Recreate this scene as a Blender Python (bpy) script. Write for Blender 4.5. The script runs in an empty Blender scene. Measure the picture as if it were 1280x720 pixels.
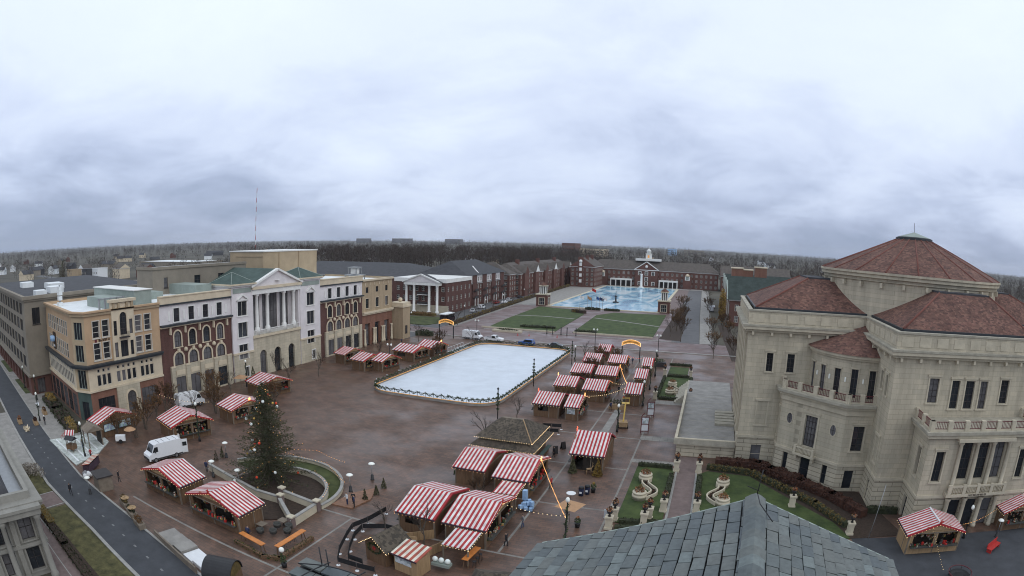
import bpy, bmesh, math, random
from mathutils import Vector, Matrix
R = random.Random(11)
SC = bpy.context.scene
COL = SC.collection
pi, sin, cos = math.pi, math.sin, math.cos
rad = math.radians

# ------------------------------------------------------------------ materials
def mat(name, col, rough=.8, var=.18, scale=1.5, col2=None, bump=0., spec=.35, emit=0., fine=True, metal=0., stretch=None):
    m = bpy.data.materials.new(name); m.use_nodes = True
    nt = m.node_tree; N = nt.nodes; L = nt.links
    b = N['Principled BSDF']
    b.inputs['Roughness'].default_value = rough
    b.inputs['Specular IOR Level'].default_value = spec
    b.inputs['Metallic'].default_value = metal
    if emit:
        b.inputs['Emission Color'].default_value = (*col, 1); b.inputs['Emission Strength'].default_value = emit
    if var <= 0 and col2 is None:
        b.inputs['Base Color'].default_value = (*col, 1); return m
    g = N.new('ShaderNodeNewGeometry')
    src = g.outputs['Position']
    if stretch:
        v = N.new('ShaderNodeVectorMath'); v.operation = 'MULTIPLY'; v.inputs[1].default_value = stretch
        L.new(src, v.inputs[0]); src = v.outputs[0]
    n = N.new('ShaderNodeTexNoise'); n.inputs['Scale'].default_value = scale; n.inputs['Detail'].default_value = 5 if fine else 2
    n.inputs['Roughness'].default_value = .65
    L.new(src, n.inputs['Vector'])
    r = N.new('ShaderNodeValToRGB')
    lo = tuple(max(0, c*(1-var)) for c in col); hi = tuple(min(1, c*(1+var)) for c in (col2 or col))
    r.color_ramp.elements[0].position = .3; r.color_ramp.elements[0].color = (*lo, 1)
    r.color_ramp.elements[1].position = .7; r.color_ramp.elements[1].color = (*hi, 1)
    L.new(n.outputs['Fac'], r.inputs['Fac']); L.new(r.outputs['Color'], b.inputs['Base Color'])
    if bump:
        bp = N.new('ShaderNodeBump'); bp.inputs['Strength'].default_value = bump; bp.inputs['Distance'].default_value = .05
        n2 = N.new('ShaderNodeTexNoise'); n2.inputs['Scale'].default_value = scale*8; L.new(src, n2.inputs['Vector'])
        L.new(n2.outputs['Fac'], bp.inputs['Height']); L.new(bp.outputs['Normal'], b.inputs['Normal'])
    return m

def brick_mat(name, col, col2, mortar, bw, bh, msize=.02, rough=.85, flat=False, var=.2, spec=.25, wet=False, mix=.5, offset=.5):
    """courses laid on upright walls (u = x+y, v = z) or, when flat, on the ground"""
    m = bpy.data.materials.new(name); m.use_nodes = True
    nt = m.node_tree; N = nt.nodes; L = nt.links; b = N['Principled BSDF']
    g = N.new('ShaderNodeNewGeometry'); s = N.new('ShaderNodeSeparateXYZ'); L.new(g.outputs['Position'], s.inputs[0])
    c = N.new('ShaderNodeCombineXYZ')
    if flat:
        L.new(s.outputs[0], c.inputs[0]); L.new(s.outputs[1], c.inputs[1])
    else:
        a = N.new('ShaderNodeMath'); a.operation = 'ADD'; L.new(s.outputs[0], a.inputs[0]); L.new(s.outputs[1], a.inputs[1])
        L.new(a.outputs[0], c.inputs[0]); L.new(s.outputs[2], c.inputs[1])
    t = N.new('ShaderNodeTexBrick'); L.new(c.outputs[0], t.inputs['Vector'])
    t.inputs['Color1'].default_value = (*col, 1); t.inputs['Color2'].default_value = (*col2, 1); t.inputs['Mortar'].default_value = (*mortar, 1)
    t.inputs['Scale'].default_value = 1; t.inputs['Mortar Size'].default_value = msize; t.inputs['Mortar Smooth'].default_value = .2
    t.inputs['Brick Width'].default_value = bw; t.inputs['Row Height'].default_value = bh; t.offset = offset
    n = N.new('ShaderNodeTexNoise'); n.inputs['Scale'].default_value = .35; n.inputs['Detail'].default_value = 8; n.inputs['Roughness'].default_value = .7
    sv = N.new('ShaderNodeVectorMath'); sv.operation = 'MULTIPLY'; sv.inputs[1].default_value = (1, 1, 1) if flat else (2.2, 2.2, .35); L.new(g.outputs['Position'], sv.inputs[0]); L.new(sv.outputs[0], n.inputs['Vector'])
    mr = N.new('ShaderNodeMapRange'); mr.inputs['From Min'].default_value = .3; mr.inputs['From Max'].default_value = .7
    mr.inputs['To Min'].default_value = 1-var*1.35; mr.inputs['To Max'].default_value = 1+var; L.new(n.outputs['Fac'], mr.inputs['Value'])
    vm = N.new('ShaderNodeVectorMath'); vm.operation = 'SCALE'; L.new(t.outputs['Color'], vm.inputs[0]); L.new(mr.outputs[0], vm.inputs['Scale'])
    L.new(vm.outputs[0], b.inputs['Base Color'])
    b.inputs['Roughness'].default_value = rough; b.inputs['Specular IOR Level'].default_value = spec
    if wet:
        n2 = N.new('ShaderNodeTexNoise'); n2.inputs['Scale'].default_value = .12; n2.inputs['Detail'].default_value = 6
        L.new(g.outputs['Position'], n2.inputs['Vector'])
        m2 = N.new('ShaderNodeMapRange'); m2.inputs['From Min'].default_value = .38; m2.inputs['From Max'].default_value = .62
        m2.inputs['To Min'].default_value = .3; m2.inputs['To Max'].default_value = .66; L.new(n2.outputs['Fac'], m2.inputs['Value'])
        L.new(m2.outputs[0], b.inputs['Roughness'])
    return m

def cell_mat(name, cols, scale, rough=.85, spec=.25, stretch=(1, 1, 1), bump=0):
    """little tiles of mixed colour"""
    m = bpy.data.materials.new(name); m.use_nodes = True
    nt = m.node_tree; N = nt.nodes; L = nt.links; b = N['Principled BSDF']
    g = N.new('ShaderNodeNewGeometry'); v = N.new('ShaderNodeVectorMath'); v.operation = 'MULTIPLY'; v.inputs[1].default_value = stretch
    L.new(g.outputs['Position'], v.inputs[0])
    t = N.new('ShaderNodeTexVoronoi'); t.inputs['Scale'].default_value = scale; L.new(v.outputs[0], t.inputs['Vector'])
    r = N.new('ShaderNodeValToRGB'); r.color_ramp.interpolation = 'CONSTANT'
    sp = N.new('ShaderNodeSeparateColor'); L.new(t.outputs['Color'], sp.inputs[0]); 
    n = N.new('ShaderNodeTexNoise'); n.inputs['Scale'].default_value = .4; n.inputs['Detail'].default_value = 6; L.new(g.outputs['Position'], n.inputs['Vector'])
    els = r.color_ramp.elements
    while len(els) < len(cols): els.new(.5)
    for i, c in enumerate(cols):
        els[i].position = i/len(cols); els[i].color = (*c, 1)
    L.new(sp.outputs[0], r.inputs['Fac'])
    mr = N.new('ShaderNodeMapRange'); mr.inputs['From Min'].default_value = .3; mr.inputs['From Max'].default_value = .7
    mr.inputs['To Min'].default_value = .8; mr.inputs['To Max'].default_value = 1.2; L.new(n.outputs['Fac'], mr.inputs['Value'])
    vm = N.new('ShaderNodeVectorMath'); vm.operation = 'SCALE'; L.new(r.outputs['Color'], vm.inputs[0]); L.new(mr.outputs[0], vm.inputs['Scale'])
    L.new(vm.outputs[0], b.inputs['Base Color'])
    b.inputs['Roughness'].default_value = rough; b.inputs['Specular IOR Level'].default_value = spec
    return m

def stripe_mat(name, ca, cb, period, axis=0, duty=0.):
    m = bpy.data.materials.new(name); m.use_nodes = True
    nt = m.node_tree; N = nt.nodes; L = nt.links; b = N['Principled BSDF']
    tc = N.new('ShaderNodeTexCoord'); s = N.new('ShaderNodeSeparateXYZ'); L.new(tc.outputs['Object'], s.inputs[0])
    k = N.new('ShaderNodeMath'); k.operation = 'MULTIPLY'; k.inputs[1].default_value = 2*pi/period; L.new(s.outputs[axis], k.inputs[0])
    si = N.new('ShaderNodeMath'); si.operation = 'SINE'; L.new(k.outputs[0], si.inputs[0])
    gt = N.new('ShaderNodeMath'); gt.operation = 'GREATER_THAN'; gt.inputs[1].default_value = duty; L.new(si.outputs[0], gt.inputs[0])
    mx = N.new('ShaderNodeMix'); mx.data_type = 'RGBA'; L.new(gt.outputs[0], mx.inputs[0])
    mx.inputs[6].default_value = (*ca, 1); mx.inputs[7].default_value = (*cb, 1)
    g = N.new('ShaderNodeNewGeometry')
    n = N.new('ShaderNodeTexNoise'); n.inputs['Scale'].default_value = 1.3; n.inputs['Detail'].default_value = 5; L.new(g.outputs['Position'], n.inputs['Vector'])
    mr = N.new('ShaderNodeMapRange'); mr.inputs['From Min'].default_value = .3; mr.inputs['From Max'].default_value = .7
    mr.inputs['To Min'].default_value = .7; mr.inputs['To Max'].default_value = 1.06; L.new(n.outputs['Fac'], mr.inputs['Value'])
    vm = N.new('ShaderNodeVectorMath'); vm.operation = 'SCALE'; L.new(mx.outputs[2], vm.inputs[0]); L.new(mr.outputs[0], vm.inputs['Scale'])
    L.new(vm.outputs[0], b.inputs['Base Color']); b.inputs['Roughness'].default_value = .6; b.inputs['Specular IOR Level'].default_value = .3
    return m

M = {}
M['paver'] = brick_mat('wet_brick_paving', (.155, .086, .059), (.105, .064, .046), (.08, .058, .046), .9, .45, .035, flat=True, var=.34, spec=.4, wet=True)
M['paver_light'] = brick_mat('pale_concrete_band', (.26, .245, .22), (.235, .22, .20), (.17, .16, .15), 1.2, 1.2, .03, flat=True, var=.2, offset=0)
M['paver_red'] = brick_mat('red_brick_street', (.19, .125, .115), (.165, .11, .105), (.13, .1, .095), .5, .25, .03, flat=True, var=.22, wet=True)
M['asphalt'] = mat('asphalt', (.05, .053, .06), .75, .22, .5, bump=.1)
M['asphalt_pale'] = mat('worn_asphalt', (.105, .103, .106), .75, .2, .3, bump=.1)
M['kerb'] = mat('concrete_kerb', (.3, .29, .27), .85, .2, 1.2)
M['concrete'] = mat('concrete', (.27, .255, .235), .85, .22, .6)
M['walk'] = mat('brown_brick_walk', (.17, .125, .115), .8, .2, 1.2)
M['lane'] = mat('road_paint', (.2, .2, .2), .8, .15, 3)
M['grass'] = mat('lawn_grass', (.036, .05, .016), .95, .35, .35, col2=(.065, .075, .025), bump=.5)
M['grass_r'] = mat('green_lawn', (.036, .06, .018), .95, .3, .4, col2=(.058, .08, .024), bump=.5)
M['grass_dry'] = mat('dry_winter_grass', (.05, .05, .02), .95, .35, .8, col2=(.095, .085, .035), bump=.6)
M['terrain'] = mat('far_ground', (.05, .046, .036), .95, .4, .012, col2=(.09, .08, .06))
M['mulch'] = mat('dark_mulch', (.045, .03, .022), .95, .4, 3)
M['ice'] = mat('skating_ice', (.58, .63, .69), .3, .1, .25, spec=.5)
M['deck'] = mat('pale_green_deck', (.46, .49, .46), .7, .4, 1.4)
M['limestone'] = brick_mat('limestone_ashlar', (.515, .452, .342), (.45, .40, .308), (.35, .31, .235), 1.5, .62, .02, var=.16, rough=.9)
M['limerust'] = brick_mat('limestone_rusticated', (.51, .448, .338), (.45, .40, .308), (.235, .205, .155), 4., .62, .05, var=.16, rough=.9)
M['limetrim'] = mat('limestone_trim', (.51, .452, .345), .9, .14, .8)
M['limeweather'] = mat('weathered_limestone', (.36, .33, .265), .9, .22, .9)
M['redtile'] = cell_mat('red_clay_tiles', [(.118, .060, .047), (.145, .073, .057), (.086, .046, .038), (.178, .094, .07), (.124, .067, .052)], 2.6, stretch=(1, 1, 1.6))
M['ridge'] = mat('ridge_tile', (.17, .065, .05), .85, .2, 2)
M['slate'] = None
M['white_stone'] = mat('grey_white_stone', (.26, .248, .22), .85, .14, .7)
M['cream'] = mat('cream_stucco', (.58, .49, .36), .85, .12, .5)
M['orange'] = mat('orange_stucco', (.46, .315, .195), .85, .12, .35)
M['tan'] = brick_mat('tan_brick', (.40, .30, .19), (.36, .27, .17), (.38, .31, .23), .5, .16, .02, var=.14)
M['tanplain'] = mat('tan_panels', (.40, .31, .205), .9, .12, .3)
M['brick'] = brick_mat('dark_red_brick', (.125, .055, .045), (.098, .045, .038), (.12, .085, .075), .5, .16, .015, var=.16)
M['brick2'] = brick_mat('orange_red_brick', (.23, .105, .07), (.2, .09, .06), (.22, .15, .12), .5, .16, .015, var=.16)
M['brickfar'] = mat('weathered_red_brick', (.125, .06, .048), .9, .2, .25)
M['whiteplaster'] = mat('white_plaster', (.66, .62, .62), .85, .1, .5)
M['paint'] = mat('white_paint', (.72, .71, .68), .6, .08, 1)
M['blackmetal'] = mat('black_cornice_metal', (.035, .04, .045), .5, .2, 1)
M['teal'] = mat('green_standing_seam', (.07, .10, .09), .75, .25, .5, spec=.15)
M['greengrey'] = mat('grey_green_panel', (.27, .31, .28), .7, .14, .5)
M['roofwhite'] = mat('white_roof_membrane', (.72, .74, .74), .7, .12, .3)
M['roofgrey'] = mat('dark_shingle_roof', (.062, .062, .068), .9, .25, .6)
M['roofbrown'] = mat('brown_shingle_roof', (.10, .085, .075), .9, .25, .6)
M['taupe'] = mat('taupe_stucco', (.235, .205, .165), .9, .14, .3)
M['glass'] = mat('dark_window_glass', (.02, .023, .028), .12, .5, .25, spec=.5)
M['glasslight'] = mat('curtained_window_glass', (.12, .115, .12), .2, .4, .3, spec=.5)
M['frame'] = mat('pale_window_frame', (.55, .52, .46), .7, .1, 1)
M['framedark'] = mat('dark_window_frame', (.04, .035, .035), .6, .2, 1)
M['wood'] = mat('brown_planks', (.145, .085, .048), .8, .3, 1.2, stretch=(3, 3, .35))
M['woodlight'] = mat('pale_planks', (.33, .22, .12), .8, .25, 1.2, stretch=(3, 3, .35))
M['woodgrey'] = mat('grey_timber', (.19, .155, .12), .85, .25, 1.2)
M['woodorange'] = mat('orange_varnished_wood', (.56, .2, .05), .5, .15, 2)
M['shingle'] = cell_mat('dark_cedar_shingles', [(.07, .058, .045), (.095, .078, .06), (.055, .047, .038), (.11, .09, .068)], 4.)
M['stripe'] = stripe_mat('red_white_striped_canvas', (.74, .70, .68), (.42, .03, .035), .52)
M['stripe_w'] = stripe_mat('broad_red_white_canvas', (.74, .70, .68), (.42, .03, .035), 1.0)
M['farblock'] = mat('dull_grey_cladding', (.085, .075, .08), .9, .15, .05)
M['stripe_y'] = stripe_mat('faded_striped_canvas', (.72, .66, .55), (.4, .09, .06), .62)
M['hem'] = mat('red_hem', (.36, .03, .04), .7, .15, 2)
M['hemdark'] = mat('dark_hem', (.06, .035, .05), .7, .15, 2)
M['counter'] = mat('dark_counter', (.06, .06, .055), .6, .25, 2)
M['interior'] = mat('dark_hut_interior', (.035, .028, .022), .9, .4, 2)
M['goods'] = cell_mat('mixed_wares', [(.30, .06, .04), (.08, .10, .05), (.35, .28, .18), (.08, .05, .04), (.28, .2, .06), (.5, .45, .4)], 5)
M['garland'] = cell_mat('pine_garland', [(.018, .032, .014), (.03, .05, .02), (.04, .06, .03), (.10, .08, .02)], 7)
M['bulb'] = mat('warm_bulb', (1, .72, .38), .5, 0, emit=2.2)
M['bulbsoft'] = mat('amber_bulb', (1, .48, .16), .5, 0, emit=2.2)
M['bulbred'] = mat('red_bulb', (1, .12, .06), .5, 0, emit=1.6)
M['lampglass'] = mat('white_lamp_globe', (.85, .86, .8), .4, .05, 1)
M['wire'] = mat('black_wire', (.015, .015, .015), .7, 0)
M['iron'] = mat('black_iron', (.022, .022, .024), .5, .2, 2)
M['steel'] = mat('grey_steel', (.3, .31, .32), .45, .12, 2, metal=.4)
M['white'] = mat('white_panel', (.72, .73, .74), .5, .06, 2)
M['redpaint'] = mat('red_paint', (.42, .03, .025), .5, .12, 2)
M['rail_red'] = mat('dark_red_railing', (.12, .025, .03), .6, .15, 2)
M['yellow'] = mat('yellow_paint', (.62, .42, .1), .5, .1, 2)
M['signamber'] = mat('amber_sign_face', (.62, .3, .07), .6, .12, 2, emit=.5)
M['ink'] = mat('dark_lettering', (.05, .03, .02), .7, 0)
M['bluegreen'] = cell_mat('market_map_print', [(.45, .6, .62), (.3, .45, .4), (.5, .62, .7), (.35, .4, .55), (.6, .7, .7)], 2.5, rough=.5)
M['notice'] = cell_mat('printed_notice', [(.55, .6, .62), (.65, .68, .7), (.4, .46, .45), (.6, .62, .66), (.32, .36, .38)], 3.2, rough=.5)
M['tyre'] = mat('black_tyre', (.015, .015, .015), .8, 0)
M['rim'] = mat('alloy_rim', (.35, .36, .37), .35, 0, metal=.7)
M['carglass'] = mat('car_glass', (.015, .018, .02), .08, 0, spec=.6)
M['taillight'] = mat('red_lens', (.3, .01, .01), .3, 0)
M['headlight'] = mat('clear_lens', (.7, .7, .68), .2, 0)
M['water'] = None
M['bark'] = mat('grey_brown_bark', (.11, .09, .072), .95, .25, 3)
M['twig'] = mat('winter_twigs', (.052, .038, .031), .95, .3, 2)
M['barkfar'] = mat('dark_far_trunks', (.04, .033, .029), .95, .25, .5)
M['tealdark'] = mat('dark_green_roof', (.045, .058, .053), .8, .25, .5, spec=.12)
M['twigred'] = mat('russet_dry_leaves', (.13, .07, .03), .95, .3, 2)
M['needle'] = mat('pine_needles', (.04, .042, .02), .9, .35, 2, col2=(.075, .07, .034))
M['needle2'] = mat('yew_leaves', (.03, .05, .02), .9, .35, 2, col2=(.05, .07, .03))
M['leafred'] = mat('burgundy_leaves', (.038, .016, .013), .9, .4, 2, col2=(.07, .03, .018))
M['leafolive'] = mat('olive_bronze_leaves', (.08, .062, .02), .9, .35, 2, col2=(.13, .09, .03))
M['leafdark'] = mat('dark_box_leaves', (.022, .028, .014), .9, .4, 2, col2=(.04, .045, .022))
M['leafgold'] = mat('golden_dry_grasses', (.22, .14, .035), .9, .35, 2)
M['flower'] = cell_mat('red_orange_flowers', [(.3, .07, .03), (.12, .05, .03), (.35, .16, .05), (.05, .05, .025), (.4, .3, .22)], 9)
M['rock'] = mat('pale_ornamental_twigs', (.33, .29, .25), .9, .35, 3)
M['skin'] = mat('skin', (.45, .28, .2), .6, .05, 2)
M['black_cloth'] = mat('black_cloth', (.02, .02, .024), .85, .2, 4)
M['navy_cloth'] = mat('navy_cloth', (.03, .04, .09), .85, .2, 4)
M['grey_cloth'] = mat('grey_cloth', (.2, .2, .21), .85, .15, 4)
M['red_cloth'] = mat('red_cloth', (.35, .04, .04), .85, .15, 4)
M['white_cloth'] = mat('white_cloth', (.6, .6, .6), .85, .1, 4)
M['jean'] = mat('blue_denim', (.06, .08, .14), .85, .2, 4)
M['hair'] = mat('dark_hair', (.03, .02, .014), .7, .2, 4)
M['fencefab'] = mat('black_queue_fabric', (.018, .018, .02), .85, .2, 2)
M['van'] = mat('white_van_paint', (.74, .75, .77), .3, .03, 1, spec=.5)
M['bluepaint'] = mat('blue_car_paint', (.03, .09, .30), .3, .05, 1, spec=.5)
M['darkpaint'] = mat('charcoal_car_paint', (.04, .042, .05), .3, .05, 1, spec=.5)
M['redcar'] = mat('red_car_paint', (.25, .03, .025), .3, .05, 1, spec=.5)
M['silver'] = mat('silver_car_paint', (.45, .46, .48), .3, .05, 1, spec=.5)
M['maroon'] = mat('dark_maroon_paint', (.035, .018, .022), .35, .05, 1, spec=.5)
M['beige'] = mat('beige_umbrella_canvas', (.42, .25, .14), .85, .12, 2)
M['ballwhite'] = mat('pale_glass_bauble', (.75, .8, .76), .25, .03, 3)
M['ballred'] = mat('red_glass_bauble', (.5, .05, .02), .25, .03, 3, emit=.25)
M['ballgold'] = mat('gold_glass_bauble', (.6, .38, .08), .25, .03, 3)
M['bluedecor'] = mat('pale_blue_decoration', (.3, .45, .65), .5, .1, 3)

def slate_mat():
    m = bpy.data.materials.new('grey_green_slate'); m.use_nodes = True
    nt = m.node_tree; N = nt.nodes; L = nt.links; b = N['Principled BSDF']
    at = N.new('ShaderNodeAttribute'); at.attribute_name = 'tone'
    r = N.new('ShaderNodeValToRGB'); e = r.color_ramp.elements
    e[0].color = (.07, .085, .092, 1); e[1].color = (.145, .17, .165, 1); x = e.new(.3); x.color = (.10, .115, .112, 1); x = e.new(.7); x.color = (.118, .126, .116, 1)
    L.new(at.outputs['Fac'], r.inputs['Fac'])
    g = N.new('ShaderNodeNewGeometry')
    n = N.new('ShaderNodeTexNoise'); n.inputs['Scale'].default_value = 9; n.inputs['Detail'].default_value = 6; L.new(g.outputs['Position'], n.inputs['Vector'])
    mr = N.new('ShaderNodeMapRange'); mr.inputs['From Min'].default_value = .3; mr.inputs['From Max'].default_value = .7
    mr.inputs['To Min'].default_value = .82; mr.inputs['To Max'].default_value = 1.15; L.new(n.outputs['Fac'], mr.inputs['Value'])
    vm = N.new('ShaderNodeVectorMath'); vm.operation = 'SCALE'; L.new(r.outputs['Color'], vm.inputs[0]); L.new(mr.outputs[0], vm.inputs['Scale'])
    L.new(vm.outputs[0], b.inputs['Base Color']); b.inputs['Roughness'].default_value = .5; b.inputs['Specular IOR Level'].default_value = .4
    bp = N.new('ShaderNodeBump'); bp.inputs['Strength'].default_value = .25; bp.inputs['Distance'].default_value = .02; L.new(n.outputs['Fac'], bp.inputs['Height']); L.new(bp.outputs['Normal'], b.inputs['Normal'])
    return m
M['slate'] = slate_mat()

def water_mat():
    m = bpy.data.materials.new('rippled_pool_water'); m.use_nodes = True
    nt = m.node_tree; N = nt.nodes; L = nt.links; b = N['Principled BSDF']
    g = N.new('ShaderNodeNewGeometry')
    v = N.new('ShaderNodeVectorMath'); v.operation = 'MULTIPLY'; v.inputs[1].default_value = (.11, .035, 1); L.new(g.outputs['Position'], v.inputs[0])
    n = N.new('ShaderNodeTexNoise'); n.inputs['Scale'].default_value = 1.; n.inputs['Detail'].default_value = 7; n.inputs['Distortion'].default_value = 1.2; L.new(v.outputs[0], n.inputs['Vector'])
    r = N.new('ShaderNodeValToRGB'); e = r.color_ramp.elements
    e[0].position = .36; e[0].color = (.12, .29, .45, 1); e[1].position = .60; e[1].color = (.68, .80, .86, 1); x = e.new(.49); x.color = (.30, .55, .70, 1)  # pale streaks paint the sky's reflection into the water colour
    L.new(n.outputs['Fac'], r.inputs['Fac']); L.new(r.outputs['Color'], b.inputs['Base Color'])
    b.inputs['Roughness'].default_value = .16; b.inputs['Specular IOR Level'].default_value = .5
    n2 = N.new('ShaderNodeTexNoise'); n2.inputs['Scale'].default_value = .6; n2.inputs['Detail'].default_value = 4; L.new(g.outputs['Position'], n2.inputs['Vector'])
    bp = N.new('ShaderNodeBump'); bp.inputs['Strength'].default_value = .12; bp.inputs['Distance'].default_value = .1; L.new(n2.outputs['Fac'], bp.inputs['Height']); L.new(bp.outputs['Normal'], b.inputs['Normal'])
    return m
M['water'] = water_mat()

# ------------------------------------------------------------------ mesh helpers
class F:
    """an upright wall plane seen from outside: u runs right, d runs out of the wall, z up"""
    def __init__(s, x, y, ux, uy):
        l = math.hypot(ux, uy); s.x, s.y, s.ux, s.uy = x, y, ux/l, uy/l
        s.nx, s.ny = s.uy, -s.ux; s.ang = math.atan2(s.uy, s.ux)
    def P(s, u, d, z): return (s.x+s.ux*u+s.nx*d, s.y+s.uy*u+s.ny*d, z)
def between(a, b):
    f = F(a[0], a[1], b[0]-a[0], b[1]-a[1]); f.len = math.dist(a[:2], b[:2]); return f

class MB:
    def __init__(s): s.v, s.f, s.m, s.mats, s.sm = [], [], [], [], []
    def mi(s, name):
        if name not in s.mats: s.mats.append(name)
        return s.mats.index(name)
    def poly(s, pts, m, smooth=False):
        b = len(s.v); s.v += [tuple(p) for p in pts]; s.f.append(tuple(range(b, b+len(pts)))); s.m.append(s.mi(m)); s.sm.append(smooth)
    def hexa(s, p, m):
        b = len(s.v); s.v += [tuple(q) for q in p]; k = s.mi(m)
        for f in ((0, 3, 2, 1), (4, 5, 6, 7), (0, 1, 5, 4), (1, 2, 6, 5), (2, 3, 7, 6), (3, 0, 4, 7)):
            s.f.append(tuple(b+i for i in f)); s.m.append(k); s.sm.append(False)
    def box(s, x0, x1, y0, y1, z0, z1, m):
        s.hexa([(x0, y0, z0), (x1, y0, z0), (x1, y1, z0), (x0, y1, z0), (x0, y0, z1), (x1, y0, z1), (x1, y1, z1), (x0, y1, z1)], m)
    def fbox(s, f, u0, u1, d0, d1, z0, z1, m):
        s.hexa([f.P(u0, d1, z0), f.P(u1, d1, z0), f.P(u1, d0, z0), f.P(u0, d0, z0), f.P(u0, d1, z1), f.P(u1, d1, z1), f.P(u1, d0, z1), f.P(u0, d0, z1)], m)
    def obox(s, c, sz, rz, m, z0=0):
        f = F(c[0], c[1], cos(rz), sin(rz)); s.fbox(f, -sz[0]/2, sz[0]/2, -sz[1]/2, sz[1]/2, c[2], c[2]+sz[2], m)
    def prism(s, poly, z0, z1, m, mtop=None):
        n = len(poly)
        s.poly([(x, y, z1) for x, y in poly], mtop or m); s.poly([(x, y, z0) for x, y in reversed(poly)], m)
        for i in range(n):
            a, b = poly[i], poly[(i+1) % n]; s.poly([(a[0], a[1], z0), (b[0], b[1], z0), (b[0], b[1], z1), (a[0], a[1], z1)], m)
    def tube(s, path, r, m, n=6, r1=None, cap=True, smooth=True):
        path = [Vector(p) for p in path]; k = s.mi(m); b0 = len(s.v); L = len(path)
        for i, p in enumerate(path):
            t = (path[min(i+1, L-1)]-path[max(i-1, 0)]); t = t.normalized() if t.length > 1e-9 else Vector((0, 0, 1))
            a = t.cross(Vector((0, 0, 1)) if abs(t.z) < .95 else Vector((1, 0, 0))).normalized(); c = t.cross(a)
            rr = r if r1 is None else r+(r1-r)*i/max(1, L-1)
            for j in range(n):
                q = p+a*(rr*cos(2*pi*j/n))+c*(rr*sin(2*pi*j/n)); s.v.append(tuple(q))
        for i in range(L-1):
            for j in range(n):
                s.f.append((b0+i*n+j, b0+i*n+(j+1) % n, b0+(i+1)*n+(j+1) % n, b0+(i+1)*n+j)); s.m.append(k); s.sm.append(smooth)
        if cap:
            s.f.append(tuple(b0+j for j in reversed(range(n)))); s.m.append(k); s.sm.append(False)
            s.f.append(tuple(b0+(L-1)*n+j for j in range(n))); s.m.append(k); s.sm.append(False)
    def lathe(s, prof, c, m, n=14, smooth=True):
        k = s.mi(m); b0 = len(s.v); L = len(prof)
        for r, z in prof:
            for j in range(n): s.v.append((c[0]+r*cos(2*pi*j/n), c[1]+r*sin(2*pi*j/n), c[2]+z))
        for i in range(L-1):
            for j in range(n):
                s.f.append((b0+i*n+j, b0+i*n+(j+1) % n, b0+(i+1)*n+(j+1) % n, b0+(i+1)*n+j)); s.m.append(k); s.sm.append(smooth)
        s.f.append(tuple(b0+j for j in reversed(range(n)))); s.m.append(k); s.sm.append(False)
        s.f.append(tuple(b0+(L-1)*n+j for j in range(n))); s.m.append(k); s.sm.append(False)
    def ball(s, c, r, m, n=8, k=5, sz=1.):
        s.lathe([(max(.001, r*sin(pi*i/k)), -r*sz*cos(pi*i/k)) for i in range(k+1)], c, m, n)
    def bar(s, a, b, w, h, m):
        a, b = Vector(a), Vector(b); t = (b-a).normalized(); up = Vector((0, 0, 1)) if abs(t.z) < .95 else Vector((1, 0, 0))
        q = t.cross(up).normalized()*w/2; u = q.cross(t).normalized()*h/2
        s.hexa([a-q-u, a+q-u, b+q-u, b-q-u, a-q+u, a+q+u, b+q+u, b-q+u], m)
    def leaves(s, c, size, n, m, leaf=.12, rng=R, shell=.5, flat=False):
        """n little leaf faces scattered through an ellipsoid or box"""
        k = s.mi(m); cx, cy, cz = c; sx, sy, sz = size
        for _ in range(n):
            if flat: p = Vector((rng.uniform(-1, 1), rng.uniform(-1, 1), rng.uniform(-1, 1)))
            else:
                p = Vector((rng.gauss(0, 1), rng.gauss(0, 1), rng.gauss(0, 1))).normalized()*(shell+(1-shell)*rng.random())
            p = Vector((cx+p.x*sx/2, cy+p.y*sy/2, cz+p.z*sz/2))
            a = Vector((rng.gauss(0, 1), rng.gauss(0, 1), rng.gauss(0, 1))).normalized(); b = a.orthogonal().normalized(); l = leaf*rng.uniform(.6, 1.4)
            i = len(s.v); s.v += [tuple(p-a*l), tuple(p+b*l*.6), tuple(p+a*l), tuple(p-b*l*.6)]
            s.f.append((i, i+1, i+2, i+3)); s.m.append(k); s.sm.append(False)
    def wall(s, f, u0, u1, z0, z1, ops, m, depth=.25, rev=None):
        """a wall face with real openings: ops = (ua, ub, za, zb, arched)"""
        us = sorted({u0, u1, *[o[0] for o in ops], *[o[1] for o in ops]}); zs = sorted({z0, z1, *[o[2] for o in ops], *[o[3] for o in ops]})
        us = [u for u in us if u0-1e-6 <= u <= u1+1e-6]; zs = [z for z in zs if z0-1e-6 <= z <= z1+1e-6]
        for i in range(len(us)-1):
            for j in range(len(zs)-1):
                a, b, c, d = us[i], us[i+1], zs[j], zs[j+1]; mu, mz = (a+b)/2, (c+d)/2
                if any(o[0] < mu < o[1] and o[2] < mz < o[3] for o in ops): continue
                s.poly([f.P(a, 0, c), f.P(b, 0, c), f.P(b, 0, d), f.P(a, 0, d)], m)
        r = rev or m
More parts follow.
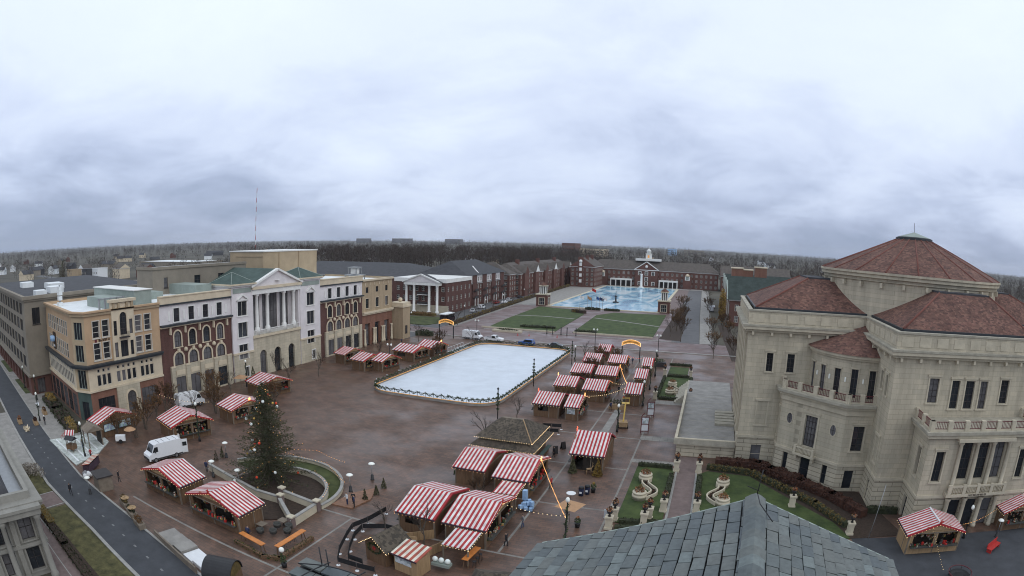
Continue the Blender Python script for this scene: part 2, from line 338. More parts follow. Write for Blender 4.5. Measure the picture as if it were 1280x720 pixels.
        for o in ops:
            a, b, c, d = o[:4]; arched = len(o) > 4 and o[4]
            zt = d-(b-a)/2 if arched else d
            s.poly([f.P(a, 0, c), f.P(a, 0, zt), f.P(a, -depth, zt), f.P(a, -depth, c)], r)
            s.poly([f.P(b, 0, c), f.P(b, -depth, c), f.P(b, -depth, zt), f.P(b, 0, zt)], r)
            s.poly([f.P(a, 0, c), f.P(a, -depth, c), f.P(b, -depth, c), f.P(b, 0, c)], r)
            if not arched: s.poly([f.P(a, 0, d), f.P(b, 0, d), f.P(b, -depth, d), f.P(a, -depth, d)], r)
            else:
                w = (b-a)/2; mu = (a+b)/2; K = 12
                pt = [(mu-w*cos(pi*i/K), zt+w*sin(pi*i/K)) for i in range(K+1)]
                for i in range(K):
                    (x0, y0), (x1, y1) = pt[i], pt[i+1]
                    s.poly([f.P(x0, 0, y0), f.P(x1, 0, y1), f.P(x1, 0, d), f.P(x0, 0, d)], m)
                    s.poly([f.P(x0, 0, y0), f.P(x0, -depth, y0), f.P(x1, -depth, y1), f.P(x1, 0, y1)], r)
    def course(s, pts, d0, d1, z0, z1, m, closed=False):
        """a moulding along a line of wall tops, mitred at the corners; d0..d1 out of the wall (right of the line)"""
        n = len(pts); pts = [Vector(p[:2]) for p in pts]; a, b = [], []
        for i in range(n):
            p = pts[i]; e0 = (p-pts[i-1]) if (i or closed) else (pts[1]-p); e1 = (pts[(i+1) % n]-p) if (i < n-1 or closed) else (p-pts[i-1])
            e0.normalize(); e1.normalize(); n0 = Vector((e0.y, -e0.x)); n1 = Vector((e1.y, -e1.x)); mt = (n0+n1)/max(.2, 1+n0.dot(n1))
            a.append(p+mt*d0); b.append(p+mt*d1)
        for i in range(n if closed else n-1):
            j = (i+1) % n; q = [a[i], b[i], b[j], a[j]]
            s.poly([(*b[i], z0), (*b[j], z0), (*b[j], z1), (*b[i], z1)], m); s.poly([(*a[j], z0), (*a[i], z0), (*a[i], z1), (*a[j], z1)], m)
            s.poly([(*a[i], z1), (*b[i], z1), (*b[j], z1), (*a[j], z1)], m); s.poly([(*a[j], z0), (*b[j], z0), (*b[i], z0), (*a[i], z0)], m)
        if not closed:
            for i, fl in ((0, 0), (n-1, 1)):
                q = [(*a[i], z0), (*b[i], z0), (*b[i], z1), (*a[i], z1)]; s.poly(q[::-1] if fl == 0 else q, m)
    def mesh(s, name, off=(0, 0, 0)):
        me = bpy.data.meshes.new(name)
        me.from_pydata([(v[0]-off[0], v[1]-off[1], v[2]-off[2]) for v in s.v], [], s.f)
        for n in s.mats: me.materials.append(M[n])
        me.polygons.foreach_set('material_index', s.m); me.polygons.foreach_set('use_smooth', s.sm)
        me.update(); return me
    def islands(s):
        par = list(range(len(s.v)))
        def root(i):
            while par[i] != i: par[i] = par[par[i]]; i = par[i]
            return i
        for f in s.f:
            for j in f[1:]: par[root(j)] = root(f[0])
        out = {}
        for i, f in enumerate(s.f): out.setdefault(root(f[0]), []).append(i)
        res = []
        for fs in out.values():
            k = MB(); mp = {}
            for i in fs:
                q = []
                for j in s.f[i]:
                    if j not in mp: mp[j] = len(k.v); k.v.append(s.v[j])
                    q.append(mp[j])
                k.f.append(tuple(q)); k.m.append(k.mi(s.mats[s.m[i]])); k.sm.append(s.sm[i])
            res.append(k)
        return res
    def build(s, name, parent=None, local=False, whole=False, **tags):
        if name in SPLIT and not whole:
            r = [k.build(SPLIT[name], parent, local, whole=True, **tags) for k in s.islands()]; return r[0]
        if name in MASS: tags['kind'] = 'stuff'
        off = (0, 0, 0) if (parent is None or local) else WLOC.get(parent.name, (0, 0, 0))
        o = bpy.data.objects.new(name, s.mesh(name, off)); COL.objects.link(o)
        if parent is not None: o.parent = parent; WLOC[o.name] = off
        if tags: tag(o, **tags)
        return o

WLOC = {}
SPLIT = dict(roof_rib='roof_rib', ridge_tiles='ridge', post='post', roof_plant='roof_unit', pilaster='pilaster', wooden_table='wooden_table', wheel='wheel', eyes='eye', bauble_row='bauble', gazebo_frame='post', wicker_seats='wicker_seat', boxes='box', sack_pile='sack', bag_pile='bag', cable_loops='cable')
MASS = {'fairy_lights', 'wares', 'bulb_row', 'bulb_edge', 'rail_posts'}
def tag(o, label=None, cat=None, group=None, kind=None):
    if label: o['label'] = label
    if cat: o['category'] = cat
    if group: o['group'] = group
    if kind: o['kind'] = kind
    return o
def thing(name, label, cat, loc=(0, 0, 0), rz=0, group=None):
    o = bpy.data.objects.new(name, None); COL.objects.link(o); o.empty_display_size = .3
    o.location = loc; o.rotation_euler = (0, 0, rz); WLOC[o.name] = tuple(loc)
    return tag(o, label, cat, group)
def struct(name, mb): return mb.build(name, kind='structure')
def dup(root, loc=None, rz=None, label=None, group=None, scale=None):
    c = root.copy(); COL.objects.link(c)
    if loc is not None: c.location = loc
    if rz is not None: c.rotation_euler = (0, 0, rz)
    if label: c['label'] = label
    if group: c['group'] = group
    if scale: c.scale = (scale,)*3 if not isinstance(scale, tuple) else scale
    for ch in list(root.children):
        d = ch.copy(); COL.objects.link(d); d.parent = c
        for g in ch.children:
            e = g.copy(); COL.objects.link(e); e.parent = d
    return c
def place(o, x, y, rz=0, z=0, s=None):
    o.location = (x, y, z); o.rotation_euler = (0, 0, rz)
    if s: o.scale = (s, s, s)
    return o

# ------------------------------------------------------------------ windows
WCACHE = {}
def window(root, f, u, z, w, h, nx=2, nz=2, fm='frame', pm='glass', depth=.25, sur=0., sill=True, arched=False, head=0., name='window', oval=False, bar=.07, surm=None, label=None):
    """a window set in an opening: frame mesh (bars, surround, hood), children pane and sill; u is its middle, z its foot"""
    if pm == 'glass' and R.random() < .22: pm = 'glasslight'
    key = (round(w, 2), round(h, 2), nx, nz, fm, pm, depth, sur, sill, arched, head, oval, bar, surm)
    if key not in WCACHE:
        fr, pn, sl = MB(), MB(), MB(); y = depth-.06; sm = surm or fm
        zt = h-w/2 if arched else h
        if not oval:
            for i in range(nx+1):
                x = -w/2+w*i/nx; x = min(max(x, -w/2+bar/2), w/2-bar/2); fr.box(x-bar/2, x+bar/2, y-.05, y+.03, 0, zt, fm)
            for i in range(nz+1):
                q = zt*i/nz; q = min(max(q, bar/2), zt-bar/2); fr.box(-w/2+bar+.001, w/2-bar-.001, y-.045, y+.025, q-bar/2, q+bar/2, fm)
        if arched:
            K = 12
            for i in range(K):
                a0, a1 = pi*i/K, pi*(i+1)/K
                for (ra, rb, ya, yb) in (((w/2-bar, w/2, y-.05, y+.03),)+(((w/2, w/2+sur, -.1, .0),) if sur else ())):
                    c = lambda r, a, yy: (-r*cos(a), yy, zt+r*sin(a))
                    fr.hexa([c(ra, a0, yb), c(ra, a0, ya), c(rb, a0, ya), c(rb, a0, yb), c(ra, a1, yb), c(ra, a1, ya), c(rb, a1, ya), c(rb, a1, yb)], sm if ya < 0 else fm)
            if nx > 1: fr.box(-bar/2, bar/2, y-.05, y+.03, zt, h-bar, fm)
        if oval:
            K = 20
            for i in range(K):
                a0, a1 = 2*pi*i/K, 2*pi*(i+1)/K
                c = lambda k, a, yy: (k*w/2*cos(a), yy, h/2+k*h/2*sin(a))
                fr.hexa([c(1, a0, .02), c(1, a0, -.08), c(1.25, a0, -.08), c(1.25, a0, .02), c(1, a1, .02), c(1, a1, -.08), c(1.25, a1, -.08), c(1.25, a1, .02)], fm)
            pn.poly([(w/2*cos(2*pi*i/K), -.02, h/2+h/2*sin(2*pi*i/K)) for i in range(K)], pm)
            fr.box(-.03, .03, -.045, -.025, 0, h, 'framedark'); fr.box(-w/2, w/2, -.045, -.025, h/2-.03, h/2+.03, 'framedark')
        else: pn.poly([(-w/2, y, 0), (w/2, y, 0), (w/2, y, h), (-w/2, y, h)], pm)
        if sur and not oval:
            for x in (-w/2-sur, w/2): fr.box(x, x+sur, -.1, .0, 0, zt, sm)
            if not arched: fr.box(-w/2-sur, w/2+sur, -.1, .0, h+.002, h+sur, sm)
        if head: fr.box(-w/2-sur-.12, w/2+sur+.12, -.22, .0, h+sur+.004, h+sur+head, sm)
        if sill: sl.box(-w/2-sur-.08, w/2+sur+.08, -.16, .05, -.16, -.003, sm)
        WCACHE[key] = (fr.mesh(name), pn.mesh('pane'), sl.mesh('sill') if sill else None)
    a, b, c = WCACHE[key]
    o = bpy.data.objects.new(name, a); COL.objects.link(o); o.parent = root
    p = f.P(u, 0, z); q = WLOC[root.name]
    o.location = (p[0]-q[0], p[1]-q[1], p[2]-q[2]); o.rotation_euler = (0, 0, f.ang)
    if label: o['label'] = label
    for nm, me in (('pane', b), ('sill', c)):
        if me:
            k = bpy.data.objects.new(nm, me); COL.objects.link(k); k.parent = o
    return o
def facade(root, mb, f, u0, u1, z0, z1, wins, m, depth=.25, rev=None):
    """wins: (u, z, w, h, options)"""
    mb.wall(f, u0, u1, z0, z1, [(u-w/2, u+w/2, z, z+h, o.get('arched', False)) for u, z, w, h, o in wins if not o.get('oval')], m, depth, rev)
    for u, z, w, h, o in wins: window(root, f, u, z, w, h, depth=depth, **o)

# ------------------------------------------------------------------ camera (a wide fisheye security camera), light, sky
cam = bpy.data.cameras.new('camera'); co = bpy.data.objects.new('camera', cam); COL.objects.link(co); SC.camera = co
MM = ((.94504352, -.05768815, .3218149, 0), (.32602683, .09258185, -.94081619, 0), (.02447973, .99403253, .10630176, 30.), (0, 0, 0, 1))
co.matrix_world = Matrix(MM)
cam.type = 'PANO'; cam.sensor_width = 36; cam.sensor_fit = 'HORIZONTAL'; cam.clip_start = .05; cam.clip_end = 60000
cc = cam.cycles if hasattr(cam, 'cycles') and hasattr(cam.cycles, 'panorama_type') else cam
cc.panorama_type = 'FISHEYE_LENS_POLYNOMIAL'; cc.fisheye_fov = pi
cc.fisheye_polynomial_k0 = 0; cc.fisheye_polynomial_k2 = 0; cc.fisheye_polynomial_k4 = 0
cc.fisheye_polynomial_k1 = -1/1.16201967/18; cc.fisheye_polynomial_k3 = -.07596836/1.16201967/18**3
cam.shift_x = -4.797/1280; cam.shift_y = 20.629/720

SUN_EL, SUN_AZ = rad(38), rad(115)      # behind thick cloud, a little right of and behind the camera
sl = bpy.data.lights.new('sun', 'SUN'); sl.energy = .7; sl.angle = rad(40); sl.color = (1, .97, .92)
so = bpy.data.objects.new('sun', sl); COL.objects.link(so)
sd = Vector((sin(SUN_AZ)*cos(SUN_EL), cos(SUN_AZ)*cos(SUN_EL), sin(SUN_EL))); so.rotation_euler = (-sd).to_track_quat('-Z', 'Y').to_euler(); so.location = (0, 0, 200)
W = bpy.data.worlds.new('World'); SC.world = W; W.use_nodes = True
nt = W.node_tree; N = nt.nodes; L = nt.links; bg = N['Background']
sky = N.new('ShaderNodeTexSky'); sky.sky_type = 'NISHITA'; sky.sun_disc = False; sky.sun_elevation = SUN_EL; sky.sun_rotation = SUN_AZ
tc = N.new('ShaderNodeTexCoord'); sep = N.new('ShaderNodeSeparateXYZ'); L.new(tc.outputs['Generated'], sep.inputs[0])
# cloud layer: the view direction meets a flat cloud deck overhead
zz = N.new('ShaderNodeMath'); zz.operation = 'MAXIMUM'; zz.inputs[1].default_value = .0; L.new(sep.outputs[2], zz.inputs[0])
za = N.new('ShaderNodeMath'); za.operation = 'ADD'; za.inputs[1].default_value = .28; L.new(zz.outputs[0], za.inputs[0])
dx = N.new('ShaderNodeMath'); dx.operation = 'DIVIDE'; L.new(sep.outputs[0], dx.inputs[0]); L.new(za.outputs[0], dx.inputs[1])
dy = N.new('ShaderNodeMath'); dy.operation = 'DIVIDE'; L.new(sep.outputs[1], dy.inputs[0]); L.new(za.outputs[0], dy.inputs[1])
cb = N.new('ShaderNodeCombineXYZ'); L.new(dx.outputs[0], cb.inputs[0]); L.new(dy.outputs[0], cb.inputs[1])
def wnoise(scale, detail, rough=.6, dist=0., off=0.):
    n = N.new('ShaderNodeTexNoise'); n.inputs['Scale'].default_value = scale; n.inputs['Detail'].default_value = detail
    n.inputs['Roughness'].default_value = rough; n.inputs['Distortion'].default_value = dist
    a = N.new('ShaderNodeVectorMath'); a.operation = 'ADD'; a.inputs[1].default_value = (off, off*.7, 0); L.new(cb.outputs[0], a.inputs[0]); L.new(a.outputs[0], n.inputs['Vector']); return n
n1 = wnoise(1.5, 9, .6, .35, 3.1); n2 = wnoise(.5, 4, .5, .3, 8.4)
ad = N.new('ShaderNodeMath'); ad.operation = 'MULTIPLY_ADD'; ad.inputs[1].default_value = .55; L.new(n2.outputs['Fac'], ad.inputs[0])
m1 = N.new('ShaderNodeMath'); m1.operation = 'MULTIPLY'; m1.inputs[1].default_value = .45; L.new(n1.outputs['Fac'], m1.inputs[0]); L.new(m1.outputs[0], ad.inputs[2])
ac = N.new('ShaderNodeMath'); ac.operation = 'MULTIPLY_ADD'; ac.inputs[1].default_value = 1.55; ac.inputs[2].default_value = -.28; L.new(ad.outputs[0], ac.inputs[0]); ad = ac
# overcast brightens from the horizon up
el = N.new('ShaderNodeMapRange'); el.inputs['From Min'].default_value = 0; el.inputs['From Max'].default_value = .42; el.inputs['To Min'].default_value = -.30; el.inputs['To Max'].default_value = .26
L.new(zz.outputs[0], el.inputs['Value'])
sm = N.new('ShaderNodeMath'); sm.operation = 'ADD'; L.new(ad.outputs[0], sm.inputs[0]); L.new(el.outputs[0], sm.inputs[1])
cr = N.new('ShaderNodeValToRGB'); e = cr.color_ramp.elements
e[0].position = .10; e[0].color = (.285, .35, .50, 1); e[1].position = .95; e[1].color = (.83, .92, 1.0, 1)
for p_, c_ in ((.2, (.37, .435, .60)), (.31, (.49, .565, .745)), (.42, (.615, .695, .875)), (.62, (.755, .84, .975))): x = e.new(p_); x.color = (*c_, 1)
L.new(sm.outputs[0], cr.inputs['Fac'])
sk = N.new('ShaderNodeVectorMath'); sk.operation = 'SCALE'; sk.inputs['Scale'].default_value = 1.0; L.new(sky.outputs[0], sk.inputs[0])
mx = N.new('ShaderNodeMix'); mx.data_type = 'RGBA'; mx.inputs[0].default_value = .93; L.new(sk.outputs[0], mx.inputs[6]); ck = N.new('ShaderNodeVectorMath'); ck.operation = 'SCALE'; ck.inputs['Scale'].default_value = 11.5; L.new(cr.outputs['Color'], ck.inputs[0]); L.new(ck.outputs[0], mx.inputs[7])
L.new(mx.outputs[2], bg.inputs['Color']); bg.inputs['Strength'].default_value = .1
vs = SC.view_settings; SC.display_settings.display_device = 'sRGB'; vs.view_transform = 'Standard'; vs.look = 'None'; vs.exposure = 0; vs.gamma = 1; vs.use_curve_mapping = False
SC.cycles.filter_width = 1.05; SC.cycles.max_bounces = 5; SC.cycles.diffuse_bounces = 3; SC.cycles.glossy_bounces = 2; SC.cycles.use_denoising = True
# ------------------------------------------------------------------ the setting
def sheet(name, poly, z, m, thick=0.):
    b = MB()
    if thick: b.prism(poly, z-thick, z, m)
    else: b.poly([(x, y, z) for x, y in poly], m)
    return struct(name, b)
def strip(line, w0, w1):
    """polygon along a line, offset w0..w1 to its left"""
    a, b = [], []
    for i, p in enumerate(line):
        q0, q1 = line[max(0, i-1)], line[min(len(line)-1, i+1)]; l = math.dist(q0, q1); n = (-(q1[1]-q0[1])/l, (q1[0]-q0[0])/l)
        a.append((p[0]+n[0]*w0, p[1]+n[1]*w0)); b.append((p[0]+n[0]*w1, p[1]+n[1]*w1))
    return a, b
def ribbon(name, line, w0, w1, z, m, thick=0., mb=None):
    a, b = strip(line, w0, w1); k = mb or MB()
    for i in range(len(line)-1):
        q = [a[i], a[i+1], b[i+1], b[i]]
        if thick: k.prism(q, z-thick, z, m)
        else: k.poly([(x, y, z) for x, y in q], m)
    return None if mb else struct(name, k)
RC = 60
b = MB(); G = 9000.
b.poly([(-G, -G, 0), (G, -G, 0), (G, G, 0), (-G, G, 0)], 'terrain'); struct('ground', b)
sheet('plaza_pavement', [(-91.9, 24), (60, 24), (60, 168), (-91.9, 168)], .004, 'paver')
sheet('street', [(-140, 168), (60, 168), (60, 186), (-140, 186)], .006, 'paver_red')
b = MB()
for y in (171.5, 175.2): b.box(-110, 30, y, y+.18, .006, .012, 'lane')
b.box(-110, 20, 167.2, 168, .004, .14, 'kerb'); b.box(-75, -10, 186, 186.6, .004, .14, 'kerb')
struct('street_markings', b)
# pale bands across the plaza
b = MB()
for y in (34.3, 47.8, 61.2, 74.8, 88.4, 101.9): b.box(-60 if y < 60 else -31, -9, y-.14, y+.14, .004, .0105, 'paver_light')
for x in (-34.7, -17.6, -9.05): b.box(x-.13, x+.13, 30 if x < -20 else 48, 48 if x < -20 else 160, .004, .0085, 'paver_light')
b.box(-15.9, -14.7, 80, 158, .004, .0105, 'concrete')  # pale strip painting the wet sheen down the aisle, not a laid band
b.box(-9.2, -2.6, 88.2, 90.4, .004, .0105, 'paver_light'); b.box(-9.2, -2.6, 78.0, 79.4, .004, .0105, 'paver_light'); b.box(-9.2, -2.4, 110.6, 113.4, .004, .0105, 'paver_light')
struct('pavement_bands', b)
# the road on the left, its kerbs, verge and walk
road_w = [(-230, 52), (-166, 44), (-129.7, 37.2), (-95.5, 30.6), (-72.3, 26.4), (-56.1, 25.0), (-44.3, 23.4), (-20, 19), (20, 13)]
wid = 5.4
ribbon('road', road_w, 0, wid, .03, 'asphalt', .03)
b = MB(); ribbon('', road_w, -.42, 0, .14, 'kerb', .14, mb=b); ribbon('', road_w, wid, wid+.3, .10, 'kerb', .10, mb=b); struct('road_kerb', b)
b = MB()
for i in range(3, len(road_w)-2):
    p, q = road_w[i], road_w[i+1]; l = math.dist(p, q); k = int(l/2.6)
    for j in range(k):
        for e in (0, .22, .44):
            t0, t1 = (j+.1)/k+e*.1/ l*8, (j+.1)/k+e*.1/l*8+.15/l
            a = (p[0]+(q[0]-p[0])*t0, p[1]+(q[1]-p[1])*t0); c = (p[0]+(q[0]-p[0])*t1, p[1]+(q[1]-p[1])*t1)
            ribbon('', [a, c], 2.5, 2.72, .034, 'lane', mb=b)
struct('road_markings', b)
verge = [p for p in road_w if p[0] > -75]
ribbon('grass_verge', [(-64.6, 25.75)]+[p for p in road_w if -60 < p[0]], -3.9, -.42, .02, 'grass_dry')
ribbon('grass_verge', [(-78, 27.4), (-69.6, 26.15)], -4.6, -.42, .02, 'grass_dry')
ribbon('mulch_bed', [(-66, 25.9)]+[p for p in road_w if -60 < p[0]], -5.3, -3.9, .05, 'mulch', .05)
ribbon('brick_walk', [(-70.5, 26.2)]+[p for p in road_w if -60 < p[0]], -8.2, -5.3, .03, 'walk', .03)
ribbon('brick_walk', [(-69.4, 26.1), (-65.2, 25.75)], -5.3, -.42, .045, 'walk', .045)
b = MB(); ln = [(-70.5, 26.2)]+[p for p in road_w if -60 < p[0]]
ribbon('', ln, -5.32, -5.16, .07, 'kerb', .07, mb=b); ribbon('', ln, -5.3-1.5, -5.3-1.38, .034, 'kerb', mb=b)
for x in (-69.5, -65.1): ribbon('', [(x, 26.1), (x+.18, 26.08)], -5.3, -.42, .06, 'kerb', .06, mb=b)
struct('walk_edging', b)
ribbon('forecourt_paving', [(-112, 33.8), (-95.5, 30.6), (-78, 27.4)], -9, -.42, .03, 'concrete', .03)
ribbon('sidewalk', [(-230, 52), (-166, 44), (-129.7, 37.2), (-95.5, 30.6), (-84, 28.5)], wid+.3, wid+7.6, .05, 'concrete', .05)
b = MB()
for i, (x0, x1) in enumerate(((-116, -99), (-140, -124), (-168, -150))):
    ribbon('', [(x0, 37.2+(-129.7-x0)*-.2+ (0 if x0 > -129 else 0)), (x1, 37.2+(-129.7-x1)*-.2)], wid+3.2, wid+6.8, .06, 'mulch', .012, mb=b) if i == 0 else ribbon('', [(x0, 37.2-(x0+129.7)*.17), (x1, 37.2-(x1+129.7)*.17)], wid+1.6, wid+4, .06, 'grass', .012, mb=b)
struct('planting_bed', b)
# lawns of the far green, paths, pool
sheet('lawn', [(-75, 190), (-51.2, 191.5), (-52.8, 243), (-57, 258), (-78.4, 263), (-77, 215)], .12, 'grass_r', .12)
sheet('lawn', [(-45.4, 192), (-18.2, 194.5), (-18.9, 259), (-42, 256), (-47.4, 243)], .12, 'grass_r', .12)
sheet('brick_walk', [(-51.1, 186), (-45.5, 186), (-47.5, 262), (-52.9, 262)], .02, 'paver_red')
sheet('plaza_pavement', [(-92, 186.6), (-10, 186.6), (-14, 267), (-92, 267)], .009, 'paver_red')
b = MB()
for p in ([(-77.5, 226), (-66, 228), (-53.2, 226)], [(-46.6, 233), (-35, 228), (-18.6, 219)]): ribbon('', p, 0, 1.3, .128, 'concrete', mb=b)
b.box(-77, -51, 189.1, 189.6, .0, .45, 'limetrim'); b.box(-45, -18.2, 191.1, 191.6, 0, .45, 'limetrim')
struct('lawn_path', b)
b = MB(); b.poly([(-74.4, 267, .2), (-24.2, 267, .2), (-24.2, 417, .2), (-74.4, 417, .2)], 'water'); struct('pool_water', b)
b = MB()
for x0, x1, y0, y1 in ((-76, -74.4, 265, 419), (-24.2, -22.6, 265, 419), (-74.4, -24.2, 265.4, 267), (-74.4, -24.2, 417, 418.6)): b.box(x0, x1, y0, y1, 0, .35, 'limetrim')
struct('pool_edge', b)
sheet('pool_terrace', [(-92, 267), (-76, 267), (-76, 419), (-100, 440)], .011, 'concrete')
sheet('pool_terrace', [(-22.6, 267), (-14, 267), (-14, 430), (-22.6, 419)], .011, 'walk')
sheet('pool_terrace', [(-98, 418.6), (-5, 418.6), (-5, 432), (-98, 432)], .013, 'concrete')
# roads beside the green
ribbon('road', [(-89.5, 180), (-92.5, 240), (-95.5, 300), (-100, 445)], 0, 11, .016, 'asphalt_pale')
ribbon('sidewalk', [(-89.5, 186), (-92.5, 240), (-95.5, 300), (-100, 440)], -3.4, -.8, .02, 'concrete')
ribbon('road', [(-2.5, 186), (-4, 260), (-6, 420)], 0, 9, .016, 'asphalt_pale')
ribbon('sidewalk', [(-2.5, 186), (-4, 260), (-6, 420)], -5, -.2, .1, 'concrete', .1)
sheet('road', [(-140, 155), (-88, 155), (-88, 168), (-140, 168)], .018, 'asphalt_pale')
sheet('planting_strip', [(-16, 191), (-8.6, 189), (-11, 300), (-15, 300)], .03, 'mulch', .03)
sheet('planting_strip', [(7.5, 160), (12, 160), (8, 236), (4, 236)], .03, 'mulch', .03)
# ice rink
def rrect(x0, x1, y0, y1, r, n=8):
    p = []
    for cx, cy, a0 in ((x1-r, y1-r, 0), (x0+r, y1-r, pi/2), (x0+r, y0+r, pi), (x1-r, y0+r, 1.5*pi)):
        for i in range(n+1): a = a0+pi/2*i/n; p.append((cx+r*cos(a), cy+r*sin(a)))
    return p
ICE = rrect(-64, -37, 96.5, 157.5, 5)
b = MB(); b.prism(ICE, 0, .3, 'ice'); struct('rink_ice', b)
# gardens and the lawn beside the concert hall
def garden(name, x0, x1, y0, y1, z=.1, m='grass_r'):
    sheet('lawn', [(x0, y0), (x1, y0), (x1, y1), (x0, y1)], z, m, z)
garden('', -7.9, -2.7, 58.4, 76.3); garden('', -8.9, -3.2, 114.8, 134.6); garden('', -8.8, -4, 138.5, 147)
sheet('lawn', [(.6, 57.5), (19.6, 57.5), (18.2, 61.6), (12, 70), (8, 75.6), (2, 76.6), (.6, 75)], .1, 'grass_r', .1)
sheet('brick_walk', [(-2.2, 56), (.35, 56), (.35, 82), (-2.2, 82)], .014, 'walk')
b = MB(); b.box(-2.5, -2.2, 56, 76.4, 0, .09, 'kerb'); b.box(.35, .6, 56, 76.4, 0, .09, 'kerb'); struct('walk_edging', b)
sheet('mulch_bed', [(2, 76.6), (8, 75.6), (12, 70), (18.2, 61.6), (19.6, 57.5), (27, 58), (23.6, 71), (11.4, 81), (5.8, 81), (3, 78.5)], .05, 'mulch', .05)
sheet('asphalt_court', [(19.8, 30), (60, 30), (60, 57), (27, 57.6), (19.8, 57.6)], .02, 'asphalt', .02)
# far streets and car parks on the left
sheet('car_park', [(-420, 110), (-220, 150), (-240, 200), (-430, 165)], .02, 'asphalt_pale')
sheet('road', [(-700, 262), (-180, 196), (-180, 204), (-700, 274)], .025, 'asphalt_pale')

# ------------------------------------------------------------------ the concert hall on the right
CX, CY = 35.7, 92.9
hall = thing('concert_hall', 'large pale limestone concert hall with red tiled roofs and a round central drum', 'concert hall', (CX, CY, 0))
w = MB()
PLAIN = dict(nx=2, nz=4, fm='framedark', sur=.22, surm='limetrim', head=.22, bar=.06)
DOORS = dict(nx=1, nz=2, fm='framedark', sur=.0, sill=False, bar=.05)
def blind(f, u, z, ww, h):
    for a in (u-ww/2-.2, u+ww/2): w.fbox(f, a, a+.2, 0, .09, z, z+h, 'limetrim')
    w.fbox(f, u-ww/2-.35, u+ww/2+.35, 0, .2, z+h, z+h+.28, 'limetrim'); w.fbox(f, u-ww/2-.35, u+ww/2+.35, 0, .14, z-.2, z, 'limetrim')
def block(f, ln, up, low, par=True):
    """one storeyed wall of the hall: rusticated foot, ledge, ashlar wall"""
    facade(hall, w, f, 0, ln, 0, 4.0, low, 'limerust', .35, 'limetrim')
    w.fbox(f, -.1, ln+.1, 0, .18, 4.0, 4.35, 'limetrim')
    facade(hall, w, f, 0, ln, 4.35, 19.2, up, 'limestone', .35, 'limetrim')
def crown(pts, z, closed=False, k0=0):
    """cornice and parapet along wall tops"""
    n = len(pts)
    cl = pts[0] == pts[-1]; pp = pts[:-1] if cl else pts
    w.course(pp, -.2, .42, z, z+.35, 'limetrim', cl); w.course(pp, -.2, .85, z+.352, z+.75, 'limetrim', cl); w.course(pp, -.2, .95, z+.752, z+1.0, 'limeweather', cl)
    w.course(pp, -.35, .1, z+1.002, z+2.75, 'limestone', cl); w.course(pp, -.45, .2, z+2.752, z+2.98, 'limeweather', cl)
    for i in range(n-1):
        f = between(pts[i], pts[i+1]); l = f.len
        k = int(l/2.4)
        for j in range(k):
            u = (j+.5)*l/k; w.fbox(f, u-.85, u+.85, .1, .16, z+1.3, z+2.4, 'limetrim')
        k = max(2, int(l/2.9))
        for j in range(k+1):
            u = .6+j*(l-1.2)/k; w.fbox(f, u-.17, u+.17, .002, .62, z-.42, z-.003, 'limetrim')
# north arm
fW = between((5.9, 81.1), (23.8, 81.1)); fN = between((5.9, 104.7), (5.9, 81.1))
block(fW, 17.9, [(3.45, 13.7, .95, 2.6, dict(PLAIN, nx=2, nz=3)), (6.6, 13.7, 1.1, 2.6, dict(PLAIN))], [(3.0, .0, 1.6, 2.9, dict(DOORS, fm='limetrim', pm='glasslight'))])
blind(fW, 3.1, 6.0, 1.5, 3.5)
up = [(u, 5.2, 1.7, 11.5, dict(nx=2, nz=6, fm='framedark', sur=.18, surm='limetrim', bar=.08)) for u in (4, 7.9, 11.8, 15.7, 19.6)]
block(fN, 23.6, up, [(u, .3, 1.7, 3.2, dict(DOORS)) for u in (7.9, 11.8, 15.7)])
for u in (2.05, 5.95, 9.85, 13.75, 17.65, 21.5):
    w.fbox(fN, u-.5, u+.5, .002, .34, 4.36, 19.1, 'limetrim')
# west arm
gN = between((23.8, 81.1), (23.8, 65.5)); gW = between((23.8, 65.5), (47.6, 65.5))
block(gN, 15.6, [(13.2, 14.1, .9, 2.5, dict(PLAIN, nx=1)), (10.9, 14.4, .9, 2.3, dict(PLAIN, nx=1))], [(12.9, .2, 1.5, 2.8, dict(DOORS, pm='limestone'))])
blind(gN, 13.2, 5.6, 1.5, 3.4)
block(gW, 23.8, [(6.1, 13.9, 1.5, 3.0, dict(PLAIN)), (9.6, 13.2, 1.3, 3.5, dict(PLAIN)), (12., 13.2, 1.5, 3.5, dict(PLAIN)), (14.4, 13.2, 1.3, 3.5, dict(PLAIN)), (18.2, 13.9, 1.5, 3.0, dict(PLAIN))], [])
# back walls and far arms
for a, c in (((47.6, 65.5), (47.6, 81.1)), ((47.6, 81.1), (65.5, 81.1)), ((65.5, 81.1), (65.5, 104.7)), ((65.5, 104.7), (47.6, 104.7)), ((47.6, 104.7), (47.6, 120.3)), ((47.6, 120.3), (23.8, 120.3)), ((23.8, 120.3), (23.8, 104.7)), ((23.8, 104.7), (5.9, 104.7))):
    f = between(a, c); n = int(f.len/4)
    block(f, f.len, [(f.len*(i+.5)/n, z, 1.4, 3.2, dict(PLAIN)) for i in range(n) for z in (6, 13.4)], [])
crown([(23.8, 104.7), (5.9, 104.7), (5.9, 81.1), (23.8, 81.1), (23.8, 65.5), (47.6, 65.5), (47.6, 81.1), (65.5, 81.1), (65.5, 104.7), (47.6, 104.7), (47.6, 120.3), (23.8, 120.3), (23.8, 104.7)], 19.2)
w.poly([(x, y, 20.9) for x, y in [(5.9, 81.1), (65.5, 81.1), (65.5, 104.7), (5.9, 104.7)]], 'roofgrey'); w.poly([(x, y, 20.91) for x, y in [(23.8, 65.5), (47.6, 65.5), (47.6, 81.1), (23.8, 81.1)]], 'roofgrey'); w.poly([(x, y, 20.91) for x, y in [(23.8, 104.7), (47.6, 104.7), (47.6, 120.3), (23.8, 120.3)]], 'roofgrey')
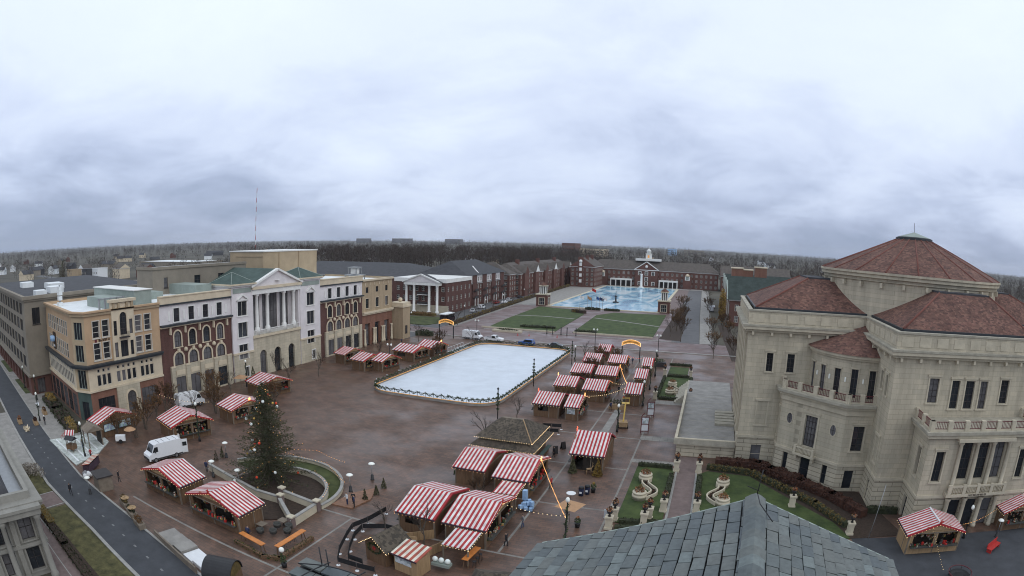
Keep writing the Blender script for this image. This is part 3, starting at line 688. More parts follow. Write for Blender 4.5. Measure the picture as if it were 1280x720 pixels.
# projecting west bay with columned windows
B0, B1, BY = 28.0, 46.2, 59.6
hN = between((B0, 65.4), (B0, BY)); hW = between((B0, BY), (B1, BY)); hS = between((B1, BY), (B1, 65.4))
for f, ups, lows in ((hN, [(3.4, 6.0, 1.2, 3.6, dict(PLAIN))], [(2.2, .0, 1.3, 2.9, dict(DOORS))]), (hS, [(2.6, 6.0, 1.2, 3.6, dict(PLAIN))], []),
                     (hW, [(2.1, 6.0, 1.35, 3.7, dict(PLAIN, nz=3)), (6.15, 6.2, 1.7, 5.0, dict(nx=2, nz=4, fm='framedark', sill=False)), (8.85, 6.2, 1.7, 5.0, dict(nx=2, nz=4, fm='framedark', sill=False)), (11.55, 6.2, 1.7, 5.0, dict(nx=2, nz=4, fm='framedark', sill=False)), (16.0, 6.0, 1.35, 3.7, dict(PLAIN, nz=3))],
                      [(6.15, 0, 1.9, 3.6, dict(DOORS)), (8.85, 0, 1.9, 3.6, dict(DOORS)), (11.55, 0, 1.9, 3.6, dict(DOORS))])):
    l = f.len
    facade(hall, w, f, 0, l, 0, 4.0, lows, 'limerust', .5, 'limetrim'); w.fbox(f, -.1, l+.1, 0, .18, 4.0, 4.35, 'limetrim')
    facade(hall, w, f, 0, l, 4.35, 11.4, ups, 'limestone', .5, 'limetrim')
bp = [(B0, 65.4), (B0, BY), (B1, BY), (B1, 65.4)]
w.course(bp, -.3, .5, 11.4, 11.8, 'limetrim'); w.course(bp, -.3, .75, 11.802, 12.15, 'limeweather')
w.poly([(B0, BY, 12.14), (B1, BY, 12.14), (B1, 65.5, 12.14), (B0, 65.5, 12.14)], 'limeweather')
for u in (4.8, 7.5, 10.2, 12.9):
    p = hW.P(u, .3, 4.9); w.lathe([(.42, 0), (.42, .3), (.3, .4), (.32, 2.5), (.26, 5.6), (.42, 5.8), (.42, 6.1)], p, 'limetrim', 12)
    p = hW.P(u, .3, 0); w.lathe([(.42, 0), (.42, .3), (.34, .4), (.3, 3.5), (.42, 3.7), (.42, 3.98)], p, 'limetrim', 12)
w.fbox(hW, 4.1, 13.6, .002, .9, 11.0, 11.38, 'limetrim')
w.build('wall', hall)
def balustrade(name, root, pts, z, rail=None, end=(True, True)):
    """stone piers with panels of railing or balusters between"""
    k = MB(); rl = MB()
    for i in range(len(pts)-1):
        f = between(pts[i], pts[i+1]); n = max(1, round(f.len/2.6)); s = f.len/n
        k.fbox(f, 0, f.len, -.2, .2, z, z+.2, 'limetrim'); k.fbox(f, 0, f.len, -.22, .22, z+.95, z+1.12, 'limetrim') if not rail else None
        for j in range(n+1): k.fbox(f, j*s-.33, j*s+.33, -.3, .3, z+.002, z+1.2, 'limetrim')
        for j in range(n):
            m = max(2, int((s-.66)/.24))
            for q in range(m):
                u = j*s+.33+(q+.5)*(s-.66)/m
                if rail: rl.fbox(f, u-.025, u+.025, -.025, .025, z+.2, z+1.0, rail)
                else: k.lathe([(.05, .2), (.09, .45), (.045, .75), (.08, .95)], f.P(u, 0, z), 'limetrim', 6)
            if rail:
                rl.fbox(f, j*s+.33, j*s+s-.33, -.04, .04, z+1.0, z+1.08, rail); rl.fbox(f, j*s+.33, j*s+s-.33, -.03, .03, z+.22, z+.28, rail)
    o = k.build(name, root)
    if rail: rl.build('railing', o)
    return o
balustrade('balustrade', hall, [(B0, 65.3), (B0, BY), (B1, BY), (B1, 65.3)], 12.15, 'rail_red')
k = MB(); k.fbox(hW, 3.9, 13.8, .0, 1.15, 4.4, 4.75, 'limetrim'); k.fbox(hW, 4.1, 13.6, .9, 1.1, 5.6, 5.8, 'limetrim')
for u in (4.3, 6.6, 8.85, 11.1, 13.4): k.fbox(hW, u-.25, u+.25, .8, 1.14, 4.752, 5.9, 'limetrim')
for i in range(34): k.lathe([(.05, .0), (.09, .3), (.05, .6), (.07, .85)], hW.P(4.65+i*.25, 1., 4.75), 'limetrim', 6)
o = k.build('balcony', hall)
k = MB()
for i in range(15): k.fbox(hW, 7.4+i*.2, 7.4+i*.2+(.13 if i % 3 else .07), 1.15, 1.17, 4.46, 4.70, 'ink')
k.build('carved_lettering', o)
# canted corner with its terrace and quarter rotunda
PB, PC, PD = (11.6, 79.0), (19.7, 71.4), (23.8, 71.4)
w = MB()
cA = between((11.6, 81.1), PB); cB = between(PB, PC); cC = between(PC, PD)
for f, ups, lows in ((cA, [(1.05, 5.0, .5, 4.0, dict(PLAIN, nx=1))], [(1.0, .3, .6, 2.6, dict(DOORS))]),
                     (cB, [(5.55, 4.9, 2.1, 4.3, dict(nx=4, nz=5, fm='framedark', pm='glasslight', sur=.3, surm='limetrim', head=.3, sill=False)), (1.75, 7.4, .95, 1.45, dict(oval=True, fm='limetrim', sill=False)), (9.35, 7.4, .95, 1.45, dict(oval=True, fm='limetrim', sill=False))],
                      [(1.9, .5, .9, 2.7, dict(DOORS)), (5.5, 0, 1.7, 3.3, dict(DOORS)), (9.0, .5, .9, 2.7, dict(DOORS))]),
                     (cC, [(2.2, 5.7, 1.7, 3.4, dict(PLAIN))], [(1.9, .4, 1.4, 2.6, dict(DOORS))])):
    l = f.len
    facade(hall, w, f, 0, l, 0, 3.6, lows, 'limerust', .4, 'limetrim'); w.fbox(f, -.05, l+.05, 0, .16, 3.6, 3.95, 'limetrim')
    facade(hall, w, f, 0, l, 3.95, 11.0, ups, 'limestone', .4, 'limetrim')
bp = [(11.6, 81.1), PB, PC, PD]
for d, z0, z1, m_ in ((.2, 10.5, 11.298, 'limetrim'), (.5, 11.3, 11.65, 'limetrim'), (.85, 11.652, 12.0, 'limeweather')): w.course(bp, -.3, d, z0, z1, m_)
w.poly([(x, y, 12.01) for x, y in [(11.6, 81.1), PB, PC, PD, (23.8, 81.1)]], 'limeweather')
rot = w.build('corner_pavilion', hall)
k = MB(); k.fbox(cB, 3.7, 7.4, 0, 1.0, 3.7, 4.0, 'limetrim'); k.fbox(cB, 3.8, 7.3, .78, .95, 4.75, 4.9, 'limetrim')
for u in (4.0, 7.1): k.fbox(cB, u-.2, u+.2, .72, .99, 4.002, 5.0, 'limetrim')
for u in (4.1, 7.0): k.fbox(cB, u-.2, u+.2, .16, .7, 3.1, 3.69, 'limetrim')
for i in range(11): k.lathe([(.05, .0), (.1, .3), (.05, .6), (.07, .75)], cB.P(4.4+i*.23, .87, 4.0), 'limetrim', 6)
k.build('balcony', hall)
balustrade('balustrade', hall, [(11.8, 81.), (11.8, 79.1), (19.75, 71.65), (23.7, 71.65)], 12.0, 'rail_red')
w = MB(); RQ = 8.3; qc = (23.8, 81.1); nq = 10
for i in range(nq):
    a0, a1 = pi+pi/2*i/nq, pi+pi/2*(i+1)/nq
    p0, p1 = (qc[0]+RQ*cos(a0), qc[1]+RQ*sin(a0)), (qc[0]+RQ*cos(a1), qc[1]+RQ*sin(a1)); f = between(p0, p1)
    ops = [(f.len/2, 12.35, .98, 3.5 if i < 7 else 3.7, dict(nx=2, nz=3, fm='framedark', pm='glasslight' if i < 5 else 'glass', sill=False, head=.14, sur=.08, surm='limetrim'))] if i % 2 == 1 else []
    facade(hall, w, f, 0, f.len, 12.0, 17.2, ops, 'limestone', .2, 'limetrim')
    w.fbox(f, -.03, f.len+.03, -.2, .25, 17.2, 17.5, 'limetrim'); w.fbox(f, -.06, f.len+.06, -.2, .5, 17.502, 17.85, 'limetrim')
    if i % 2 == 0 and i: w.fbox(f, f.len/2-.1, f.len/2+.1, 0, .16, 14.3, 14.9, 'lampglass')
w.build('rotunda_wall', hall)
def roof_part(name, pts_faces, m='redtile', ridges=(), r=.16):
    k = MB()
    for p in pts_faces: k.poly(p, m)
    o = k.build(name, hall)
    if ridges:
        k = MB()
        for a, c in ridges: k.tube([a, c], r, 'ridge', 6)
        k.build('ridge_tiles', o)
    return o
fs = []; n = 18
for i in range(n):
    a0, a1 = pi+pi/2*i/n, pi+pi/2*(i+1)/n; r = 8.95
    fs.append([(qc[0]+r*cos(a0), qc[1]+r*sin(a0), 17.86), (qc[0]+r*cos(a1), qc[1]+r*sin(a1), 17.86), (qc[0]-.05, qc[1]-.05, 20.9)])
roof_part('rotunda_roof', fs)
def hip(x0, x1, y0, y1, a0, a1, c0, c1, z0=22.42, z1=26.5):
    e = [(x0, y0, z0), (x1, y0, z0), (x1, y1, z0), (x0, y1, z0)]; t = [(a0, c0, z1), (a1, c0, z1), (a1, c1, z1), (a0, c1, z1)]
    o = roof_part('roof', [[e[i], e[(i+1) % 4], t[(i+1) % 4], t[i]] for i in range(4)], 'redtile', [(e[i], t[i]) for i in range(4)])
    k = MB(); k.prism([(p[0], p[1]) for p in t], z1-.1, z1+.22, 'roofgrey'); k.build('ridge_deck', o)
    k = MB()
    for i in range(4): k.bar((e[i][0], e[i][1], z0-.16), (e[(i+1) % 4][0], e[(i+1) % 4][1], z0-.16), .3, .34, 'blackmetal')
    k.build('gutter', o)
hip(6.8, 24.3, 82, 103.8, 15.6, 21.2, 89.6, 97.6); hip(24.7, 46.7, 66.4, 81.6, 33.0, 42.2, 74, 78.6)
hip(47.1, 64.6, 82, 103.8, 50.2, 55.8, 89.6, 97.6); hip(24.7, 46.7, 104.2, 119.4, 31.0, 40.4, 108, 112)
w = MB(); RD = 16.1
w.lathe([(RD, 20), (RD, 27.0), (RD+.3, 27.1), (RD+.3, 27.5), (RD+.75, 27.6), (RD+.75, 28.0), (RD+.95, 28.1), (RD+.95, 28.4)], (CX, CY, 0), 'limestone', 80, smooth=False)
for i in range(28):
    a = 2*pi*i/28; f = F(CX+RD*cos(a), CY+RD*sin(a), -sin(a), cos(a)); w.fbox(F(CX+RD*cos(a), CY+RD*sin(a), sin(a), -cos(a)), -.2, .2, -.6, .0, 26.2, 26.95, 'limetrim') if 0 else w.fbox(f, -.2, .2, 0, .6, 26.3, 26.98, 'limetrim')
w.build('drum', hall)
fs, rg = [], []; n = 20; r0, r1, z0, z1 = RD+.8, 3.3, 28.42, 33.8
for i in range(n):
    a0, a1 = 2*pi*i/n, 2*pi*(i+1)/n; c = lambda r, a, z: (CX+r*cos(a), CY+r*sin(a), z)
    fs.append([c(r0, a0, z0), c(r0, a1, z0), c(r1, a1, z1), c(r1, a0, z1)]); rg.append((c(r0, a0, z0), c(r1, a0, z1)))
cone = roof_part('conical_roof', fs, 'redtile', rg, .13)
k = MB(); k.lathe([(3.5, 33.6), (3.5, 34.1), (3.0, 34.2)], (CX, CY, 0), 'blackmetal', 20, False); k.lathe([(3.2, 34.2), (.05, 35.1)], (CX, CY, 0), 'greengrey', 20, False); k.tube([(CX, CY, 35), (CX, CY, 36.6)], .04, 'iron', 5)
k.build('lantern', cone)
# north terrace: podium, steps, paving
k = MB(); k.prism([(-3.0, 82.3), (5.8, 82.3), (5.8, 112), (-3.0, 112)], 0, 2.1, 'limerust', 'concrete')
k.box(-3.4, 5.8, 81.9, 82.29, 1.9, 2.9, 'limetrim'); k.box(-3.4, -2.99, 82.3, 112, 1.9, 2.9, 'limetrim')
for i in range(5): k.box(2.6, 5.85, 92+i*1.6, 92+i*1.6+1.2, 2.1, 2.5+i*.02, 'limeweather')
for i in range(8): k.box(-3.45, 5.75, 81.86, 81.9, 2.0, 2.8, 'limeweather') if i == 0 else None
for y in (86, 90, 94, 98, 102, 106, 110): k.box(-2.95, 5.75, y, y+.1, 2.1, 2.112, 'limeweather')
for i in range(7): k.box(-3.0-.35*(7-i), -3.0, 112.1, 124, .3*i, .3*(i+1), 'limeweather')
k.box(-3, 5.8, 112.1, 124, 0, 2.1, 'concrete')
k.build('terrace', hall)
# ------------------------------------------------------------------ the long block of shops and theatre on the left
XF = -92.
def fX(y0, y1): return between((XF, y0), (XF, y1))
TR = dict(nx=2, nz=3, fm='frame', sur=.0)
# orange corner building
r = thing('corner_building', 'orange stucco corner building with a black cornice above its cream second floor', 'building', (-104, 56, 0))
w = MB(); f = fX(46.7, 65.0); g = between((-118.7, 49.6), (-95.2, 45.3)); h = between((-95.2, 45.3), (-92, 46.7))
WN = dict(nx=1, nz=1, fm='frame', sill=False, bar=.09)
TALL = dict(nx=1, nz=3, fm='frame', sur=.14, bar=.08)
up = [(u, z, 1.55, 2.9, dict(TALL)) for u in (2.65, 4.9, 12.85, 15.2) for z in (10.5, 14.3)]
up += [(9.0, 14.2, 1.7, 4.0, dict(nx=2, nz=3, fm='framedark', arched=True, sur=.2, surm='cream', sill=False))] + [(u, z, .8, 2.6, dict(nx=1, nz=2, fm='framedark', sill=False)) for u in (7.1, 10.9) for z in (10.4, 14.2)] + [(9.0, 10.3, 1.8, 2.9, dict(nx=2, nz=1, fm='framedark', sill=False))]
facade(r, w, f, 0, 18.3, 9.9, 18.4, [x for x in up if not 6.3 < x[0] < 11.7], 'orange')
k = MB(); fc = F(XF+.35, 46.7, 0, 1)
facade(r, k, fc, 6.3, 11.7, 9.9, 20.2, [x for x in up if 6.3 < x[0] < 11.7], 'cream')
for u in (6.3, 11.7): k.fbox(f, u-.002, u+.002, -.3, .35, 9.9, 20.2, 'cream')
k.fbox(f, 5.9, 12.1, -.6, .75, 20.0, 20.5, 'cream'); k.fbox(f, 6.2, 11.8, -.5, .55, 18.7, 18.95, 'cream')
for u in (6.8, 8.0, 10, 11.2): k.fbox(f, u-.25, u+.25, .351, .6, 18.95, 19.9, 'tan')
k.fbox(f, 7.9, 10.1, .351, 1.1, 13.7, 13.9, 'framedark')
for i in range(10): k.fbox(f, 7.95+i*.23, 8.0+i*.23, 1.02, 1.07, 13.9, 14.8, 'framedark')
k.build('centre_bay', r)
mz = [(u, 5.9, .95, 2.0, dict(WN)) for u in (2.5, 3.7, 4.9, 7.2, 8.5, 9.8, 11.1, 13.2, 14.4, 15.6)] + [(u, 8.25, .65, .65, dict(WN)) for u in (2.5, 3.7, 4.9, 7.2, 8.5, 9.8, 11.1, 13.2, 14.4, 15.6)]
facade(r, w, f, 0, 18.3, 5.4, 9.3, mz, 'cream')
gr = [(3.6, .4, 4.0, 3.4, dict(nx=4, nz=2, fm='framedark', sill=False)), (14.3, .4, 3.8, 3.4, dict(nx=4, nz=2, fm='framedark', sill=False))]
facade(r, w, f, 0, 6.2, 0, 5.1, gr[:1], 'brick2'); facade(r, w, f, 11.9, 18.3, 0, 5.1, gr[1:], 'brick2')
facade(r, w, F(XF+.3, 46.7, 0, 1), 6.2, 11.9, 0, 5.1, [(9.6, 0, 2.2, 4.0, dict(nx=2, nz=2, fm='framedark', arched=True, sur=.35, surm='cream', sill=False))], 'limestone')
for u in (6.2, 11.9): w.fbox(f, u-.003, u+.003, -.2, .3, 0, 5.1, 'limestone')
gw = []
for i in range(5): gw += [(3.2+i*3.7, z, 1.3, 2.7, dict(nx=2, nz=2, fm='frame', sill=False)) for z in (10.4, 14.3)] + [(5.0+i*3.7, z, 1.1, 2.7, dict(nx=1, nz=2, fm='frame', sill=False)) for z in (10.4, 14.3)]
facade(r, w, g, 0, g.len, 9.9, 18.4, gw, 'orange', .07)
facade(r, w, g, 0, g.len, 5.4, 9.3, [(1.6+i*1.35, 5.9, .85, 2.1, dict(WN)) for i in range(16)] + [(1.6+i*1.35, 8.3, .6, .6, dict(WN)) for i in range(16)], 'cream', .07)
facade(r, w, g, 0, g.len, 0, 5.1, [(2.6+i*3.7, .3, 2.8, 3.9, dict(nx=3, nz=2, fm='framedark', sill=False)) for i in range(6)], 'brick2', .1)
hw = [(h.len/2, z, 2.2, hh, dict(nx=3, nz=1, fm='greengrey', sill=False)) for z, hh in ((5.7, 3.3), (10.4, 2.9), (14.2, 3.0))]
facade(r, w, h, 0, h.len, 5.4, 18.4, hw, 'tanplain'); facade(r, w, h, 0, h.len, 0, 5.1, [(h.len/2, 0, 1.8, 3.4, dict(nx=2, nz=1, fm='framedark', sill=False))], 'teal')
pl = [(-118.7, 49.6), (-95.2, 45.3), (-92, 46.7), (-92, 65)]
w.course(pl, -.1, .3, 5.1, 5.4, 'cream'); w.course(pl, -.1, .75, 9.3, 9.62, 'blackmetal'); w.course(pl, -.1, 1.0, 9.622, 9.9, 'blackmetal')
w.course(pl, -.3, .3, 18.2, 18.7, 'tan'); w.course(pl, -.4, .55, 18.702, 19.0, 'orange')
w.poly([(-118.7, 49.6, 18.4), (-95.2, 45.3, 18.4), (-92, 46.7, 18.4), (-92, 65, 18.4), (-118.7, 65, 18.4)], 'roofwhite')
w.poly([(-118.7, 65, 0), (-118.7, 49.6, 0), (-118.7, 49.6, 19), (-118.7, 65, 19)], 'orange')
w.build('wall', r)
k = MB()
for a in range(6):
    ww = (.5, .34, .42, .42, .3, .42)[a]; k.fbox(f, 3.1+a*.46, 3.1+a*.46+ww*.8, .0, .05, 13.62, 13.62+(.42, .3, .34, .42, .5, .3)[a], 'ink')
k.fbox(f, 2.2, 2.7, 0, .05, 13.5, 14.1, 'rail_red'); k.build('lettering', r)
k = MB(); k.fbox(g, 7.4, 9.4, .05, .3, 10.6, 13.8, 'ink'); k.lathe([(.85, -.5), (.85, .5)], g.P(8.4, .35, 12.6), 'bluedecor', 14); k.fbox(g, 7.7, 9.1, .3, .34, 11.0, 11.4, 'white'); k.build('hanging_sign', r)
k = MB(); k.box(-112, -94, 60.2, 64.6, 18.4, 21.4, 'greengrey'); k.box(-112.3, -93.8, 60, 64.8, 21.4, 21.55, 'paint'); k.box(-106, -96, 55, 60.1, 18.4, 20.3, 'greengrey')
for y in (52, 53.4, 54.8, 56.4, 57.8): k.box(-95.2, -94.8, y, y+.3, 18.4, 20.6, 'steel')
k.box(-95.3, -94.9, 51.8, 58.4, 20.4, 20.6, 'steel'); k.build('roof_plant', r)
k = MB()
for z, s_ in ((18.4, 1.1), (19.6, .9), (20.6, 1.0), (21.5, .7)): k.box(-112.2-s_/2, -112.2+s_/2, 50.8-s_/2, 50.8+s_/2, z, z+.8, 'roofwhite')
k.tube([(-112.2, 50.8, 18), (-112.2, 50.8, 22.6)], .2, 'steel'); k.build('chimney', r)

# the two brick and white buildings either side of the theatre
def brickwhite(name, y0, y1, label):
    l = y1-y0; r = thing(name, label, 'building', (-104, (y0+y1)/2, 0)); w = MB(); f = fX(y0, y1)
    cs = [l*(.225+.2*i) for i in range(4)]
    facade(r, w, f, 0, l, 14.6, 18.4, [(u, 14.9, 1.6, 2.6, dict(nx=1, nz=2, fm='framedark', pm='glass', sur=.2, surm='paint')) for u in cs], 'whiteplaster')
    for i in range(5): w.fbox(f, l*(.125+.2*i)-.22, l*(.125+.2*i)+.22, 0, .1, 15.2, 17.0, 'paint')
    facade(r, w, f, 0, l, 6.4, 14.0, [(u, 10.0, 1.9, 3.1, dict(nx=3, nz=2, fm='framedark', arched=True, sur=.3, surm='cream')) for u in cs] + [(u, 5.4+1.05, 2.4, 2.5, dict(nx=2, nz=1, fm='framedark', arched=True, sur=.38, surm='cream', sill=False, pm='glasslight')) for u in cs], 'brick')
    for i in range(5):
        u = l*(.125+.2*i)
        if 0 < i < 4: p = f.P(u, .05, 9.3); w.ball(p, .48, 'cream', 10, 6)
        w.fbox(f, u-.16, u+.16, 0, .5, 12.6, 13.9, 'cream')
    for u in cs: w.fbox(f, u-.3, u+.3, .0, .42, 9.0, 9.7, 'cream')
    facade(r, w, F(XF+.25, y0, 0, 1), l*.1, l*.98, 0, 6.4, [(u, .3, 2.8, 3.9, dict(nx=2, nz=1, fm='framedark', sill=False, pm='glasslight' if u < l/2 else 'glass')) for u in cs], 'limestone')
    for u in (l*.1, l*.98): w.fbox(f, u-.003, u+.003, -.2, .25, 0, 6.4, 'limestone')
    w.fbox(f, l*.1, l*.98, 0, .249, 6.38, 6.42, 'limestone')
    w.poly([f.P(0, 0, 0), f.P(l*.1, 0, 0), f.P(l*.1, 0, 6.4), f.P(0, 0, 6.4)], 'brick'); w.poly([f.P(l*.98, 0, 0), f.P(l, 0, 0), f.P(l, 0, 6.4), f.P(l*.98, 0, 6.4)], 'brick')
    for i in range(5):
        u = l*(.125+.2*i); w.fbox(F(XF+.25, y0, 0, 1), u-.5, u+.5, 0, .25, 0, 6.2, 'limestone'); w.fbox(F(XF+.25, y0, 0, 1), u-.6, u+.6, 0, .35, 6.2, 6.5, 'cream')
    for u in cs: w.fbox(F(XF+.25, y0, 0, 1), u-1.2, u+1.2, .0, .12, 4.6, 5.5, 'cream')
    w.fbox(f, -.0, l, 0, .5, 14.0, 14.25, 'cream'); w.fbox(f, 0, l, -.1, .8, 14.252, 14.6, 'blackmetal')
    w.fbox(f, 0, l, -.2, .4, 18.2, 18.5, 'blackmetal'); w.fbox(f, 0, l, -.5, .25, 18.502, 19.8, 'cream'); w.fbox(f, 0, l, -.55, .4, 19.802, 20.0, 'cream')
    w.poly([(-118, y0, 18.8), (XF-.4, y0, 18.8), (XF-.4, y1, 18.8), (-118, y1, 18.8)], 'roofwhite'); w.box(-118, -93, y0+.01, y0+.2, 0, 18.7, 'brick'); w.box(-118, -93, y1-.2, y1-.01, 0, 18.7, 'brick')
    w.build('wall', r)
    return r
r = brickwhite('brick_building', 65.02, 85.3, 'dark red brick building with a white top floor, between the orange corner and the theatre')
k = MB(); k.box(-110, -97, 79, 84, 18.8, 21, 'greengrey'); k.box(-108, -100, 67, 72, 18.8, 20.2, 'greengrey'); k.build('roof_plant', r)
r = brickwhite('brick_building', 117.2, 137.0, 'dark red brick building with a white top floor, between theatre and tan block')

# theatre: two towers, columned portico, fly loft
r = thing('theatre', 'white theatre with a columned portico under a pediment between two green roofed towers', 'theatre', (-104, 101, 0))
w = MB()
def tower(y0, y1):
    l = y1-y0; f = F(XF+.3, y0, 0, 1)
    TW = dict(nx=2, nz=1, fm='frame', sur=.18, surm='paint', sill=True)
    facade(r, w, f, 0, l, 6.2, 20.3, [(l*.5, 14.0, 3.0, 3.1, dict(TW)), (l*.5, 9.4, 3.0, 3.2, dict(TW)), (l*.5, 6.25, 2.9, 1.6, dict(TW, sill=False))], 'whiteplaster')
    facade(r, w, f, 0, l, 0, 5.8, [(l*.5, 4.6, 2.8, 1.19, dict(TW, sill=False)), (l*.62, .6, 1.3, 2.2, dict(TW))], 'limestone')
    for u in (0, l): w.fbox(F(XF, y0, 0, 1), u-.002, u+.002, -1, .3, 0, 20.3, 'whiteplaster')
    w.fbox(f, -.1, l+.1, -.3, .2, 5.8, 6.2, 'cream'); w.fbox(f, -.5, l+.5, -l-.5, .5, 20.3, 20.6, 'paint'); w.fbox(f, -.8, l+.8, -l-.8, .8, 20.6, 20.9, 'cream')
    w.fbox(f, .4, l-.4, 0, .1, 18.9, 19.9, 'greengrey')
    c = f.P(l/2, 0, 17.6); 
    for s_ in (-1, 1): w.bar(f.P(l/2+s_*1.7, .2, 17.5), f.P(l/2, .2, 18.5), .4, .25, 'paint')
    w.fbox(f, l/2-1.9, l/2+1.9, 0, .3, 17.3, 17.5, 'paint')
    w.box(XF-l, XF-.02, y0+.02, y0+.1, 12, 20.3, 'whiteplaster'); w.box(XF-l, XF-.02, y1-.1, y1-.02, 12, 20.3, 'whiteplaster')
    k = MB(); x0, x1 = XF-l-.3, XF+.9; e = [(x0, y0-.6, 20.91), (x1, y0-.6, 20.91), (x1, y1+.6, 20.91), (x0, y1+.6, 20.91)]; a = ((x0+x1)/2, (y0+y1)/2, 23.2)
    for i in range(4): k.poly([e[i], e[(i+1) % 4], a], 'teal')
    for i in range(4): k.tube([e[i], a], .08, 'greengrey', 4)
    k.build('roof', r)
tower(85.35, 91.9); tower(109.1, 117.15)
f = F(XF+.1, 91.95, 0, 1); PW = 17.1
fb = F(XF-2.2, 91.95, 0, 1)
facade(r, w, fb, 0, PW, 9.2, 18.6, [(u, 9.4, ww, 8.6, dict(nx=n_, nz=4, fm='framedark', pm='glasslight', sill=False)) for u, ww, n_ in ((3.3, 3.1, 3), (8.5, 5.3, 5), (13.7, 3.1, 3))], 'whiteplaster')
facade(r, w, f, 0, PW, 0, 8.6, [(u, 0, 2.4, 5.6, dict(nx=2, nz=3, fm='framedark', arched=True, sill=False)) for u in (3.4, 8.5, 13.6)], 'limestone', .6)
w.fbox(f, -.05, PW+.05, -2.3, .35, 8.6, 9.0, 'cream'); w.fbox(f, -.05, PW+.05, -2.29, .2, 9.0, 9.2, 'limestone')
w.fbox(f, -.1, PW+.1, -2.4, .35, 18.2, 19.3, 'paint'); w.fbox(f, -.3, PW+.3, -2.5, .7, 19.302, 19.9, 'cream')
for u in (.05, PW-.05): w.fbox(f, u-.4, u+.4, -2.2, .0, 9.2, 18.2, 'whiteplaster')
w.poly([f.P(-.3, .2, 19.9), f.P(PW+.3, .2, 19.9), f.P(PW/2, .2, 23.1)], 'whiteplaster')
w.lathe([(.75, -.01), (.75, .01)], f.P(PW/2, .25, 20.9), 'paint', 16) ; 
for s_ in (-1, 1): w.bar(f.P(PW/2+s_*(PW/2+.6), .35, 19.95), f.P(PW/2, .35, 23.4), .9, .45, 'paint')
k = MB()
for s_ in (-1, 1): k.poly([f.P(PW/2+s_*(PW/2+.5), .5, 20.1), f.P(PW/2, .5, 23.5), f.P(PW/2, -16, 23.5), f.P(PW/2+s_*(PW/2+.5), -16, 20.1)][::s_], 'teal')
k.build('roof', r)
w.build('wall', r)
for u in (2.0, 5.6, 11.5, 15.1):
    k = MB(); p = f.P(u, -.35, 9.2); k.lathe([(.62, 0), (.62, 1.5), (.5, 1.6), (.42, 1.8), (.44, 5), (.36, 8.4), (.55, 8.6), (.6, 9.0)], p, 'paint', 14); k.build('column', r)
k = MB()
for u in [i*.28+.5 for i in range(58)]: k.fbox(f, u-.05, u+.05, -.2, -.1, 9.2, 10.1, 'paint')
k.fbox(f, .4, PW-.4, -.28, -.02, 10.1, 10.25, 'paint'); k.build('balustrade', r)
k = MB(); k.box(-120.4, -107, 111.7, 135, 0, 26.9, 'tanplain'); k.box(-120.6, -106.8, 111.5, 135.2, 26.9, 27.2, 'paint')
for y in (118, 126.5): k.box(-106.99, -106.8, y, y+.25, 12, 26.8, 'tan')
k.box(-118, -107.2, 111.58, 111.69, 25.6, 25.9, 'tan')
k.build('fly_loft', r)
# service block behind
b_ = thing('service_block', 'low brown flat roofed block behind the brick building, white membrane on top', 'building', (-115, 86, 0))
k = MB(); f = between((-107, 74), (-107, 105)); facade(b_, k, f, 0, 31, 0, 24.2, [(4, 20.2, 1.2, 2.2, dict(nx=1, nz=2, fm='framedark')), (14, 20.2, 2.0, 2.2, dict(nx=2, nz=2, fm='framedark')), (22, 20.2, 2.0, 2.2, dict(nx=2, nz=2, fm='framedark'))], 'taupe')
k.fbox(f, 0, 31, 0, .15, 17.5, 17.9, 'limeweather'); k.wall(between((-114, 74), (-107, 74)), 0, 7, 0, 24.2, [], 'taupe')
k.course([(-114, 74), (-107, 74), (-107, 105)], -.2, .25, 24.2, 24.8, 'taupe'); k.poly([(-114, 74, 24.5), (-107, 74, 24.5), (-107, 105, 24.5), (-114, 105, 24.5)], 'roofwhite'); k.poly([(-114, 105, 0), (-114, 74, 0), (-114, 74, 24.5), (-114, 105, 24.5)], 'taupe')
k.build('wall', b_)
# tan end block with tall porch
r = thing('end_building', 'tan brick building at the far end of the block with three tall brick porches', 'building', (-104, 145, 0))
w = MB(); f = fX(137.05, 153.5); l = 16.45
TN = dict(nx=1, nz=2, fm='framedark', sur=.12, surm='cream')
facade(r, w, f, 0, l, 9.6, 18.3, [(u, 14.9, 1.4, 1.6, dict(nx=1, nz=1, fm='framedark', sill=False)) for u in (2.6, 7.9, 13.2)] + [(u, 10.6, 1.7, 2.7, dict(TN)) for u in (2.6, 7.9, 13.2)], 'tan')
facade(r, w, f, 0, l, 0, 8.7, [(u, 0, 2.6, 6.2, dict(nx=2, nz=3, fm='framedark', sill=False)) for u in (2.8, 8.0, 13.3)], 'brick2', .7)
for u in (.5, 5.2, 6.1, 9.9, 10.9, 15.2): w.lathe([(.4, 0), (.4, .8), (.3, .9), (.28, 4.4), (.42, 4.8)], f.P(u, .6, 0), 'cream', 10)
w.fbox(f, 0, l, -.1, .4, 8.7, 9.1, 'cream'); w.fbox(f, 0, l, -.1, .7, 9.102, 9.6, 'cream'); w.fbox(f, -.05, l+.2, -.4, .5, 18.3, 18.8, 'cream')
w.poly([(-118, 137.05, 18.2), (-92.2, 137.05, 18.2), (-92.2, 153.5, 18.2), (-118, 153.5, 18.2)], 'roofwhite'); w.poly([(-118, 153.5, 0), (-92, 153.5, 0), (-92, 153.5, 18.8), (-118, 153.5, 18.8)][::-1], 'tan'); w.box(-117.9, -93, 137.1, 137.3, 9, 18.1, 'tan')
for u in (1.5, 4, 6.5, 9, 11.5, 14): w.fbox(f, u-.12, u+.12, 0, .12, 17.0, 17.8, 'cream')
w.build('wall', r)
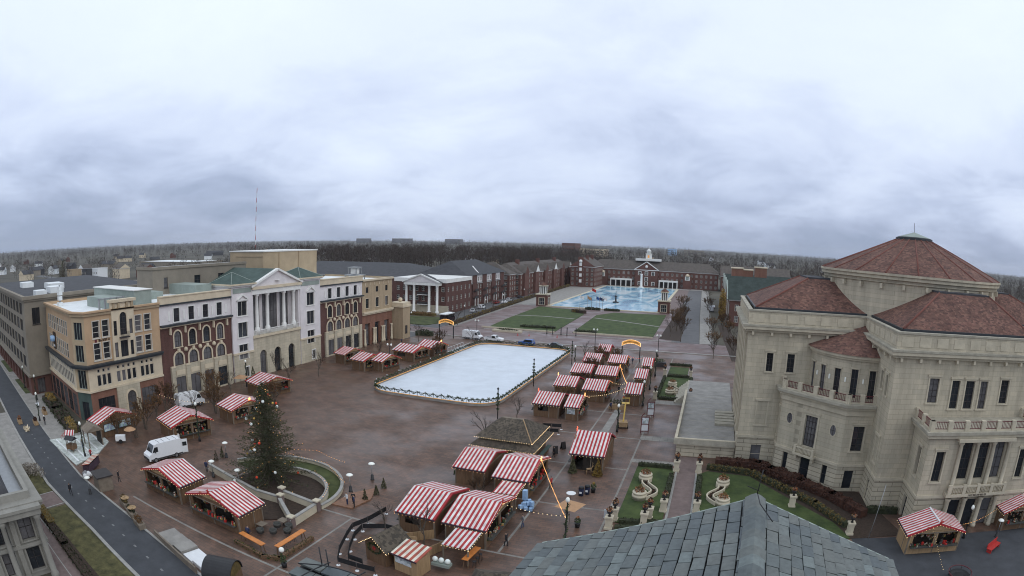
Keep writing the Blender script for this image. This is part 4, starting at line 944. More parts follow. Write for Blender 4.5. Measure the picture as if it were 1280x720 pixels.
k = MB(); k.box(-92.8, -88.4, 154, 158.4, 0, 9.6, 'tan'); k.box(-93.1, -88.1, 153.7, 158.7, 9.6, 10.2, 'cream'); k.box(-92.9, -88.3, 153.9, 158.5, 10.2, 11.0, 'cream'); k.ball((-90.6, 156.2, 11.7), .7, 'cream'); k.box(-88.4, -88.3, 155.4, 156.6, 1.5, 4, 'framedark'); k.build('gate_pier', r)
k = MB()
for x, y, z, s_ in ((-95.5, 138.5, 18.2, 2.2), (-95.5, 138.5, 20.3, 1.5)):
    k.box(x-s_, x+s_, y-s_, y+s_, z+1.6, z+1.9, 'steel')
    for a in (-1, 1):
        for c in (-1, 1): k.box(x+a*s_*.9-.12, x+a*s_*.9+.12, y+c*s_*.9-.12, y+c*s_*.9+.12, z, z+1.6, 'steel')
    k.box(x-s_*.6, x+s_*.6, y-s_*.6, y+s_*.6, z, z+1.5, 'paint')
k.build('roof_plant', r)

# taupe office block further left
r = thing('office_block', 'taupe four storey office block at the far left with long rows of dark windows', 'building', (-140, 60, 0))
w = MB(); g = between((-200, 57.7), (-120, 44.1)); f = between((-120, 44.1), (-120, 90))
OW = dict(nx=3, nz=1, fm='framedark', sill=False, bar=.12)
facade(r, w, g, 0, g.len, 4.3, 19.4, [(3+i*5.2, z, 4.0, 2.5, dict(OW)) for i in range(15) for z in (5.3, 9.2, 13.0, 16.4)], 'taupe')
facade(r, w, g, 0, g.len, 0, 3.9, [(3+i*5.2, .2, 3.8, 3.2, dict(OW)) for i in range(15)], 'brickfar', .8)
facade(r, w, f, 0, f.len, 4.3, 19.4, [(3.2, 14.6, 2.2, 3.4, dict(nx=2, nz=1, fm='framedark'))], 'taupe'); facade(r, w, f, 0, f.len, 0, 3.9, [(3, .1, 2.4, 3.2, dict(OW)), (7, .1, 2.4, 3.2, dict(OW))], 'brickfar', .8)
pl = [(-200, 57.7), (-120, 44.1), (-120, 90)]
w.course(pl, -.2, .45, 3.9, 4.3, 'taupe'); w.course(pl, -.2, .3, 19.4, 19.8, 'taupe'); w.course(pl, -.4, .6, 19.802, 20.5, 'taupe')
w.poly([(-200, 57.7, 19.5), (-120, 44.1, 19.5), (-120, 90, 19.5), (-200, 104, 19.5)], 'roofgrey')
for x, y, s_ in ((-128, 52, 3), (-136, 60, 4), (-150, 66, 5), (-165, 62, 4)): w.obox((x, y, 19.5), (s_*1.4, s_, 1.4), -.17, 'roofwhite')
w.build('wall', r)

# ------------------------------------------------------------------ buildings beyond
def gable_roof(k, x0, x1, y0, y1, z, h, axis, m, ov=.5, gm=None, inset=0):
    """hip (inset > 0) or gable roof with its ridge along axis"""
    x0 -= ov; x1 += ov; y0 -= ov; y1 += ov
    if axis == 'x': r0, r1 = (x0+inset, (y0+y1)/2, z+h), (x1-inset, (y0+y1)/2, z+h)
    else: r0, r1 = ((x0+x1)/2, y0+inset, z+h), ((x0+x1)/2, y1-inset, z+h)
    a, b, c, d = (x0, y0, z), (x1, y0, z), (x1, y1, z), (x0, y1, z); e = gm or m
    if axis == 'x': k.poly([a, b, r1, r0], m); k.poly([c, d, r0, r1], m); k.poly([b, c, r1], m if inset else e); k.poly([d, a, r0], m if inset else e)
    else: k.poly([b, c, r1, r0], m); k.poly([d, a, r0, r1], m); k.poly([a, b, r0], m if inset else e); k.poly([c, d, r1], m if inset else e)
    k.poly([d, c, b, a], m)
def bld(name, label, x0, x1, y0, y1, h, wm, rm, roof='hip', rh=5, axis='y', inset=8, W=None, S=None, flatm=None, cat='building', gm=None, extra=None, chim=0):
    """W: windows of the side that faces the camera (-y); S: of the side that faces the green (+x). (columns, rows, w, h, first z, step, options)"""
    r = thing(name, label, cat, ((x0+x1)/2, (y0+y1)/2, 0)); k = MB()
    for key, f in (('W', between((x0, y0), (x1, y0))), ('S', between((x1, y0), (x1, y1)))):
        sp = W if key == 'W' else S; wins = []
        if sp:
            n, rows, ww, hh, zf, dz, opt = sp
            wins = [(f.len*(i+.5)/n, zf+j*dz, ww, hh, dict(opt)) for i in range(n) for j in range(rows)]
        facade(r, k, f, 0, f.len, 0, h, wins, wm, .2)
    for f in (between((x1, y1), (x0, y1)), between((x0, y1), (x0, y0))): k.wall(f, 0, f.len, 0, h, [], wm)
    if roof == 'flat':
        k.course([(x0, y0), (x1, y0), (x1, y1), (x0, y1)], -.3, .25, h, h+.7, flatm or wm, True); k.poly([(x0, y0, h+.3), (x1, y0, h+.3), (x1, y1, h+.3), (x0, y1, h+.3)], rm)
    else: k.course([(x0, y0), (x1, y0), (x1, y1), (x0, y1)], -.1, .3, h-.4, h-.02, 'paint', True)
    k.build('wall', r)
    if roof != 'flat':
        q = MB(); gable_roof(q, x0, x1, y0, y1, h, rh, axis, rm, .6, gm or wm, inset if roof == 'hip' else 0); q = q.build('roof', r)
        for i in range(chim):
            c = MB(); t = (i+.5)/chim; cx, cy = ((x0+x1)/2+1.5, y0+(y1-y0)*t) if axis == 'y' else (x0+(x1-x0)*t, (y0+y1)/2+1.5); c.box(cx-1, cx+1, cy-1, cy+1, h+rh*.4, h+rh+1.6, wm); c.build('chimney', q)
    return r
AW = dict(nx=2, nz=2, fm='frame', sill=False, bar=.12)
r = bld('apartment_building', 'red brick apartment building with a white four columned portico', -127, -103, 214.5, 240, 12.6, 'brick', 'roofgrey', 'flat', W=(8, 3, 1.4, 1.9, 1.2, 3.9, AW), S=(6, 3, 1.4, 1.9, 1.2, 3.9, AW))
k = MB(); f = between((-121, 211.5), (-105, 211.5))
k.fbox(f, 0, 16, -3, .2, 11.6, 12.8, 'paint'); k.poly([f.P(-.4, .3, 12.8), f.P(16.4, .3, 12.8), f.P(8, .3, 15.8)], 'whiteplaster')
for s_ in (-1, 1): k.bar(f.P(8+s_*8.6, .3, 12.85), f.P(8, .3, 16), .8, .5, 'paint'); k.poly([f.P(8+s_*8.6, .3, 12.9), f.P(8, .3, 16.1), f.P(8, -4, 16.1), f.P(8+s_*8.6, -4, 12.9)], 'roofgrey')
for z in (3.6, 7.5): k.fbox(f, 5.6, 10.4, -2.6, -1, z, z+.25, 'paint'); k.fbox(f, 5.6, 10.4, -1.1, -1., z+.25, z+1.2, 'framedark')
k.fbox(f, -3, 19, -2.95, -2.6, 0, 3.4, 'limestone'); k.box(-127.3, -102.7, 214.2, 240, 12.62, 14.2, 'paint'); o = k.build('portico', r)
for u in (.9, 4.5, 11.5, 15.1): k = MB(); k.lathe([(.8, 0), (.8, 1.2), (.55, 1.4), (.5, 11), (.75, 11.6)], f.P(u, -.6, 0), 'paint', 12); k.build('column', r)
r = bld('apartment_row', 'long brick apartment row with white top storey and dark roof, beside the far street', -131, -106.5, 243, 291, 10.4, 'brick', 'roofgrey', 'none', .1, W=(6, 3, 1.6, 1.9, 1.2, 3.2, AW), S=(16, 3, 1.6, 1.9, 1.2, 3.2, AW))
f = between((-106.4, 243), (-106.4, 291)); g = between((-131, 242.9), (-106.4, 242.9)); k = MB()
facade(r, k, f, 0, 48, 10.5, 14, [(1.5+3*i, 11, 1.7, 2.0, dict(AW)) for i in range(16)], 'whiteplaster'); facade(r, k, g, 0, 24.6, 10.5, 14, [(2+4*i, 11, 1.7, 2.0, dict(AW)) for i in range(6)], 'whiteplaster')
for i in range(4): k.fbox(f, 6+12*i, 11+12*i, .05, .3, 0, 14, 'brick'); k.fbox(f, 6.5+12*i, 10.5+12*i, .3, 1.4, 3.4, 3.6, 'framedark'); k.fbox(f, 6.5+12*i, 10.5+12*i, .3, 1.4, 6.6, 6.8, 'framedark'); k.fbox(f, 6.5+12*i, 10.5+12*i, 1.35, 1.4, 3.6, 4.6, 'framedark'); k.fbox(f, 6.5+12*i, 10.5+12*i, 1.35, 1.4, 6.8, 7.8, 'framedark')
for i in range(4): 
    for u in (6.8, 10.2): k.fbox(f, u+12*i-.15, u+12*i+.15, 1.1, 1.4, 0, 3.4, 'paint')
k.build('upper_storey', r)
k = MB(); gable_roof(k, -131, -106.4, 243, 291, 14, 6.2, 'y', 'roofgrey', .8, None, 9); k.bar((-112, 262, 17.6), (-107.2, 258, 14.6), .5, .3, 'paint'); k.build('roof', r)
bld('apartment_block', 'long dark roofed apartment block behind the tan end building', -232, -134, 246, 300, 12, 'brick', 'roofgrey', 'hip', 5.6, 'x', 20, W=(24, 3, 1.8, 2, 1.2, 3.5, AW))
r = bld('brick_terrace', 'red brick terrace with gables and dormers along the street beside the pool', -122, -102, 304, 424, 12.4, 'brickfar', 'roofbrown', 'hip', 5.5, 'y', 6, W=(6, 4, 1.5, 1.8, 1, 2.9, AW), S=(24, 4, 1.4, 1.7, 1, 2.9, AW), chim=3)
for i in range(6):
    k = MB(); y = 312+i*20; k.box(-103.4, -100.6, y-3.5, y+3.5, 0, 12.6, 'brickfar'); gable_roof(k, -110, -100.6, y-3.5, y+3.5, 12.6, 4, 'x', 'roofbrown', .3, 'paint' if i % 2 else 'brickfar'); k.build('gable', r)
bld('brick_apartments', 'grey brown brick apartments with a pyramid roof, behind the far parked cars', -128, -104, 292.5, 303, 12.5, 'brickfar', 'roofbrown', 'hip', 6, 'x', 11, W=(6, 4, 1.6, 1.8, 1, 2.9, AW), S=(3, 4, 1.6, 1.8, 1, 2.9, AW))
# city hall at the end of the pool
r = bld('city_hall', 'long red brick city hall behind the pool with white cupola and central pediment', -92, 6, 432, 452, 12.2, 'brickfar', 'roofbrown', 'hip', 6.4, 'x', 8, W=(27, 3, 1.5, 1.9, 1, 3.8, AW), S=(4, 3, 1.5, 1.9, 1, 3.8, AW))
k = MB(); f = between((-56, 429.5), (-39, 429.5)); facade(r, k, f, 0, 17, 0, 12.3, [(u, z, 1.9, 2.6, dict(AW, sur=.3, surm='paint')) for u in (3.5, 8.5, 13.5) for z in (1, 8.4)] + [(8.5, 4.4, 1.9, 2.6, dict(AW, sur=.3, surm='paint'))], 'brickfar')
for s_ in (0, 17): k.fbox(f, s_-.1, s_+.1, -2.6, 0, 0, 12.3, 'brickfar')
k.poly([f.P(-.6, .2, 12.3), f.P(17.6, .2, 12.3), f.P(8.5, .2, 18)], 'brickfar')
for s_ in (-1, 1): k.bar(f.P(8.5+s_*9.2, .3, 12.3), f.P(8.5, .3, 18.3), .8, .5, 'paint'); k.poly([f.P(8.5+s_*9.2, .3, 12.3), f.P(8.5, .3, 18.4), f.P(8.5, -10, 18.4), f.P(8.5+s_*9.2, -10, 12.3)], 'roofbrown')
k.fbox(f, -.3, 17.3, 0, .4, 12.0, 12.5, 'paint'); k.ball(f.P(8.5, .25, 14.8), 1.1, 'paint', 12, 6)
k.build('pediment', r)
for a, c in ((-74, -58), (-38, -24)):
    k = MB(); k.box(a, c, 427, 432, 4.4, 5.4, 'paint')
    for i in range(5): x = a+.4+(c-a-.8)*i/4; k.box(x-.35, x+.35, 427, 427.7, 0, 4.4, 'paint')
    k.box(a+.5, c-.5, 430.5, 430.7, 0, 4.4, 'framedark'); k.build('porch', r)
for a in (-80, -17):
    k = MB(); k.box(a-3.2, a+3.2, 428.5, 432, 0, 9, 'brickfar'); f = between((a-3.2, 428.4), (a+3.2, 428.4)); k.fbox(f, 1.4, 5, 0, .3, 6.4, 9.2, 'paint'); k.lathe([(1.8, 0), (1.3, 1.2), (.1, 1.9)], (a, 429, 9.2), 'cream', 10); k.fbox(f, 2.2, 4.2, .3, .4, 6.8, 9.4, 'greengrey'); k.build('pavilion', r)
k = MB(); k.box(-57, -38, 438, 446, 18.7, 20.2, 'paint'); k.box(-49.6, -45.4, 440, 444, 20.2, 23.8, 'paint'); k.box(-49.9, -45.1, 439.7, 444.3, 23.8, 24.2, 'paint'); k.lathe([(1.7, 24.2), (1.7, 25.8), (1.9, 26), (1.4, 26.9), (.3, 27.6), (.1, 29)], (-47.5, 442, 0), 'paint', 10); k.box(-48.2, -46.8, 439.9, 440, 21, 23, 'signamber'); k.build('cupola', r)
r = bld('brick_wing', 'brick wing with a round clock in its gable at the left end of the pool', -97, -80, 398, 430, 14, 'brickfar', 'roofbrown', 'gable', 6, 'y', 0, W=(5, 4, 1.5, 2, 1.2, 3.2, AW), S=(8, 4, 1.4, 1.9, 1.2, 3.2, AW), chim=2)
k = MB(); k.box(-91.5, -88, 397.2, 399, 0, 20.5, 'brickfar'); k.ball((-89.7, 397.2, 17.6), 1.2, 'paint', 12, 6); 
for z in (3, 7, 11, 14.4): k.box(-90.6, -88.8, 397.05, 397.19, z, z+2.2, 'paint')
k.build('stair_tower', r)
bld('brick_terrace', 'red brick terrace with white dormers on the right behind the pool', 8, 60, 424, 446, 11, 'brickfar', 'roofbrown', 'gable', 7.5, 'x', 0, W=(16, 3, 1.5, 1.8, 1, 3.4, AW))
r = bld('teal_roofed_building', 'brick building with dark green cross gables just left of the concert hall', 8.5, 44, 236, 330, 10.5, 'brickfar', 'tealdark', 'none', .1, W=(6, 2, 1.6, 2.6, 1.5, 4.5, AW), S=None)
f = between((8.5, 330), (8.5, 236)); k = MB()
for i in range(4):
    y = 246+i*23; gable_roof(k, 7.6, 44, y-10.5, y+10.5, 10.5, 7, 'x', 'tealdark', .4, 'brickfar')
    k.bar((7.4, y-10.8, 10.6), (7.4, y, 17.6), .5, .4, 'greengrey'); k.bar((7.4, y+10.8, 10.6), (7.4, y, 17.6), .5, .4, 'greengrey')
k.build('roof', r)
k = MB()
for i in range(4):
    for j in (-5, 0, 5): k.fbox(f, 84-23*i+j-.8, 84-23*i+j+.8, .01, .08, 1.2, 8.2, 'frame')
k.build('pilaster', r)
for x, y, z in ((14, 300, 21), (20, 312, 20), (26, 296, 22)): k = MB(); k.box(x-3, x+3, y-3, y+3, 12, z, 'brick2'); k.box(x-3.3, x+3.3, y-3.3, y+3.3, z, z+.5, 'cream'); k.build('chimney', r)
# pool pavilions
for x, side in ((-78.2, 'left'), (-20.8, 'right')):
    t = thing('pool_pavilion', f'small brick tower with an open white lantern at the near {side} corner of the pool', 'pavilion', (x, 268.5, 0))
    k = MB(); f = between((x-2.7, 265.8), (x+2.7, 265.8)); facade(t, k, f, 0, 5.4, 0, 5.2, [(2.7, .6, 2.6, 3.2, dict(nx=3, nz=2, fm='frame', sur=.25, surm='limetrim'))], 'brickfar')
    for g in (between((x+2.7, 265.8), (x+2.7, 271)), between((x+2.7, 271), (x-2.7, 271)), between((x-2.7, 271), (x-2.7, 265.8))): facade(t, k, g, 0, g.len, 0, 5.2, [(g.len/2, .6, 2.6, 3.2, dict(nx=3, nz=2, fm='frame', sur=.25, surm='limetrim'))], 'brickfar')
    k.box(x-3, x+3, 265.5, 271.3, 5.2, 5.7, 'limetrim'); k.build('base', t)
    k = MB()
    for a in (-1.3, -.43, .43, 1.3):
        for c in (-1.3, 1.3): k.box(x+a-.16, x+a+.16, 268.4+c-.16, 268.4+c+.16, 5.7, 9.2, 'paint')
    k.box(x-1.1, x+1.1, 267.3, 269.5, 5.7, 9, 'glasslight'); k.box(x-1.8, x+1.8, 266.6, 270.2, 9.2, 9.6, 'limetrim'); k.build('lantern', t)
    k = MB(); k.lathe([(2.0, 9.6), (1.2, 10.4), (.2, 11), (.05, 11.8)], (x, 268.4, 0), 'redtile', 4, False); k.build('roof', t)
# far left: houses, stores
for i, (x, y, s_, h_, wm, lb) in enumerate(((-505, 246, 13, 9, 'tan', 'tan two storey house with small windows in the row of far left houses'), (-487, 255, 10, 9, 'roofgrey', 'narrow dark house between two pale ones, far left'), (-476, 262, 12, 9.5, 'white', 'white two storey house in the middle of the far left row'), (-466, 282, 15, 9, 'cream', 'cream gabled house with an L shaped plan, far left'), (-448, 300, 16, 8, 'brickfar', 'reddish house at the right end of the far left row'))):
    bld('house', lb, x-s_/2, x+s_/2, y-5, y+7, h_, wm, 'roofbrown', 'gable' if i > 2 else 'flat', 3.5, 'x', 0, W=(3, 2, 1.6, 1.8, 1.2, 4, AW), cat='house', gm=wm)
bld('store', 'long low store with a white flat roof behind the far left houses', -640, -520, 420, 470, 7, 'taupe', 'roofwhite', 'flat')
bld('warehouse', 'white flat roofed warehouse in the trees at the far left', -690, -560, 640, 690, 9, 'taupe', 'roofwhite', 'flat', W=(9, 1, 5, 3, 3, 4, AW))
bld('store', 'low brown store with a pale roof in front of the far left houses', -330, -290, 205, 235, 6, 'taupe', 'roofwhite', 'flat')
bld('workshop', 'small brown roofed workshop beside the far left car park', -345, -325, 168, 182, 6, 'woodgrey', 'roofbrown', 'gable', 3, 'x')
for x0, x1, y0, h_, wm, lb in ((-2955, -2835, 4300, 37, 'farblock', 'leftmost distant block standing above the horizon trees'), (-2585, -2415, 4300, 37.5, 'farblock', 'widest distant block standing above the horizon trees'), (-2086, -1952, 4300, 36, 'farblock', 'distant block above the trees, right of the widest one'), (-336, -306, 1290, 28.5, 'brickfar', 'distant reddish office block above the left end of city hall'), (-304, -247, 1330, 17, 'cream', 'distant long cream office building right of the reddish block'), (-158, -128, 2100, 22, 'bluedecor', 'distant pale blue office block above the pool'), (-104, -28, 2200, 20, 'taupe', 'distant grey office block right of the pale blue one'), (-392, -340, 1700, 12, 'white', 'distant white store among trees left of the reddish office')):
    bld('office_building', lb, x0, x1, y0, y0+60, h_, wm, 'roofgrey', 'flat', W=(6, 3, (x1-x0)/9, h_/8, h_*.12, h_*.28, AW))
t = thing('radio_mast', 'tall thin red and white radio mast on the left horizon', 'mast', (-894, 907, 0))
k = MB()
for i in range(14): k.tube([(-894, 907, i*10), (-894, 907, i*10+10)], .55, 'redpaint' if i % 2 else 'white', 5)
k.build('pole', t); k = MB(); k.ball((-894, 907, 141), .8, 'redpaint'); k.build('lamp', t)
# ------------------------------------------------------------------ the market huts
def bulbs(k, a, b, n, r=.05, m='bulb', sag=0.):
    a, b = Vector(a), Vector(b)
    for i in range(n+1):
        t = i/n; p = a.lerp(b, t); p.z -= sag*4*t*(1-t)
        s = r; i0 = len(k.v); k.v += [(p.x+s, p.y, p.z), (p.x-s, p.y, p.z), (p.x, p.y+s, p.z), (p.x, p.y-s, p.z), (p.x, p.y, p.z+s), (p.x, p.y, p.z-s)]
        mi = k.mi(m)
        for f in ((0, 2, 4), (2, 1, 4), (1, 3, 4), (3, 0, 4), (2, 0, 5), (1, 2, 5), (3, 1, 5), (0, 3, 5)): k.f.append(tuple(i0+j for j in f)); k.m.append(mi); k.sm.append(False)
HG = 'red and white striped market huts'
def hut(label, x0, x1, y0, y1, rz=0., ze=2.5, zr=3.75, open_side=1, front='window', awn=None, lights='bulb', roofm='stripe', wood='wood', turn=False, star=None, swap=False, kind='market_hut', wares=True, board=False, door=False, group=HG):
    """x0..y1: the roof's outline on the plan; turn: its ridge runs along world y. Local: ridge along x, eaves at -y and +y"""
    cx, cy = (x0+x1)/2, (y0+y1)/2; w, d = (x1-x0, y1-y0)
    if turn: w, d = d, w; rz = rz-pi/2
    t = thing(kind, label, 'market hut', (cx, cy, 0), rz, group)
    hx, hy = w/2, d/2; bx, by = hx-.22, hy-.4; th = .07; n = open_side
    sl = lambda y: ze+(zr-ze)*(1-abs(y)/hy)
    wl = MB()
    # gable walls: closed one, and the trading gable with a serving hatch
    for s_ in (-1, 1):
        f = F(s_*bx, -s_*by, 0, s_); zt = sl(by)-.09; op = []
        if s_ == n and wares: op = [(.6, by-.25, 1.05, zt-.1), (by+.25, 2*by-.6, 1.05, zt-.1)]
        elif s_ == n and board: op = []
        wl.wall(f, 0, 2*by, 0, zt, op, wood, .12)
        wl.poly([f.P(0, 0, zt), f.P(2*by, 0, zt), f.P(by, 0, sl(0)-.1)], wood)
        for u in (.06, by, 2*by-.06): wl.fbox(f, u-.06, u+.06, .001, .05, 0, zt, 'woodgrey')
        wl.fbox(f, 0, 2*by, .001, .06, zt-.06, zt+.06, 'woodgrey')
    for s_ in (-1, 1):
        f = F(-s_*-bx, s_*by, s_*-1, 0) if s_ == 1 else F(-bx, -by, 1, 0); zt = sl(by)-.09
        f = F(-bx, -by, 1, 0) if s_ == -1 else F(bx, by, -1, 0)
        op = [(bx*.35, bx*1.15, 1.1, 2.1)] if (s_ == -1 and front == 'window') else []
        if s_ == -1 and front == 'open': op = [(.3, 2*bx-.3, .08, zt-.15)]
        wl.wall(f, 0, 2*bx, 0, zt, op, wood, .1)
        for u in (.06, 2*bx*.62, 2*bx-.06): wl.fbox(f, u-.05, u+.05, .001, .04, 0, zt, 'woodgrey')
        if s_ == -1 and front == 'board':
            wl.fbox(f, bx*.25, bx*1.5, .002, .06, 1.1, 2.15, 'notice')
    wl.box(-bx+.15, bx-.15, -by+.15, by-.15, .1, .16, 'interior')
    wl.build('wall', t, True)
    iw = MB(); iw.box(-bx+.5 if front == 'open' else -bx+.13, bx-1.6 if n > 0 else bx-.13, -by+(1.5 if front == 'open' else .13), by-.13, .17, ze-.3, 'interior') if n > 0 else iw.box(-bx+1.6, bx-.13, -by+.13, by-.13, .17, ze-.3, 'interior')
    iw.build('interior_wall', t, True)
    rf = MB()
    for s_ in (-1, 1):
        a, b = (-hx, s_*hy, ze), (hx, s_*hy, ze); c, e = (hx, 0, zr), (-hx, 0, zr)
        q = [a, b, c, e]; dn = [(p[0], p[1], p[2]-th) for p in q]
        rf.hexa([*dn, *q] if s_ < 0 else [dn[3], dn[2], dn[1], dn[0], q[3], q[2], q[1], q[0]], roofm)
    ro = rf.build('roof', t, True)
    hm = MB()
    for s_ in (-1, 1):
        hm.box(-hx, hx, s_*hy-.02, s_*hy+.02, ze-.26, ze-.075, 'hemdark')
        for y in (-1, 1): hm.bar((s_*(hx+.012), y*hy, ze-.12), (s_*(hx+.012), 0, zr-.12), .05, .2, 'hem')
    hm.build('valance', ro, True)
    if wood == 'woodlight': k = MB(); k.box(-hx, hx, -.1, .1, zr-.02, zr+.06, 'white'); k.build('ridge_cap', ro, True)
    if wares:
        k = MB(); k.box(n*bx-.1 if n > 0 else n*bx-.55, n*bx+.55 if n > 0 else n*bx+.1, -by+.4, by-.4, .95, 1.05, 'counter')
        k.build('counter', t, True)
        k = MB()
        for i in range(int(by*7)):
            y = R.uniform(-by+.5, by-.5); s_ = R.uniform(.12, .3); k.obox((n*(bx+R.uniform(-.2, .35)), y, 1.052), (s_, s_, R.uniform(.12, .5)), R.random(), R.choice(['goods', 'goods', 'redpaint', 'counter', 'garland']))
        for i in range(int(by*5)): y = R.uniform(-by+.5, by-.5); k.obox((n*(bx-1.1+R.uniform(0, .2)), y, 1.2+R.random()*.9), (.2, .35, .35), 0, 'goods')
        k.build('wares', t, True)
        k = MB(); zt = sl(by)
        k.leaves((n*(bx+.12), 0, 1.0), (.16, 2*by-.6, .14), int(by*60), 'garland', .09, flat=True); k.build('garland', t, True)
        k = MB(); k.box(n*(bx+.09)-.03, n*(bx+.09)+.03, -by*.45, by*.45, sl(0)-.85, sl(0)-.42, 'woodlight'); k.build('sign_board', t, True)
    if board:
        k = MB(); f = F(n*bx, -n*by, 0, n)
        for u0, u1 in ((.12, .47), (.53, .88)): k.fbox(f, 2*by*u0, 2*by*u1, .06, .12, .95, 2.25, 'framedark'); k.fbox(f, 2*by*u0+.1, 2*by*u1-.1, .12, .14, 1.05, 2.15, 'bluegreen')
        k.build('map_board', t, True)
    if lights:
        k = MB()
        for s_ in (-1, 1):
            bulbs(k, (-hx, s_*(hy+.06), ze-.3), (hx, s_*(hy+.06), ze-.3), max(8, int(w/.45)), .033, lights)
            bulbs(k, (n*(hx+.07), s_*hy, ze-.2), (n*(hx+.07), 0, zr-.2), max(6, int(hy/.45)), .033, lights)
        k.build('fairy_lights', t, True)
    if star:
        k = MB(); p = (n*(hx+.05), 0, zr+.12)
        for i in range(5):
            a = 2*pi*i/5+pi/2; a1 = a+pi/5; a2 = a-pi/5
            q = lambda r_, an, x: (p[0]+x, p[1]+r_*cos(an), p[2]+r_*sin(an))
            k.hexa([q(0, 0, -.04), q(.14, a2, -.04), q(.34, a, -.04), q(.14, a1, -.04), q(0, 0, .04), q(.14, a2, .04), q(.34, a, .04), q(.14, a1, .04)], star)
        k.build('star', t, True)
    if awn:
        ax0, ax1, dep, z0, z1 = awn; k = MB()
        a, b, c, e = (ax0, -hy-dep, z0), (ax1, -hy-dep, z0), (ax1, -hy-.15, z1), (ax0, -hy-.15, z1); q = [a, b, c, e]
        k.hexa([*[(p[0], p[1], p[2]-.05) for p in q], *q], roofm); o = k.build('awning', t, True)
        k = MB()
        for x in (ax0+.1, ax1-.1): k.box(x-.07, x+.07, -hy-dep+.1, -hy-dep+.24, 0, z0-.05, 'woodgrey')
        k.build('post', o, True); k = MB(); bulbs(k, (ax0, -hy-dep-.05, z0-.12), (ax1, -hy-dep-.05, z0-.12), 9, .04, 'bulb'); bulbs(k, (ax1+.05, -hy-dep, z0-.12), (ax1+.05, -hy, z1-.12), 8, .04, 'bulb'); k.build('fairy_lights', o, True)
    if door:
        k = MB(); k.box(-bx+.4, -bx+1.3, -by-.06, -by-.005, .05, 2.05, 'woodgrey'); k.build('door', t, True)
    return t
hut('striped hut with a small lean-to awning, nearest beside the bar table', -23.55, -18.75, 47.6, 56.5, awn=(-.75, 2.0, 3.5, 1.98, 2.22), front='none', star='redpaint', lights='bulb')
hut('striped hut in front of the black queue barriers, half behind a bare tree', -28.95, -24.35, 47.6, 56.6, open_side=-1, front='window', lights='bulbsoft')
hut('striped hut with a lean-to awning and pale blue decorations, second up the aisle', -23.4, -18.7, 61.1, 70.1, awn=(-.95, 1.85, 3.3, 2.0, 2.22), front='none', star='bulbsoft', lights='bulb')
hut('striped hut partly hidden by a red leaved sapling, just before the dark shingled pavilion', -29.0, -24.7, 62.1, 70.2, open_side=-1, front='none', lights='bulbsoft')
hut('lone big striped hut with fir trees shown in its open front, right of the aisle', -16.75, -11.95, 72.3, 81.1, open_side=-1, front='open', zr=4.5, ze=2.55, star='bulbred', lights='bulb')
hut('wide striped hut with a window, just beyond the dark shingled pavilion', -29, -24.1, 94.6, 102.6, open_side=-1, front='window', star='bulbred')
hut('narrow striped hut with a white notice board, joined to the wide hut beyond the pavilion', -23.3, -20.6, 94.5, 102.5, front='board', star='bulbsoft')
hut('striped hut with bare branches before its roof, third pair up the left of the aisle', -29.1, -24.6, 108.6, 116.4, open_side=-1, front='none', star='bulbsoft', lights='bulbsoft')
hut('striped hut with serving ledge, right one of the third pair up the aisle', -23.1, -18.5, 107.5, 115.6, front='none', lights='bulbsoft')
hut('striped hut with red twigs before its roof, left of the fourth pair', -29.0, -24.3, 121.6, 129.4, open_side=-1, front='none', lights='bulbsoft')
hut('striped hut at the end of a yellow light string, right one of the fourth pair', -23.35, -18.65, 121.3, 129, front='none', star='bulbsoft', lights='bulbsoft')
hut('striped hut below the right hand market arch', -23.2, -18.8, 135.4, 142.6, front='none', lights='bulbsoft')
hut('striped hut mostly hidden behind bare trees near the far corner of the rink', -29.2, -25, 135, 142.4, open_side=-1, front='none', lights='bulbred')
hut('small striped hut behind bare trees, farthest beside the right market arch', -28.6, -25, 149, 156, open_side=-1, front='none', lights='bulbred')
hut('striped hut beside the planter box, nearest in the right hand row of small huts', -14.9, -11.6, 107.3, 114.8, open_side=-1, front='none', group=HG)
hut('middle one of the three small striped huts right of the aisle', -14.9, -12.15, 120.9, 128.6, open_side=-1, front='none')
hut('farthest of the three small striped huts right of the aisle, beside the dark planter', -14.9, -12.3, 134.3, 141.4, open_side=-1, front='none')
# left side of the square
hut('striped hut with two pale blue map boards, in front of the orange corner building', -86.4, -82.4, 42.2, 51.0, wares=False, board=True, roofm='stripe_w', front='none', lights='bulb', ze=2.6, zr=4.0)
hut('striped hut with a dark hatch behind the white van, before the brick building', -76.7, -70.3, 51.4, 59.4, rz=-.24, roofm='stripe_w', front='none', lights='bulbsoft', ze=2.6, zr=4.0)
hut('striped hut behind the top of the big fir tree, with a green counter', -75, -69.6, 64.4, 72.4, rz=-.22, roofm='stripe_w', front='none', lights='bulbsoft', star='bulbsoft')
hut('striped hut among bare trees in front of the theatre portico', -83, -77, 80, 88, rz=-.2, roofm='stripe_w', front='none', lights='bulbsoft')
hut('striped hut turned end on just below the white van, before the garden wall', -61.4, -52.8, 37.3, 41.9, turn=True, front='none', lights='bulb')
hut('biggest striped hut on the left square, with orange tables on its terrace', -51.0, -41.8, 36.8, 41.2, turn=True, front='none', star='redpaint', lights='bulb', zr=3.9)
hut('small striped hut by the brick end building, leftmost of the far left cluster', -85.3, -81.4, 114.4, 121.5, rz=-.2, roofm='stripe_w', front='none')
hut('striped hut in the middle of the far left cluster, beyond the rink corner', -77.6, -73.0, 110.5, 117.5, rz=-.2, roofm='stripe_w', front='none', lights='bulbsoft')
hut('reddish striped hut right of the middle one in the far left cluster', -73.0, -69.2, 112.2, 119, rz=-.2, roofm='stripe_w', front='none', lights='bulbsoft')
